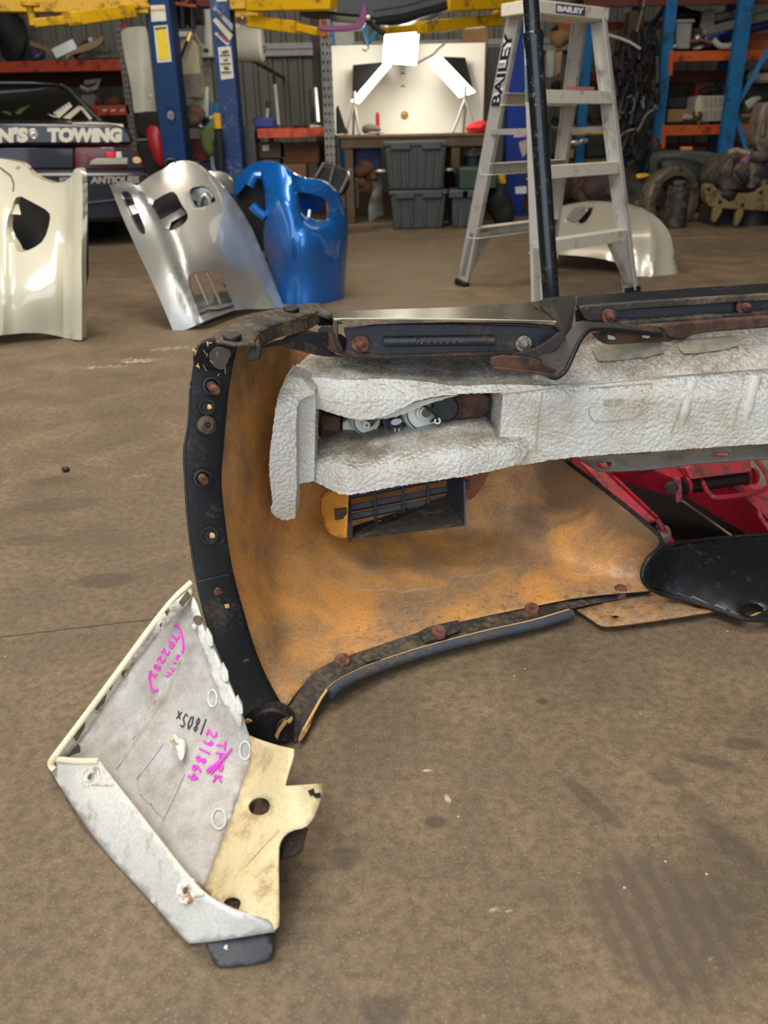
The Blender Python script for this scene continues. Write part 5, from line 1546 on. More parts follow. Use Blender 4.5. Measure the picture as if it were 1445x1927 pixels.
cplate('clear_lens', [(172, 302), (182, 298), (240, 297), (240, 309), (168, 310)], YC - .004, .02, plain('clear_lens', (170, 164, 148), .15), tl, .003)
cplate('clear_lens', [(218, 286), (228, 285), (230, 298), (218, 298)], YC - .008, .02, plain('pale_clear_lens', (200, 194, 180), .15), tl, .003)
cplate('lens_ribs', [(151, 288), (166, 287), (166, 306), (151, 307)], YC - .004, .02, plain('dull_red_lens', (122, 62, 62), .4), tl, .003)
cplate('corner_lens', rnd_poly([(248, 297), (262, 294), (268, 306), (252, 309)], 1), YC - .008, .02, plain('amber_white_lens', (214, 176, 128), .2), tl, .003)
M_cream_letter = plain('cream_lettering', (214, 206, 190), .45, var=.05)
M_tan_letter = plain('tan_lettering', (150, 142, 132), .5, var=.05)
def car_text(s, x0, x1, yt, yb, Y, mat, bold=.02, tilt=0, parent=None):
    o, u, v = cat(x0, yb, Y), cat(x1, yb + tilt, Y), cat(x0, yt, Y)
    lettering('lettering', s, o, u - o, v - o, mat, parent or car, .003, bold, -CBACK)
car_text("N'S", -6, 53, 240, 269, YC - .004, M_cream_letter, .075, -1, sp)
car_text('TOWING', 89, 229, 240, 268, YC - .004, M_cream_letter, .075, 0, sp)
car_text('ANTIQUES', 170, 262, 332, 348, YC - .054, M_tan_letter, .06, -1)
car_text('ITY', 112, 160, 334, 350, YC - .054, M_tan_letter, .06, 0)
mb = MB(); mb.lathe(cat(63, 252, YC), -CBACK, [(.034, -.005), (.034, .006), (.028, .008), (.022, .004), (.008, .005), (0, .008)], 24)
mb.build('badge', plain('chrome_badge', (186, 180, 168), .3, .6), sp)
# stickers on and behind the rear glass
gd = lambda x, y: YC + .445 + (228 - y) * .012
M_sticker = plain('white_window_sticker', (214, 208, 190), .5, var=.06)
for q in ([(100, 212), (130, 192), (136, 200), (112, 222)], [(118, 222), (146, 200), (156, 203), (132, 224)], [(146, 198), (158, 202), (178, 222), (168, 225)], [(104, 218), (114, 222), (100, 220), (88, 214)]):
    cplate('window_sticker', q, [gd(*p) - .004 for p in q], .003, M_sticker, car)
for i in range(6):
    x, y = 104 + i * 5.5, 213 - i * 3.6
    mb = MB(); mb.beam(cat(x, y - 5, gd(x, y) - .007), cat(x + 3, y + 5, gd(x, y) - .007), .008, .002, (1, 0, 0)); mb.build('sticker_print', M_inside, car)
for q in ([(28, 212), (56, 190), (66, 190), (36, 216)], [(0, 202), (22, 214), (20, 217), (0, 210)], [(0, 191), (26, 193), (24, 197), (0, 197)]):
    cplate('green_sticker', q, [gd(*p) - .004 for p in q], .003, plain('green_sticker', (70, 78, 36), .5), car)
for k_ in (.75, 3.2):
    c = cat(225, 400, YC + .1) + CBACK * k_; c.z = .30
    ax = Vector((.95, .313, 0))
    mb = MB(); mb.lathe(c - ax * .2, ax, [(.10, 0), (.27, .0), (.30, .03), (.30, .15), (.27, .18), (.10, .18)], 30); mb.build('tyre', plain('tyre_rubber', (28, 27, 26), .8), car)
pa, pb2 = cat(-260, 420, YC + .2), cat(225, 410, YC + .2)
q = [Vector((v.x, v.y, .2)) for v in (pa, pb2, pb2 + CBACK * 3.6, pa + CBACK * 3.6)]
mb = MB(); mb.hexa(q + [v + Vector((0, 0, .25)) for v in q]); mb.build('underbody', M_inside, car, .02)
mb = MB(); q = [(c_ - Vector((0, 0, c_.z - .2))) for c_ in q]

# ------------------------------------------------------------------ vehicle lifts
M_liftblue = plain('lift_blue', (5, 48, 92), .5, var=.12, spec=.25)
M_liftblue2 = dirty('worn_lift_blue', (26, 54, 104), (92, 106, 136), .25, 4, .45, 0, 40, .03, .3)
M_yellow = dirty('lift_yellow', (206, 158, 12), (120, 84, 10), .25, 12, .45, 0, 80, .05)
M_paper = plain('sticker_paper', (206, 204, 198), .6, var=.06)
M_orange = dirty('rack_orange', (196, 84, 26), (110, 50, 22), .35, 9, .5, 0, 60, .05)
M_redor = dirty('rack_red_orange', (190, 70, 36), (112, 44, 28), .35, 9, .5, 0, 60, .05)
M_rackblue = dirty('rack_blue', (22, 104, 156), (38, 60, 78), .25, 9, .5, 0, 60, .05)
M_galv = dirty('galvanised', (132, 130, 122), (74, 70, 62), .4, 30, .5, .3, 60, .05)
M_board = plain('rack_board', (128, 100, 66), .8, var=.25)
M_card = plain('cardboard', (156, 118, 78), .85, var=.12)


def pbox(name, x0, y0, x1, y1, Y, d, mat, parent=None, bevel=.01, label=None):
    """upright box whose front face fills a rectangle of the photo at depth Y"""
    xm, ym = (x0 + x1) / 2, (y0 + y1) / 2
    a, b = at(x0, ym, Y).x, at(x1, ym, Y).x
    z1, z0 = at(xm, y0, Y).z, at(xm, y1, Y).z
    mb = MB(); mb.box((a, Y, z0), (b, Y + d, z1))
    return mb.build(name, mat, parent, bevel, label=label)


def lone(o, label, cat, group=None, kind=None):
    return tag(o, label, cat, group, kind)


def ptube(name, pts, r, mat, parent=None, n=8):
    mb = MB(); mb.tube([at(*p) for p in pts], r, n)
    return mb.build(name, mat, parent)


def lift_post(name, label, xa, xb, Y, front_mat, ytop_px):
    """tall post, upright in the world; its front face spans pixels xa..xb at height 1 m"""
    c = at((xa + xb) / 2, 150, Y)
    w = (at(xb, 150, Y).x - at(xa, 150, Y).x)
    t = thing(name, label, 'vehicle lift', (c.x, Y + .1, 0))
    mb = MB(); mb.box((c.x - w / 2, Y, .02), (c.x + w / 2, Y + .012, 3.6)); f = mb.build('post', front_mat, t, .003)
    mb = MB()
    mb.box((c.x - w / 2, Y + .013, .02), (c.x - w / 2 + .012, Y + .24, 3.6)); mb.build('post_side', M_liftblue, t, .002)
    mb = MB(); mb.box((c.x + w / 2 - .012, Y + .013, .02), (c.x + w / 2, Y + .24, 3.6)); mb.build('post_side', M_liftblue, t, .002)
    mb = MB(); mb.box((c.x - w * .9, Y - .12, 0), (c.x + w * .9, Y + .4, .02)); mb.build('base_plate', M_liftblue, t, .003)
    return t, c.x, w


def decal(name, q, Y, mat, parent, dz=.003):
    return plate(name, q, Y - dz, .0025, mat, parent)


Y1, Y2, Y3 = 7.2, 7.6, 8.3
L1, x1_, w1_ = lift_post('vehicle_lift', 'blue vehicle lift column with yellow instruction plate, nearest the tow car', 290, 334, Y1, M_liftblue, 0)
decal('instruction_plate', [(282, 10), (310, 9), (313, 39), (285, 41)], Y1, M_paper, L1)
decal('instruction_stripe', [(283, 17), (310, 16), (310, 20), (283, 21)], Y1, M_yellow, L1, .006)
decal('plate_frame', [(289, 49), (315, 47), (323, 116), (296, 118)], Y1, M_paper, L1)
decal('yellow_plate', [(292, 56), (313, 54), (319, 111), (299, 113)], Y1, plain('bright_yellow_plate', (222, 190, 14), .5, var=.06), L1, .006)
decal('plate_slot', [(291, 52), (313, 50), (313, 55), (292, 57)], Y1, M_darkdirt, L1, .006)
mb = MB(); c = at(321, 217, Y1); mb.tube([c + Vector((.032 * math.cos(a), -.003, .062 * math.sin(a))) for a in [i * math.pi / 8 for i in range(17)]], .006, 6, False); mb.build('slot_rim', M_liftblue, L1)
mb = MB(); mb.lathe(c + Vector((0, -.001, 0)), (0, -1, 0), [(.032, 0), (.03, .002), (0, .002)], 20)
o = mb.build('cable_slot', M_galv, L1); o.scale = (1, 1, 1)
# arms reaching over the car
def arm(a, b, Y0, Y1_, w, h, parent, name='lift_arm', mat=None):
    mb = MB(); mb.beam(at(*a, Y0), at(*b, Y1_), h, w, (0, 0, 1))
    return mb.build(name, mat or M_yellow, parent, .008)
arm((-20, -2), (278, 2), 7.0, 7.2, .09, .17, L1)
arm((62, 44), (150, 36), 6.55, 6.75, .07, .055, L1)
arm((122, 38), (250, 21), 6.7, 7.05, .10, .085, L1)
for q in ((62, 28, 46), ):
    mb = MB(); mb.cyl(at(62, 48, 6.55), (0, 0, 1), .024, .14, 14); mb.build('lift_pad_post', M_yellow, L1)
    mb = MB(); mb.cyl(at(58, 12, 6.55), (0, 0, 1), .06, .02, 18); mb.build('lift_pad', M_yellow, L1)
arm((210, 16), (280, 12), 7.1, 7.2, .1, .03, L1)
mb = MB(); mb.tube([at(x, y, 7.15) for x, y in ((254, 8), (255, 36))], .012, 8); mb.build('hanging_hook', M_galv, L1)

L2, x2_, w2_ = lift_post('vehicle_lift', 'worn blue vehicle lift column covered in stickers, beside the cream canister', 407, 443, Y2, M_liftblue2, 0)
M_stick_dark = plain('sticker_dark_print', (88, 70, 74), .5, var=.2, scale=60)
decal('sticker', [(404, -4), (427, -4), (427, 2), (408, 3)], Y2, M_paper, L2)
decal('sticker', [(400, 16), (404, 12), (438, 46), (437, 58)], Y2, plain('silver_sticker', (150, 148, 152), .4), L2)
decal('sticker', [(407, 18), (413, 24), (421, 25), (417, 34), (404, 22)], Y2, M_stick_dark, L2, .006)
decal('sticker', [(400, 38), (406, 33), (438, 66), (432, 77)], Y2, plain('cream_sticker', (196, 186, 158), .5), L2)
decal('sticker', [(403, 63), (408, 61), (432, 81), (428, 86)], Y2, M_paper, L2)
decal('sticker', [(408, 64), (412, 63), (430, 79), (427, 81)], Y2, plain('red_sticker_print', (172, 62, 66), .5), L2, .006)
decal('sticker', [(410, 89), (434, 87), (440, 147), (416, 150)], Y2, M_paper, L2)
for i in range(3):
    y = 103 + i * 16
    decal('sticker_bar', [(414 + i, y), (433 + i, y - 1), (433 + i, y + 2), (414 + i, y + 3)], Y2, M_blackp, L2, .006)
    decal('sticker_bar', [(414 + i, y + 4), (433 + i, y + 3), (433 + i, y + 5), (414 + i, y + 6)], Y2, plain('pale_yellow_bar', (204, 186, 110), .5), L2, .006)
    mb = MB(); mb.blob(at(424 + i, y - 6, Y2 - .006), .02, .4, i, (1.2, .1, .5)); mb.build('pictogram', M_stick_dark, L2)
pbox('carriage', 431, -20, 462, 18, Y2 - .05, .3, M_yellow, L2, .01)
pbox('carriage', 440, -20, 486, 33, Y2 - .02, .28, M_yellow, L2, .01)
arm((470, 12), (628, 8), 7.4, 7.0, .1, .075, L2)
arm((470, 40), (560, 52), 7.5, 7.2, .09, .085, L2)
arm((555, 50), (600, 60), 7.25, 7.1, .07, .055, L2)
mb = MB(); mb.blob(at(456, 34, 7.5), .012, .2, 1); mb.build('bright_nut', plain('bright_nut', (220, 216, 206), .3, .5), L2)

L3, x3_, w3_ = lift_post('vehicle_lift', 'blue vehicle lift column standing behind the step ladder', 958, 996, Y3, plain('lift_blue_dark', (10, 40, 112), .5, var=.15, spec=.25), 0)
decal('white_plate', [(969, 352), (990, 350), (991, 364), (970, 365)], Y3, M_paper, L3)
decal('pink_label', [(967, 251), (989, 249), (989, 257), (967, 259)], Y3, plain('pink_label', (196, 150, 160), .5), L3)
decal('rag', [(976, 268), (990, 262), (991, 286), (984, 296), (978, 280)], Y3, plain('pale_rag', (170, 150, 140), .8, var=.25), L3)
pbox('carriage', 936, -30, 990, 20, Y3 - .15, .3, M_yellow, L3, .01)
arm((960, 4), (838, 8), 7.95, 7.45, .1, .10, L3)
arm((940, 38), (792, 52), 8.0, 7.3, .11, .085, L3)
arm((795, 52), (722, 58), 7.42, 7.15, .08, .05, L3)
mb = MB(); mb.tube([at(x, y, 7.6) for x, y in ((795, 62), (860, 56), (912, 51))], .006, 6); mb.build('bright_edge', plain('pale_edge', (210, 200, 170), .5), L3)

# car up on the lift: only its dark underside hangs into the picture
rc = thing('raised_car', 'dark underside of a car held up on the lift arms, with a purple suspension arm', 'car', tuple(at(700, -60, 7.3)))
mb = MB()
q = [(560, -40), (905, -40), (850, 8), (800, 30), (757, 47), (724, 50), (700, 34), (640, 30), (600, 24), (545, 16)]
plate('underside', rnd_poly(q, 1), 7.75, .5, plain('oily_black_underside', (24, 22, 20), .35, var=.4, scale=8), rc, .02)
ptube('exhaust', [(705, 34, 6.95), (760, 26, 6.95), (840, 4, 6.95)], .05, M_inside, rc)
plate('control_arm', rnd_poly([(597, 48), (650, 47), (672, 46), (680, 14), (686, 4), (692, 16), (690, 36), (684, 52), (668, 58), (600, 59)], 1), 6.9, .06, plain('purple_bracket', (112, 30, 92), .4), rc, .008)
ptube('link_rod', [(690, 36, 6.9), (712, 56, 6.9), (725, 64, 6.9)], .02, M_inside, rc)
mb = MB(); mb.blob(at(693, 33, 6.86), .02, .1, 1); mb.build('ball_joint', plain('bright_nut', (220, 216, 206), .3, .5), rc)
ptube('bright_pipe', [(832, 22, 6.95), (822, 36, 6.95), (800, 44, 6.95)], .008, M_galv, rc)
mb = MB(); mb.box((at(620, 0, 7.8).x, 7.76, at(700, -45, 7.8).z), (at(880, 0, 7.8).x, 8.25, at(700, -30, 7.2).z + .9)); mb.build('body', M_inside, rc, .05)

# ------------------------------------------------------------------ work bench with the photo lights
bn = thing('work_bench', 'brown timber work bench against the white photo board', 'bench', tuple(fl(770, 420)))
YB1, YB2 = 7.75, 8.55
bz0 = at(770, 253, YB1).z
bx0, bx1 = at(634, 255, YB1).x, at(930, 252, YB1).x
mb = MB(); mb.box((bx0, YB1, bz0 - .02), (bx1, YB2, bz0)); mb.build('bench_top', plain('bench_top', (110, 84, 56), .7, var=.25), bn, .003)
mb = MB(); mb.box((bx0 + .03, YB1 + .02, bz0 - .10), (bx1, YB1 + .05, bz0 - .021)); mb.build('apron', plain('bench_wood', (96, 76, 54), .75, var=.25), bn, .003)
for x in (bx0 + .06, bx1 - .36, bx1 - .08):
    for y in (YB1 + .04, YB2 - .1):
        mb = MB(); mb.box((x, y, 0), (x + .07, y + .07, bz0 - .021)); mb.build('leg', plain('bench_wood', (96, 76, 54), .75, var=.25), bn, .003)
pbd = thing('photo_board', 'large white board standing on the work bench as a photo backdrop', 'board', tuple(at(767, 250, 8.5)))
bdx0, bdx1 = at(626, 160, 8.48).x, at(911, 160, 8.48).x
mb = MB(); mb.box((bdx0, 8.48, bz0 + .002), (bdx1, 8.5, at(767, 83, 8.48).z)); mb.build('board', plain('white_board', (226, 220, 204), .5, var=.02, scale=2), pbd, .002)
for x, y in ((758, 139), (758, 163)):
    plate('small_logo', [(x - 6, y + 2), (x - 2, y - 3), (x + 2, y - 3), (x + 6, y + 2), (x, y)], 8.478, .0015, plain('purple_grey_print', (110, 100, 140), .5), pbd)
mb = MB(); mb.lathe(at(761, 217, 8.478), (0, -1, 0), [(.035, 0), (.035, .003), (.024, .003), (.022, .001), (.012, .004), (0, .004)], 24); mb.build('round_emblem', plain('gold_emblem', (150, 116, 50), .4, .3), pbd)
ptube('hanging_wire', [(785, 118, 8.46), (815, 102, 8.46), (826, 90, 8.46), (836, 82, 8.46)], .006, M_galv, pbd)
mb = MB(); mb.tube([at(x, y, 8.46) for x, y in ((672, 30), (690, 80), (694, 90), (688, 96), (682, 92))], .006, 6); lone(mb.build('wire_hook', M_galv), 'bent wire hook hanging in front of the white board top', 'hook')

M_soft = glow('lamp_diffuser', (255, 248, 226), 6.0)
M_softblk = plain('softbox_fabric', (30, 28, 28), .6, var=.2)


def softbox(label, front, apex, Yf_, foot, grp):
    t = thing('softbox_lamp', label, 'photo lamp', tuple(at(*foot[0], 8.0)), grp)
    fr = [at(x, y, Y) for x, y, Y in front]
    mb = MB(); n_ = (fr[1] - fr[0]).cross(fr[3] - fr[0]).normalized()
    if n_.dot(CAM - fr[0]) < 0: n_ = -n_
    mb.prism([p_ + n_ * .012 for p_ in fr], [p_ for p_ in fr]); mb.build('diffuser', M_soft, t)
    ap = [at(x, y, Y) for x, y, Y in apex]
    mb = MB(); mb.hexa(fr + ap) if len(ap) == 4 else None
    mb.build('hood', M_softblk, t, .004)
    if len(foot) > 1:
        top = at(*foot[0], 8.0)
        for fx, fy in foot[1:]:
            mb = MB(); mb.tube([top, Vector((at(fx, fy, 8.0).x, 8.0 + (.1 if fx == foot[2][0] else -.08), bz0 + .006))], .011, 8); mb.build('tripod_leg', plain('tripod_grey', (150, 146, 138), .4, .3), t)
        mb = MB(); mb.tube([top - Vector((0, 0, .12)), top + Vector((0, 0, .10))], .014, 8); mb.build('tripod_column', plain('tripod_grey', (150, 146, 138), .4, .3), t)
    return t


softbox('softbox lamp on a small tripod beside the black fabric, white board behind', [(662, 192, 8.05), (676, 195, 7.95), (736, 124, 7.95), (724, 120, 8.05)], [(664, 122, 8.35), (664, 122, 8.33), (720, 117, 8.33), (720, 117, 8.35)], 0, [(667, 196), (650, 238), (664, 252), (676, 246)], 'photo lamps on the work bench')
softbox('softbox lamp on a tripod next to the red cloth, white board behind', [(803, 116, 8.0), (828, 106, 8.08), (893, 174, 8.08), (864, 184, 8.0)], [(838, 107, 8.34), (876, 108, 8.36), (890, 168, 8.36), (876, 170, 8.34)], 0, [(875, 186), (850, 248), (874, 246), (894, 233)], 'photo lamps on the work bench')
softbox('overhead softbox lamp, its bright white square facing down above the board', [(724, 62, 8.1), (789, 58, 8.1), (783, 123, 8.0), (720, 119, 8.0)], [(740, 66, 8.4), (775, 66, 8.4), (775, 100, 8.4), (740, 100, 8.4)], 0, [(755, 60)], 'photo lamps on the work bench')
pl_ = thing('ceiling_lamp', 'bright strip light shining above the lift arm', 'lamp', tuple(at(763, 48, 8.6)))
pbox('tube_cover', 734, 43, 791, 56, 8.9, .06, glow('strip_light_glow', (255, 246, 216), 7), pl_, .01)
pbox('lamp_body', 740, 38, 785, 43, 8.9, .08, M_galv, pl_, .004)
ptube('lamp_cable', [(745, 40, 8.94), (745, -60, 8.94)], .006, M_inside, pl_)
ptube('lamp_cable', [(780, 40, 8.94), (780, -60, 8.94)], .006, M_inside, pl_)
d_ = area('softbox_bulb', tuple(at(755, 50, 7.75)), (tuple(at(762, 185, 8.48))), .6, .4, 22, (1.0, .95, .82))
# bits on the bench
Yb = 7.95
lone(plate('black_fabric', [(633, 252), (632, 204), (636, 197), (650, 240), (657, 251)], 7.82, .02, M_softblk, None, .004), 'folded black fabric reflector leaning at the bench end', 'reflector')
mb = MB(); c = at(711, 250, Yb); mb.cyl((c.x, Yb, bz0), (0, 0, 1), .017, .165, 16); t = thing('red_tube', 'thin red tube standing upright on the bench before the white board', 'tube', (c.x, Yb, bz0)); mb.build('tube_body', plain('red_plastic', (170, 36, 40), .4), t)
mb = MB(); mb.cyl((c.x, Yb, bz0 + .165), (0, 0, 1), .012, .015, 14); mb.build('tube_cap', plain('red_cap', (190, 60, 60), .4), t)
t = thing('flat_hat', 'grey brown cloth cap lying on the bench by the tripod', 'cap', tuple(at(694, 250, 7.85)))
mb = MB(); mb.blob(at(696, 243, 7.9) , .085, .15, 3, (1.1, .8, .5)); mb.build('crown', plain('cap_cloth', (96, 84, 76), .9, var=.2), t)
mb = MB(); mb.blob(at(706, 250, 7.84), .075, .05, 3, (1.1, .8, .12)); mb.build('peak', plain('cap_peak', (150, 132, 112), .9), t)
mb = MB(); mb.blob(at(902, 240, 7.9), .10, .35, 9, (1.1, .6, .55)); lone(mb.build('red_cloth', plain('red_cloth', (200, 40, 44), .8, var=.3)), 'crumpled red cloth lying at the end of the bench', 'cloth')

# ------------------------------------------------------------------ grey tubs below the bench
M_tub = plain('grey_tub_plastic', (64, 68, 67), .5, var=.08)


def tub(label, x0, y0, x1, y1, Y, d, z0, ribs, lid=False):
    zt = at((x0 + x1) / 2, y0, Y).z
    a, b = at(x0, y0, Y).x, at(x1, y0, Y).x
    h = zt - z0
    t = thing('storage_tub', label, 'storage tub', ((a + b) / 2, Y + d / 2, z0), 'grey storage tubs under the bench')
    k = .05 * (b - a)
    mb = MB(); mb.hexa([(a + k, Y + k, z0), (b - k, Y + k, z0), (b - k, Y + d - k, z0), (a + k, Y + d - k, z0), (a, Y, zt - .03), (b, Y, zt - .03), (b, Y + d, zt - .03), (a, Y + d, zt - .03)])
    mb.build('tub_body', M_tub, t, .012)
    mb = MB(); mb.box((a - .015, Y - .015, zt - .035), (b + .015, Y + d + .015, zt)); mb.build('rim', M_tub, t, .008)
    for i in range(ribs):
        u = (i + .5) / ribs
        xt, xb = a + (b - a) * u, a + k + (b - a - 2 * k) * u
        mb = MB(); mb.beam((xb, Y + k + .002, z0 + .02), (xt, Y + .002, zt - .05), .03, .022, (1, 0, 0)); mb.build('rib', M_tub, t, .006)
    for u in (.25, .75):
        x = a + (b - a) * u
        mb = MB(); mb.box((x - .08, Y - .03, zt - .06), (x + .08, Y - .016, zt - .005)); mb.build('grip', M_tub, t, .006)
    return t


zb = at(788, 357, 7.4).z
tub('large grey tub at the bottom carrying the ribbed upper tub', 735, 358, 839, 427, 7.24, .46, 0, 4)
tub('ribbed grey tub standing on top of another tub under the bench', 724, 266, 840, 357, 7.26, .42, at(788, 358, 7.24).z + .003, 7)
tub('smaller grey tub on the floor next to the stacked pair', 850, 357, 900, 426, 7.27, .42, 0, 3)

# ------------------------------------------------------------------ things under and around the bench
def blobthing(name, label, cat, c, r, mat, seed, scale=(1, 1, 1), rough=.3, group=None, rot=0):
    mb = MB(); mb.blob(c, r, rough, seed, scale, 3, rot)
    return tag(mb.build(name, mat), label, cat, group)


def onfloor(x, y, Y=None, h=0):
    p_ = fl(x, y); return p_ if Y is None else Vector((at(x, y, Y).x, Y, h))


t = thing('silver_fender', 'silver car fender standing on edge on the floor left of the grey tubs', 'car panel', tuple(fl(705, 420)))
tag(t, 'silver car fender standing on edge beside the stacked grey tubs')
surf('fender_skin', rnd_poly([(694, 420, 1), (693, 380), (706, 352), (716, 322), (722, 318), (721, 336), (719, 372), (722, 405, 1), (708, 408)], 1), [], tps([(694, 420, 7.25), (693, 380, 7.3), (716, 322, 7.3), (721, 340, 7.4), (722, 405, 7.42), (706, 370, 7.24)]), M_silver, t, res=6, skirt=.05)
mb = MB(); mb.blob(at(716, 322, 7.2), .03, .1, 1, (1.6, 1, .5)); mb.build('fender_lip', plain('bright_silver', (220, 216, 200), .25, .6), t)
t = thing('headlamp_cluster', 'black and chrome headlamp unit standing on end behind the blue bumper', 'headlamp', tuple(fl(625, 425)))
plate('lamp_case', rnd_poly([(592, 330), (604, 306), (650, 318), (660, 340), (652, 362), (640, 370), (620, 360), (598, 345)], 1), 6.9, .2, M_inside, t, .02)
for a, b in (((594, 332), (610, 306)), ((620, 345), (628, 312)), ((640, 362), (656, 330))):
    ptube('chrome_strip', [(*a, 6.87), (*b, 6.87)], .012, plain('chrome_trim', (180, 176, 166), .25, .8), t)
mb = MB(); mb.blob(at(657, 330, 6.9), .05, .1, 1, (.6, .6, 1)); mb.build('reflector', plain('chrome_trim', (180, 176, 166), .25, .8), t)
mb = MB(); a = at(625, 365, 6.95); mb.box((a.x - .05, 6.92, 0), (a.x + .1, 7.05, a.z)); mb.build('support_block', plain('bench_wood', (96, 76, 54), .75, var=.25), t)
pbox_o = pbox('blue_crate', 668, 275, 716, 322, 8.0, .35, plain('dark_blue_plastic', (24, 52, 100), .5)); lone(pbox_o, 'dark blue crate on the shelf space under the bench', 'crate')
for i, (x, y, r) in enumerate(((684, 316, .065), (698, 330, .06), (684, 350, .05), (706, 350, .045))):
    blobthing('brown_hose_coil', ['brown coil of hose under the bench, uppermost', 'brown coil of hose beside the silver fender', 'brown rag bundle low under the bench', 'dark brown hose end near the fender'][i], 'hose', at(x, y, 7.9), r, plain('rusty_brown', (92, 58, 38), .8, var=.4), i, (1.1, .6, .8), .45, 'brown hoses under the bench')
t = thing('curved_fender', 'dark purple car wing panel with bright top, behind the right tub', 'car panel', tuple(at(848, 350, 7.75)))
tag(t, 'small dark purple curved car panel standing between tub and bench post')
surf('panel_skin', rnd_poly([(836, 352, 1), (836, 318), (846, 314), (856, 326), (859, 352, 1)], 1), [], lambda x, y: 7.60 + abs(x - 846) * .004, M_car, t, res=5, skirt=.05)
mb = MB(); mb.blob(at(844, 320, 7.58), .03, .1, 1, (1.5, 1, .6)); mb.build('bright_edge', plain('bright_silver', (220, 216, 200), .25, .6), t)
t = thing('drum', 'black drum with a pale lid standing behind the green crate', 'drum', tuple(onfloor(888, 350, 8.0)))
c = at(889, 330, 8.0); mb = MB(); mb.cyl((c.x, 8.0, 0), (0, 0, 1), .09, at(889, 284, 8.0).z, 24); mb.build('drum_body', M_inside, t)
mb = MB(); mb.cyl((c.x, 8.0, at(889, 292, 8.0).z), (0, 0, 1), .094, .06, 24); mb.build('drum_band', M_galv, t)
pb_ = pbox('green_crate', 864, 316, 935, 355.5, 7.3, .35, plain('dark_green_plastic', (36, 56, 40), .5)); lone(pb_, 'dark green crate sitting on the smaller grey tub', 'crate')
o = pbox('cardboard_sheet', 867, 38, 914, 420, 8.9, .04, M_card); lone(o, 'brown cardboard sheet standing behind the white board', 'cardboard sheet')
o = pbox('filing_cabinet', 908, 88, 950, 408, 9.1, .5, plain('grey_cabinet', (104, 104, 98), .5)); o['label'] = 'grey metal locker standing between the white board and ladder'; o['category'] = 'locker'
o = pbox('white_box', 893, 255, 925, 275, 8.2, .2, plain('dull_white_card', (150, 144, 134), .7)); lone(o, 'dull white carton under the end of the bench', 'carton')
blobthing('black_bag', 'black rubbish bag on the floor between tubs and blue lift column', 'bag', Vector((at(942, 380, 7.6).x, 7.55, .15)), .14, M_inside, 4, (.8, .7, 1))
for i, (x, y) in enumerate(((948, 328), (944, 340))):
    ptube('yellow_strap', [(940 + i * 4, 318, 7.7), (945 + i * 3, 345, 7.7)], .02, M_yellow)['label'] = ['yellow strap hanging at the ladder side', 'short yellow strap end beside the other'][i]
for o in bpy.data.objects:
    if o.name.startswith('yellow_strap'): o['category'] = 'strap'; o['group'] = 'yellow straps'

# shelf of red beam left of the bench
rk = thing('work_shelf', 'low shelf with a red orange beam beside the bench', 'shelf', tuple(onfloor(555, 330, 8.0)))
mb = MB(); a, b = at(484, 250, 7.9).x, at(622, 250, 7.9).x; z1, z0 = at(555, 241, 7.9).z, at(555, 259, 7.9).z
mb.box((a, 7.9, z0), (b, 7.95, z1)); mb.build('shelf_beam', M_redor, rk, .004)
mb = MB(); mb.box((a, 7.951, z1 - .025), (b, 8.6, z1)); mb.build('shelf_board', M_board, rk, .002)
for x in (a + .02, b - .07):
    mb = MB(); mb.box((x, 8.5, 0), (x + .05, 8.55, z1 - .03)); mb.build('shelf_leg', M_redor, rk)
mb = MB(); mb.box((b - .05, 7.88, z0 - .08), (b + .01, 7.9, z1)); mb.build('beam_end', M_redor, rk, .003)
for i, (x0, y0, x1, y1, Y) in enumerate(((486, 268, 528, 298, 8.1), (534, 268, 598, 308, 8.15), (532, 309, 576, 335, 8.0), (486, 300, 528, 335, 8.1))):
    o = pbox('cardboard_box', x0, y0, x1, y1, Y, .3, plain(['cardboard_dark', 'cardboard_brown', 'cardboard_worn', 'grey_card'][i], [(96, 74, 52), (104, 68, 40), (112, 78, 48), (76, 70, 62)][i], .85))
    lone(o, ['dark cardboard box with a white label below the red beam', 'wide brown cardboard box below the red beam', 'worn brown cardboard box nearest the blue bumper', 'grey carton low beside the dark tub'][i], 'box', 'boxes below the red beam')
    if i == 0: plate('box_label', [(494, 274), (506, 272), (506, 283), (494, 284)], 8.095, .002, M_paper, o)
o = pbox('blue_basin', 477, 221, 514, 240, 8.1, .3, plain('blue_plastic', (36, 50, 130), .5)); lone(o, 'blue plastic basin standing on the low shelf', 'basin')
t = thing('broom', 'long broom with a black head leaning on the corrugated wall', 'broom', tuple(at(524, 235, 8.3)))
ptube('broom_stick', [(524, 236, 8.3), (517, 160, 8.5)], .016, plain('grey_handle', (170, 168, 158), .4), t); ptube('broom_grip', [(517, 162, 8.5), (516, 138, 8.55)], .014, M_inside, t)
t = thing('mop', 'shorter mop handle leaning beside the broom', 'mop', tuple(at(501, 238, 8.3)))
ptube('mop_stick', [(501, 238, 8.3), (503, 205, 8.4)], .016, plain('grey_handle', (170, 168, 158), .4), t); ptube('mop_grip', [(503, 206, 8.4), (504, 190, 8.42)], .014, M_inside, t)
t = thing('metal_bar', 'silver and black bars standing at the rack upright', 'bar', tuple(at(590, 230, 8.2))); tag(t, 'silver bar standing with a black bar next to the perforated upright')
ptube('silver_bar', [(598, 230, 8.2), (593, 166, 8.3)], .02, M_silver, t); pbox('black_bar', 583, 168, 590, 230, 8.25, .05, M_inside, t)
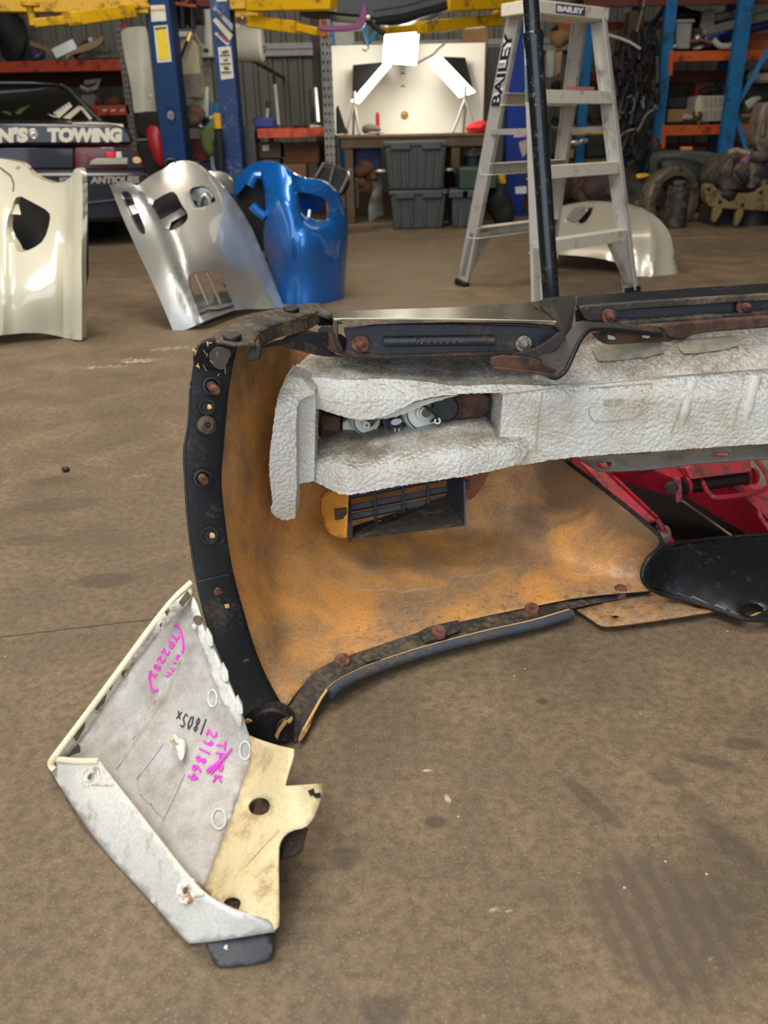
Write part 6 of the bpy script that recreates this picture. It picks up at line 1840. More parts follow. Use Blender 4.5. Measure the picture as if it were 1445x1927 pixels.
for i, (x, r, mat) in enumerate(((540, .04, M_oldsteel), (556, .035, M_rust), (572, .04, M_inside), (589, .035, M_pearl), (606, .04, M_oldsteel))):
    blobthing('metal_bracket', ['flat dark bracket on the red beamed shelf', 'rusty bracket on the red beamed shelf', 'black lump on the red beamed shelf', 'pale fitting on the red beamed shelf', 'brown fitting at the end of the red beamed shelf'][i], 'bracket', Vector((at(x, 238, 8.1).x, 8.1, z1 + r * .3)), r, mat, i + 20, (1.8, 1, .35), .4, 'fittings on the low shelf')
o = pbox('grey_bin', 453, 236, 481, 330, 7.9, .4, plain('dark_green_grey_bin', (66, 72, 68), .5)); lone(o, 'tall grey green bin behind the stickered lift column', 'bin')
for x in (462, 472): plate('bin_rib', [(x, 245), (x + 4, 245), (x + 3, 328), (x, 328)], 7.89, .02, M_tub, o)

# ------------------------------------------------------------------ left rack and the things around it
def slotted():
    t = NT('slotted_galvanised')
    sep = t.n('ShaderNodeSeparateXYZ'); t.link(t.co(), sep.inputs[0])
    fz = t.math('LESS_THAN', t.math('FRACT', t.math('MULTIPLY', sep.outputs[2], 16)), .36)
    fx = t.math('LESS_THAN', t.math('ABSOLUTE', t.math('SUBTRACT', t.math('FRACT', t.math('MULTIPLY', sep.outputs[0], 30)), .5)), .24)
    n_ = t.noise(30, 4)
    t.set(color=t.mix(t.math('MULTIPLY', fz, fx), t.ramp(n_, [(.3, s2l((104, 102, 94))), (.7, s2l((140, 138, 130)))]), s2l((22, 21, 20))), rough=.5, metal=.2)
    return t.m


M_slot = slotted()


def upright(parent, x, y, Y, mat, w=.07, d=.08, h=3.2, holes=True):
    c = at(x, y, Y)
    mb = MB(); mb.box((c.x - w / 2, Y, 0), (c.x + w / 2, Y + .004, h)); mb.box((c.x - w / 2, Y + .004, 0), (c.x - w / 2 + .006, Y + d, h)); mb.box((c.x + w / 2 - .006, Y + .004, 0), (c.x + w / 2, Y + d, h))
    u = mb.build('rack_upright', mat, parent, smooth=0)
    return c


def rbeam(parent, x0, x1, y0, y1, Y, mat, d=.05, board=None):
    xm = (x0 + x1) / 2
    a, b = at(x0, y0, Y).x, at(x1, y0, Y).x
    z1, z0 = at(xm, y0, Y).z, at(xm, y1, Y).z
    mb = MB(); mb.box((a, Y, z0), (b, Y + d, z1)); mb.build('rack_beam', mat, parent, .004)
    if board:
        mb = MB(); mb.box((a, Y + d + .002, z1 - .03), (b, Y + board, z1 - .004)); mb.build('rack_shelf', M_board, parent, .002)
    return z1


YL = 10.9
lr = thing('pallet_rack', 'orange beamed pallet rack along the back wall behind the tow car', 'rack', tuple(onfloor(120, 300, YL)))
upright(lr, 236, 150, YL, M_slot); upright(lr, -330, 150, YL, M_slot)
zl1 = rbeam(lr, -330, 226, 117, 138, YL, M_redor, .05, .85)
rbeam(lr, -330, 226, 139, 165, YL + .8, plain('dark_red_beam', (84, 26, 20), .6), .05)
zl2 = rbeam(lr, -330, 243, 203, 222, YL, M_redor, .05, .85)
pbox('rack_upright_back', 228, 44, 242, 80, YL + .02, .04, M_redor, lr)
ur = thing('rack_frame', 'perforated steel rack upright standing beside the white board', 'rack', tuple(onfloor(615, 400, 8.0)))
upright(ur, 616, 160, 7.62, M_slot, .085, .06, at(616, 36, 7.62).z); pbox('orange_sleeve', 604, 36, 614, 70, 7.6, .015, M_orange, ur)
upright(ur, 600, 160, 8.75, M_oldsteel, .085)

def bits(parent_label):
    pass
item = lambda o, l, c, g=None: lone(o, l, c, g)
G1 = 'car parts on the upper shelf of the left rack'
Yi = YL + .12
item(blobthing('parts_bundle', 'big dark bundle of car trim at the end of the upper rack shelf', 'bundle', Vector((at(22, 84, Yi + .3).x, Yi + .3, zl1 + .2)), .22, plain('dark_bundle', (38, 38, 40), .7, var=.5), 2, (1.0, .7, 1.0), .45), 'big dark bundle of car trim at the end of the upper rack shelf', 'bundle', G1)
item(blobthing('cloth_cover', 'teal grey cover draped over the dark bundle', 'cover', at(22, 22, Yi + .25), .11, plain('teal_cloth', (66, 84, 92), .8, var=.3), 5, (1.5, .7, .3), .3), 'teal grey cover draped over the dark bundle', 'cover', G1)
item(blobthing('purple_lamp', 'purple tinted lamp unit lying on the upper rack shelf', 'lamp unit', at(72, 104, Yi + .05), .085, plain('purple_tint', (70, 66, 92), .3, var=.4), 8, (1.1, .6, .9), .3), 'purple tinted lamp unit lying on the upper rack shelf', 'lamp unit', G1)
o = MB(); o.beam(at(57, 80, Yi), at(112, 102, Yi), .05, .03); item(o.build('timber_strip', plain('pale_timber', (150, 116, 84), .7)), 'pale timber strip leaning on the upper rack shelf', 'timber strip', G1)
o = MB(); o.beam(at(104, 121, YL - .06), at(146, 101, YL - .02), .12, .06); item(o.build('silver_trim', M_silver, None, .01), 'short silver bumper end hanging over the orange beam', 'trim piece', G1)
o = MB(); o.beam(at(138, 104, Yi), at(168, 78, Yi), .07, .05); o.beam(at(150, 100, Yi), at(138, 86, Yi), .06, .04); b_ = item(o.build('dark_bracket', M_oldsteel), 'dark angled bracket with a white tip on the upper rack shelf', 'bracket', G1)
mb = MB(); mb.blob(at(170, 76, Yi - .02), .035, .4, 1); mb.build('white_tip', M_white, b_)
item(plate('beige_trim', rnd_poly([(118, 118), (126, 116), (134, 122), (186, 104), (197, 95), (199, 106), (190, 116), (168, 126), (138, 132), (132, 142), (126, 138)], 1), YL - .05, .06, plain('beige_plastic', (166, 142, 104), .6), None, .008), 'long beige trim panel hanging over the orange beam', 'trim piece', G1)
o = pbox('grey_rail', 118, 90, 206, 99, Yi + .3, .08, M_galv); item(o, 'grey metal rail lying along the upper rack shelf', 'rail', G1)
o = pbox('grey_rail', 140, 101, 222, 111, Yi + .35, .08, M_galv); item(o, 'lower grey metal rail beneath the other rail on the shelf', 'rail', G1)
G2 = 'car parts on the lower shelf of the left rack'
o = MB(); o.tube([at(x, y, Yi) for x, y in ((152, 164), (166, 170), (182, 164), (187, 150), (176, 154), (160, 156))], .03, 8); item(o.build('silver_lamp_ring', M_silver), 'bright curved silver lamp ring in the rack above the lower beam', 'lamp ring', G2)
o = pbox('grey_case', 153, 181, 180, 202, Yi, .25, plain('grey_case', (104, 106, 108), .5)); item(o, 'grey plastic case standing on the lower rack shelf', 'case', G2)
o = pbox('amber_lens', 181, 186, 185, 203, Yi, .1, M_orange); item(o, 'thin amber lens standing beside the grey case', 'lens', G2)
for i, (x, y) in enumerate(((190, 196), (203, 190), (217, 196), (232, 198))):
    item(blobthing('metal_part', '', 'x', at(x, y, Yi), .05, [M_rust, M_oldsteel, M_bolt, M_oldsteel][i], 30 + i, (1.2, .7, .7), .5), ['rusty metal part by the grey case', 'dark metal part in the middle of the lower shelf', 'brown metal part near the perforated upright', 'flat dark metal part on the lower beam'][i], 'metal part', G2)
for i, x in enumerate((197, 213, 230)):
    plate('beam_label', [(x - 4, 206), (x + 4, 205), (x + 4, 209), (x - 4, 210)], YL - .003, .002, M_paper, lr)

t = thing('white_fender', 'tall white car fender hanging beside the blue lift column', 'car panel', tuple(at(260, 210, 8.6)))
surf('fender_skin', rnd_poly([(228, 60, 1), (236, 52), (268, 49), (276, 52), (284, 120), (293, 210, 1), (252, 212, 1), (246, 160), (232, 96)], 1), [], lambda x, y: 8.5 + ((x - 262) / 40) ** 2 * .1, plain('dusty_white_paint', (206, 202, 184), .4, var=.08, coat=.3), t, res=9, skirt=.05)
mb = MB(); mb.blob(at(283, 181, 8.45), .02, .2, 1); mb.build('bright_clip', M_white, t)
t = thing('car_seating', 'dark brown cloth car seat behind the tow car', 'seat', tuple(onfloor(275, 330, 8.0)))
plate('backrest', rnd_poly([(254, 218), (262, 210), (296, 209), (302, 230), (304, 262), (258, 264)], 1), 8.0, .2, plain('dark_brown_cloth', (44, 38, 32), .9, var=.2), t, .04)
mb = MB(); a, b = at(256, 264, 7.9).x, at(306, 264, 7.9).x; z = at(280, 266, 7.9).z; mb.box((a, 7.85, .12), (b, 8.35, z)); mb.build('seat_base', plain('dark_brown_cloth', (44, 38, 32), .9, var=.2), t, .05)
ptube('seat_rail', [(256, 264, 7.88), (302, 262, 7.88)], .012, M_galv, t)
mb = MB(); mb.blob(at(297, 274, 7.5), .10, .3, 7, (.6, .6, 1.5)); item(mb.build('red_jerrican', plain('red_plastic', (170, 36, 40), .4)), 'red plastic item partly hidden behind the first lift column', 'jerrican')

# hoses, canister and tanks between the two lift columns
t = thing('canister', 'cream plastic canister with a black hose hanging between the lift columns', 'canister', tuple(at(360, 190, 8.0)))
plate('canister_body', rnd_poly([(333, 74), (372, 72), (376, 130), (382, 180), (376, 186), (344, 184), (340, 150)], 1), 8.0, .16, dirty('cream_canister', (196, 184, 148), (150, 132, 100), .3, 6, .5), t, .02)
plate('liquid_band', [(341, 140), (377, 138), (381, 182), (344, 183)], 7.99, .01, plain('brown_liquid', (132, 116, 106), .4, var=.2), t)
pbox('canister_cap', 332, 59, 360, 70, 7.99, .12, M_white, t)
ptube('black_hose', [(356, 66, 7.95), (350, 82, 7.9), (340, 110, 7.9), (336, 150, 7.9), (337, 190, 7.9)], .012, M_inside, t)
ptube('brass_fitting', [(358, 62, 7.94), (352, 78, 7.92)], .018, plain('brass', (170, 140, 80), .3, .7), t)
t = thing('wall_hook', 'bright wire hooks hanging beside the cream canister', 'hook', tuple(at(378, 80, 8.05)))
ptube('hook_wire', [(362, 62, 8.02), (370, 74, 8.0), (378, 84, 8.0), (388, 95, 8.0)], .009, plain('chrome_trim', (180, 176, 166), .25, .8), t)
ptube('hook_wire', [(366, 62, 8.02), (374, 78, 8.0), (384, 92, 8.0)], .007, plain('chrome_trim', (180, 176, 166), .25, .8), t)
ptube('hook_end', [(384, 94, 8.0), (392, 96, 8.0)], .016, M_inside, t)
t = thing('white_pole', 'slim white pole standing right beside the first lift column', 'pole', tuple(at(334, 160, 8.1))); tag(t, 'slim white pole standing between first lift column and cream canister')
ptube('pole_body', [(337, 160, 8.15), (331, 70, 8.15)], .026, M_white, t); ptube('pole_tip', [(331, 72, 8.15), (325, 52, 8.15)], .03, M_white, t); ptube('tape_band', [(331, 71, 8.14), (330, 67, 8.14)], .032, plain('cyan_tape', (60, 170, 190), .5), t)
t = thing('oil_drainer', 'black oil drainer with tubes hanging above the cream canister', 'oil drainer', tuple(at(345, 50, 8.2)))
pbox('drainer_body', 322, 8, 376, 42, 8.2, .25, M_inside, t, .02)
for x in (326, 342, 360): ptube('drainer_tube', [(x, -10, 8.16), (x + 2, 54, 8.16)], .035, plain('black_tube', (26, 27, 28), .35), t, 12)
mb = MB(); mb.tube([at(x, y, 8.05) for x, y in rnd_poly([(322, -6), (326, 4), (338, 10), (352, 4), (356, -8)], 2, False)] , .014, 8); mb.tube([at(340, 9, 8.05), at(369, 12, 8.05)], .013, 8); item(mb.build('orange_hose', plain('orange_rubber', (190, 90, 48), .5)), 'orange air hose hanging in front of the black oil drainer', 'hose')
o = pbox('red_cabinet', 366, -40, 400, 14, 8.9, .2, plain('dark_red_paint', (112, 28, 22), .5)); item(o, 'dark red cabinet high on the back wall', 'cabinet')
t = thing('hanging_fender', 'narrow white curved panel hanging left of the stickered column', 'car panel', tuple(at(390, 110, 8.4))); tag(t, 'narrow white curved panel hanging between canister and stickered column')
surf('panel_skin', rnd_poly([(378, 18, 1), (394, 17, 1), (402, 60), (402, 108, 1), (386, 104), (384, 60)], 1), [], lambda x, y: 8.4 + ((x - 390) / 14) ** 2 * .06, plain('dusty_white_paint', (206, 202, 184), .4, var=.08, coat=.3), t, res=5, skirt=.04)
t = thing('water_tank', 'white plastic tank lying against the wall behind the stickered column', 'tank', tuple(at(465, 75, 8.6)))
mb = MB(); a, b = at(434, 82, 8.6), at(495, 82, 8.6); mb.tube([a, a + Vector((.02, 0, 0)), b - Vector((.02, 0, 0)), b], [.13, .145, .15, .135], 26); mb.build('tank_body', plain('white_tank', (236, 230, 216), .45, var=.04), t)
mb = MB(); mb.tube([at(438, 50, 8.55), at(452, 52, 8.55)], .03, 12); mb.build('tank_neck', plain('white_tank', (236, 230, 216), .45, var=.04), t)
mb = MB(); c = at(465, 108, 8.6); mb.box((c.x - .02, 8.58, c.z - .01), (c.x + .02, YB - .02, c.z + .012)); mb.build('wall_bracket', M_galv, t)
ptube('tank_outlet', [(495, 92, 8.6), (500, 94, 8.6)], .03, M_galv, t)
o = pbox('white_door_panel', 376, 126, 408, 404, 8.7, .05, plain('grey_white_panel', (160, 156, 142), .5)); item(o, 'pale grey panel standing behind the hanging canister', 'panel')
ptube('chrome_rail', [(378, 124, 8.6), (402, 121, 8.6)], .016, M_silver, o)
t = thing('blue_drum', 'blue plastic drum behind the chrome hand trolley', 'drum', tuple(onfloor(400, 290, 8.3)))
c = at(401, 240, 8.3); mb = MB(); mb.cyl((c.x, 8.3, 0), (0, 0, 1), .10, at(401, 194, 8.3).z, 24); mb.build('drum_body', plain('teal_blue_plastic', (22, 104, 140), .45), t)
mb = MB(); mb.cyl((c.x, 8.3, at(401, 224, 8.3).z), (0, 0, 1), .103, .025, 24); mb.build('drum_band', M_white, t)
t = thing('plastic_funnel', 'white plastic funnel and cup standing above the hand trolley', 'funnel', tuple(at(380, 230, 8.0)))
plate('funnel_body', [(362, 184), (384, 170), (392, 168), (392, 220), (370, 226)], 8.13, .04, plain('milky_plastic', (200, 200, 188), .5), t, .01); ptube('funnel_lip', [(381, 168, 8.2), (393, 167, 8.2)], .016, M_white, t)
blobthing('brown_bag', 'crumpled brown bag lying on the hand trolley', 'bag', at(354, 222, 7.66), .12, plain('brown_bag', (88, 66, 50), .9, var=.4), 11, (1.1, .6, .8), .4)
blobthing('green_rag', 'green rag hanging beside the hand trolley', 'rag', at(400, 255, 7.68), .08, plain('green_cloth', (92, 100, 56), .9, var=.3), 12, (.8, .6, 1.5), .4)
t = thing('hand_trolley', 'chrome hand trolley carrying a red toolbox between the lift columns', 'trolley', tuple(onfloor(375, 330, 7.85)))
mb = MB(); mb.tube([at(x, y, 7.85) for x, y in rnd_poly([(345, 238), (372, 237), (384, 242), (392, 258), (396, 290), (404, 345)], 1, False)], .017, 10); mb.build('trolley_frame', plain('chrome_tube', (196, 192, 184), .22, .8), t)
mb = MB(); mb.tube([at(398, 280, 7.85), at(408, 345, 7.85)], .014, 10); mb.build('trolley_frame', plain('chrome_tube', (196, 192, 184), .22, .8), t)
z = at(375, 330, 7.85).z; mb = MB(); mb.box((at(346, 340, 7.85).x, 7.84, max(.02, z - .03)), (at(404, 340, 7.85).x, 8.2, max(.05, z))); mb.build('trolley_plate', M_galv, t)
t = thing('toolbox', 'red toolbox with dark handles sitting on the hand trolley', 'toolbox', tuple(at(368, 300, 7.9)))
pbox('box_body', 346, 280, 392, 303, 7.9, .22, plain('toolbox_red', (138, 40, 50), .5), t, .006); pbox('box_lid', 346, 261, 390, 279, 7.9, .22, plain('toolbox_red', (138, 40, 50), .5), t, .006)
for a, b in (((358, 262), (352, 274)), ((374, 262), (367, 296))): ptube('box_handle', [(*a, 7.88), (*b, 7.88)], .008, M_galv, t)
o = pbox('blue_toolbox', 376, 304, 396, 326, 7.88, .2, plain('dark_blue_box', (34, 40, 96), .5)); item(o, 'dark blue box beneath the red toolbox', 'box')
t = thing('pry_bar', 'black pole with a yellow grip standing at the stickered column', 'pry bar', tuple(onfloor(412, 330, 7.5)))
ptube('bar_body', [(416, 330, 7.5), (410, 240, 7.5)], .034, M_inside, t); ptube('yellow_grip', [(411, 242, 7.48), (408, 213, 7.48)], .03, plain('yellow_grip', (214, 160, 24), .5), t)

# things hung high behind the lift arms
o = pbox('clear_sheet', 630, -30, 670, 392, 9.3, .03, plain('milky_sheet', (186, 188, 176), .5)); item(o, 'tall pale translucent sheet standing behind the white board', 'sheet')
t = thing('blue_rack', 'light blue rack upright with a brace above the white board', 'rack', tuple(at(690, 80, 9.2)))
ptube('blue_upright', [(684, 20, 9.2), (716, 392, 9.2)], .03, plain('light_blue_paint', (60, 140, 196), .5), t); ptube('blue_brace', [(694, 80, 9.2), (712, 52, 9.2)], .02, plain('light_blue_paint', (60, 140, 196), .5), t)
ptube('blue_upright', [(620, 40, 9.25), (655, 392, 9.25)], .03, plain('light_blue_paint', (60, 140, 196), .5), t)

# ------------------------------------------------------------------ blue and orange pallet rack with its load
YR = 9.6
M_dark = plain('shadowy_goods', (44, 40, 36), .8, var=.5, scale=10)
M_bolt_ = M_oldsteel
rr = thing('pallet_rack', 'blue and orange pallet rack filled with car parts beside the ladder', 'rack', tuple(onfloor(1300, 300, YR)))


def rpost(x, y, Y, w=.11, mat=None):
    c = at(x, y, Y)
    mb = MB(); mb.channel((c.x, Y, 0), (c.x, Y, 3.4), w, .08, .008, (1, 0, 0), (0, 1, 0)); mb.build('rack_upright', mat or M_rackblue, rr, .002)
    mb = MB(); mb.box((c.x - w / 2 - .02, Y - .02, 0), (c.x + w / 2 + .02, Y + .1, .012)); mb.build('rack_foot', mat or M_rackblue, rr)
    return c.x


xs_a, xs_b = rpost(1246, 180, YR), rpost(1385, 150, YR - .2, .14)
xs_c = rpost(1246 - 50, 60, YR + .9, .10); rpost(1372, 60, YR + 1.0, .1)
xs_d = rpost(1096, 220, YR + .5, .10); rpost(1180, 300, YR + .35, .08)
rpost(1075, 150, YR + 1.2, .08)
def brace(a, b, Ya, Yb_, r=.028):
    mb = MB(); mb.beam(at(*a, Ya), at(*b, Yb_), .05, .03, (0, 0, 1)); mb.build('rack_brace', M_rackblue, rr)
brace((1194, 135), (1236, 215), YR + .8, YR + .1)
brace((1264, -4), (1214, 66), YR + .1, YR + .85)
brace((1448, 88), (1388, 195), YR - .15, YR - .1); brace((1380, 205), (1410, 296), YR - .1, YR - .15)
brace((1236, 230), (1204, 330), YR + .1, YR + .4)
zr1 = rbeam(rr, 1262, 1470, 95, 114, YR + .02, M_orange, .05, .95)
rbeam(rr, 1255, 1470, 132, 154, YR + .95, plain('dark_orange_beam', (112, 44, 16), .6), .05)
zr2 = rbeam(rr, 1254, 1470, 234, 253, YR + .02, M_orange, .05, .95)
rbeam(rr, 1100, 1470, -20, 10, YR + .02, plain('dark_red_brown_beam', (92, 34, 20), .6), .05, .95)
rbeam(rr, 1096, 1256, 136, 156, YR + .95, plain('dark_orange_beam', (112, 44, 16), .6), .05, .4)
rbeam(rr, 1052, 1250, 41, 56, YR + 1.0, M_orange, .05, .5)
rbeam(rr, 1250, 1440, 268, 276, YR + .95, plain('dark_orange_beam', (112, 44, 16), .6), .05)
for x, y0, y1 in ((1264, 96, 142), (1250, 236, 280)):
    plate('beam_bracket', [(x - 4, y0), (x + 4, y0 - 1), (x + 1, y1), (x - 6, y1)], YR - .01, .02, M_orange, rr)
RG = 'goods on the upper shelf of the blue rack'
Yg = YR + .1
zt1 = zr1
def rb(name, x0, y0, x1, y1, dY, d, mat, label, cat, g=RG, bevel=.01):
    return item(pbox(name, x0, y0, x1, y1, Yg + dY, d, mat, None, bevel), label, cat, g)
t = thing('plastic_tub', 'grey white plastic tub with a lid on the upper blue rack shelf', 'tub', tuple(at(1290, 92, Yg)), RG)
plate('tub_body', [(1273, 42), (1303, 42), (1298, 92), (1272, 92)], Yg, .3, plain('grey_white_tub', (140, 138, 136), .5), t, .01)
pbox('tub_rim', 1270, 36, 1308, 43, Yg - .02, .34, plain('grey_white_tub', (140, 138, 136), .5), t, .01)
item(plate('grey_flap', rnd_poly([(1316, 62), (1322, 22), (1330, 16), (1348, 18), (1346, 40), (1342, 62)], 1), Yg + .35, .05, plain('dull_grey', (104, 98, 88), .6), None, .01), 'dull grey curved panel standing behind the cardboard on the rack', 'car panel', RG)
rb('cardboard_box', 1300, 53, 1342, 92, .25, .3, plain('dark_card', (88, 70, 46), .85), 'dark cardboard box in the middle of the upper shelf', 'box')
mb = MB(); mb.beam(at(1318, 64, Yg + .2), at(1450, 28, Yg + .2), .10, .14); item(mb.build('grey_bumper', plain('dull_grey_paint', (118, 112, 100), .4, coat=.3), None, .02), 'long grey bumper lying slanted on top of the blue one', 'bumper', RG)
mb = MB(); mb.beam(at(1322, 76, Yg + .02), at(1450, 46, Yg + .02), .08, .12); item(mb.build('dark_blue_bumper', carpaint('dark_blue_paint', (22, 34, 92)), None, .02), 'long dark blue bumper lying slanted on the upper rack shelf', 'bumper', RG)
mb = MB(); mb.tube([at(x, y, Yg - .05) for x, y in rnd_poly([(1342, 74), (1350, 84), (1362, 88), (1386, 84)], 1, False)], .03, 10); item(mb.build('silver_pipe', M_pearl), 'curved silver pipe end on the upper rack shelf', 'pipe', RG)
mb = MB(); mb.tube([at(x, y, Yg - .05) for x, y in rnd_poly([(1300, 78), (1322, 74), (1338, 82)], 1, False)], .016, 8); item(mb.build('copper_pipe', plain('copper_brown', (140, 92, 70), .4, .3)), 'copper brown bent pipe beside the silver pipe end', 'pipe', RG)
lbl = ['small chrome fitting by the blue upright', 'round silver lamp on the upper shelf', 'black hose end on the upper shelf', 'bright chrome ball between pipes on the upper shelf', 'black lamp lying behind the tub', 'pale fitting high behind the grey flap', 'silver trim high by the second upright']
for i, (x, y, r, mt, sc) in enumerate(((1266, 86, .03, M_pearl, (1.2, 1, .7)), (1316, 88, .045, M_silver, (1.2, 1, .6)), (1312, 78, .04, M_inside, (1.6, 1, .6)), (1313, 72, .03, plain('bright_silver', (220, 216, 200), .25, .6), (1, 1, 1.4)), (1292, 28, .1, M_inside, (1.6, 1, .8)), (1362, 30, .07, plain('pale_fitting', (170, 148, 124), .5), (1.6, 1, .6)), (1384, 22, .05, M_pearl, (1.2, 1, .5)))):
    item(blobthing('car_part', '', 'x', at(x, y, Yg + (.0 if y > 60 else .5)), r, mt, 50 + i, sc, .3), lbl[i], 'car part', RG)
rb('orange_carton', 1404, 62, 1470, 96, .2, .4, plain('dark_orange_card', (150, 76, 24), .7), 'orange carton behind the second blue upright', 'carton')
RG2 = 'goods on the lower shelf of the blue rack'
t = thing('printed_carton', 'white carton with grey printed columns on the lower blue rack shelf', 'carton', tuple(at(1340, 228, Yg)), RG2)
pbox('carton_body', 1309, 181, 1360, 229, Yg, .3, plain('newsprint', (172, 164, 148), .8), t, .005)
for i in range(4):
    for j in range(2):
        x0 = 1325 + i * 9; y0 = 184 + j * 23
        plate('print_block', [(x0, y0), (x0 + 7, y0), (x0 + 7, y0 + 19), (x0, y0 + 19)], Yg - .003, .002, plain('grey_print', (140, 134, 122), .8, var=.3, scale=120), t)
mb = MB(); mb.blob(at(1316, 206, Yg - .01), .07, .3, 4, (.6, .1, 1.5)); mb.build('pale_patch', plain('cream_patch', (190, 176, 148), .7), t)
blobthing('black_bag', 'black bag lying on top of the white printed carton', 'bag', at(1340, 170, Yg + .14), .09, M_inside, 9, (1.5, .8, .5), .35, RG2)
rb('red_box', 1309, 160, 1338, 184, .35, .2, plain('dull_red_card', (120, 26, 26), .7), 'dull red box standing behind the white printed carton', 'box', RG2)
t = thing('cardboard_tray', 'open brown cardboard tray on the lower rack shelf', 'tray', tuple(at(1282, 228, Yg)), RG2)
pbox('tray_body', 1257, 205, 1304, 229, Yg - .02, .3, plain('tray_card', (140, 108, 70), .85), t, .004)
mb = MB(); mb.blob(at(1292, 220, Yg - .05), .06, .4, 3, (1.4, .4, .5)); mb.build('plastic_wrap', plain('plastic_wrap', (150, 150, 150), .3), t)
t = thing('brass_cup', 'small brass cup between the cardboard tray and printed carton', 'cup', tuple(at(1310, 226, Yg - .04)), RG2)
mb = MB(); c = at(1310, 228, Yg - .06); mb.lathe(c, (0, 0, 1), [(.03, 0), (.05, .03), (.055, .07), (.045, .09), (.0, .09)], 20); mb.build('cup_body', plain('dark_brass', (110, 92, 48), .35, .5), t)
rb('dark_case', 1256, 182, 1294, 203, .35, .3, plain('dark_case', (46, 44, 46), .5), 'dark plastic case at the back of the lower rack shelf', 'case', RG2)
rb('dark_carton', 1341, 162, 1378, 228, .45, .3, plain('dark_tan_card', (74, 58, 42), .85), 'dark tan carton at the back beside the red box', 'carton', RG2)
for i, (x0, y0, x1, y1, c_) in enumerate(((1262, 24, 1318, 92, (52, 46, 40)), (1322, 24, 1366, 92, (44, 40, 38)), (1252, 156, 1304, 229, (46, 42, 38)))):
    rb('dark_crate', x0, y0, x1, y1, .68, .22, plain('dark_crate_%d' % i, c_, .8, var=.4, scale=6), ['dark crate at the back behind the grey white tub', 'dark crate at the back behind the grey flap', 'dark crate at the back of the lower shelf by the tray'][i], 'crate', 'dark crates at the back of the blue rack')
RG3 = 'parts beyond the second blue upright'
mb = MB(); mb.tube([at(x, y, Yg) for x, y in rnd_poly([(1410, 140), (1422, 148), (1450, 146)], 1, False)], .05, 10); item(mb.build('white_duct', plain('dull_white_duct', (150, 146, 134), .5)), 'dull white duct lying beyond the second blue upright', 'duct', RG3)
mb = MB(); mb.tube([at(x, y, Yg) for x, y in ((1402, 200), (1416, 192), (1430, 188))], [.05, .06, .04], 10); item(mb.build('silver_tube', M_pearl), 'short silver tube below the white duct', 'tube', RG3)
mb = MB(); mb.tube([at(x, y, Yg - .1) for x, y in rnd_poly([(1448, 178), (1424, 192), (1414, 215), (1418, 240), (1432, 262)], 2, False)], .014, 8); item(mb.build('black_cable', M_inside), 'black cable looping beyond the second blue upright', 'cable', RG3)
item(blobthing('dark_part', '', 'x', at(1424, 170, Yg + .3), .15, M_dark, 61, (1.5, .7, 1.0), .4), 'dark lump of parts beyond the second blue upright', 'car part', RG3)
mb = MB(); mb.beam(at(1392, 218, Yg), at(1450, 213, Yg), .03, .1); item(mb.build('timber_strip', plain('pale_timber', (150, 116, 84), .7)), 'timber slat beyond the second blue upright', 'slat', RG3)

# hanging tangle of hoses and looms between the ladder and the rack
lm = thing('wiring_loom', 'dark tangle of wiring and hoses hanging from the blue rack', 'wiring loom', tuple(at(1205, 60, YR - .15)))
rg = random.Random(11)
mb = MB()
for i in range(46):
    x = 1165 + rg.random() * 70; y = 50 + rg.random() * 40
    pts = []
    Y = YR - .1 - rg.random() * .2
    n_ = rg.randint(4, 7)
    for k in range(n_):
        pts.append((x, y)); x += rg.uniform(-18, 14); y += rg.uniform(20, 62)
        x = min(1238, max(1150, x))
        if y > 340: break
    if len(pts) < 3: continue
    mb.tube([at(px_, py_, Y + rg.uniform(-.05, .05)) for px_, py_ in rnd_poly(pts, 2, False)], rg.choice((.008, .012, .018, .024)), 6)
mb.build('dark_hoses', plain('dark_loom', (34, 31, 28), .6, var=.4, scale=20), lm)['kind'] = 'stuff'
for pts, mt, r in (([(1142, 65), (1180, 76), (1205, 92)], M_pearl, .014), ([(1163, 262), (1176, 248), (1196, 242), (1202, 246)], M_galv, .012), ([(1200, 248), (1216, 214), (1230, 206), (1234, 198)], M_galv, .012), ([(1198, 60), (1206, 30), (1214, -4)], M_galv, .012),
                   ([(1178, 185), (1192, 178), (1194, 205), (1184, 214)], M_galv, .008), ([(1206, 190), (1212, 210), (1210, 180)], M_galv, .008), ([(1166, 224), (1164, 205), (1172, 214)], M_galv, .01)):
    mb = MB(); mb.tube([at(x, y, YR - .35) for x, y in rnd_poly(pts, 1, False)], r, 6); mb.build('metal_pipe', mt, lm)
for i in range(16):
    x, y = 1158 + rg.random() * 76, 80 + rg.random() * 250
    mb = MB(); mb.blob(at(x, y, YR - .2), .03 + rg.random() * .05, .45, i, (1, .6, 1.2)); mb.build('connector', [M_dark, M_inside, M_oldsteel, M_rust][i % 4], lm)
mb = MB(); mb.tube([at(1205, 58, YR - .15), at(1203, -40, YR - .15)], .01, 6); mb.build('hanging_strap', M_inside, lm)
for pts in (((1176, 78), (1180, 150), (1174, 205)), ((1188, 120), (1220, 180), (1236, 205))):
    mb = MB(); mb.tube([at(x, y, YR - .12) for x, y in pts], .028, 8); mb.build('blue_tube', dirty('chipped_blue', (54, 88, 112), (150, 160, 168), .4, 40, .4), lm)
o = pbox('cardboard_box', 1184, 20, 1212, 66, YR - .05, .2, plain('dark_tan_card', (96, 74, 52), .85)); item(o, 'brown cardboard box caught above the hanging loom', 'box')

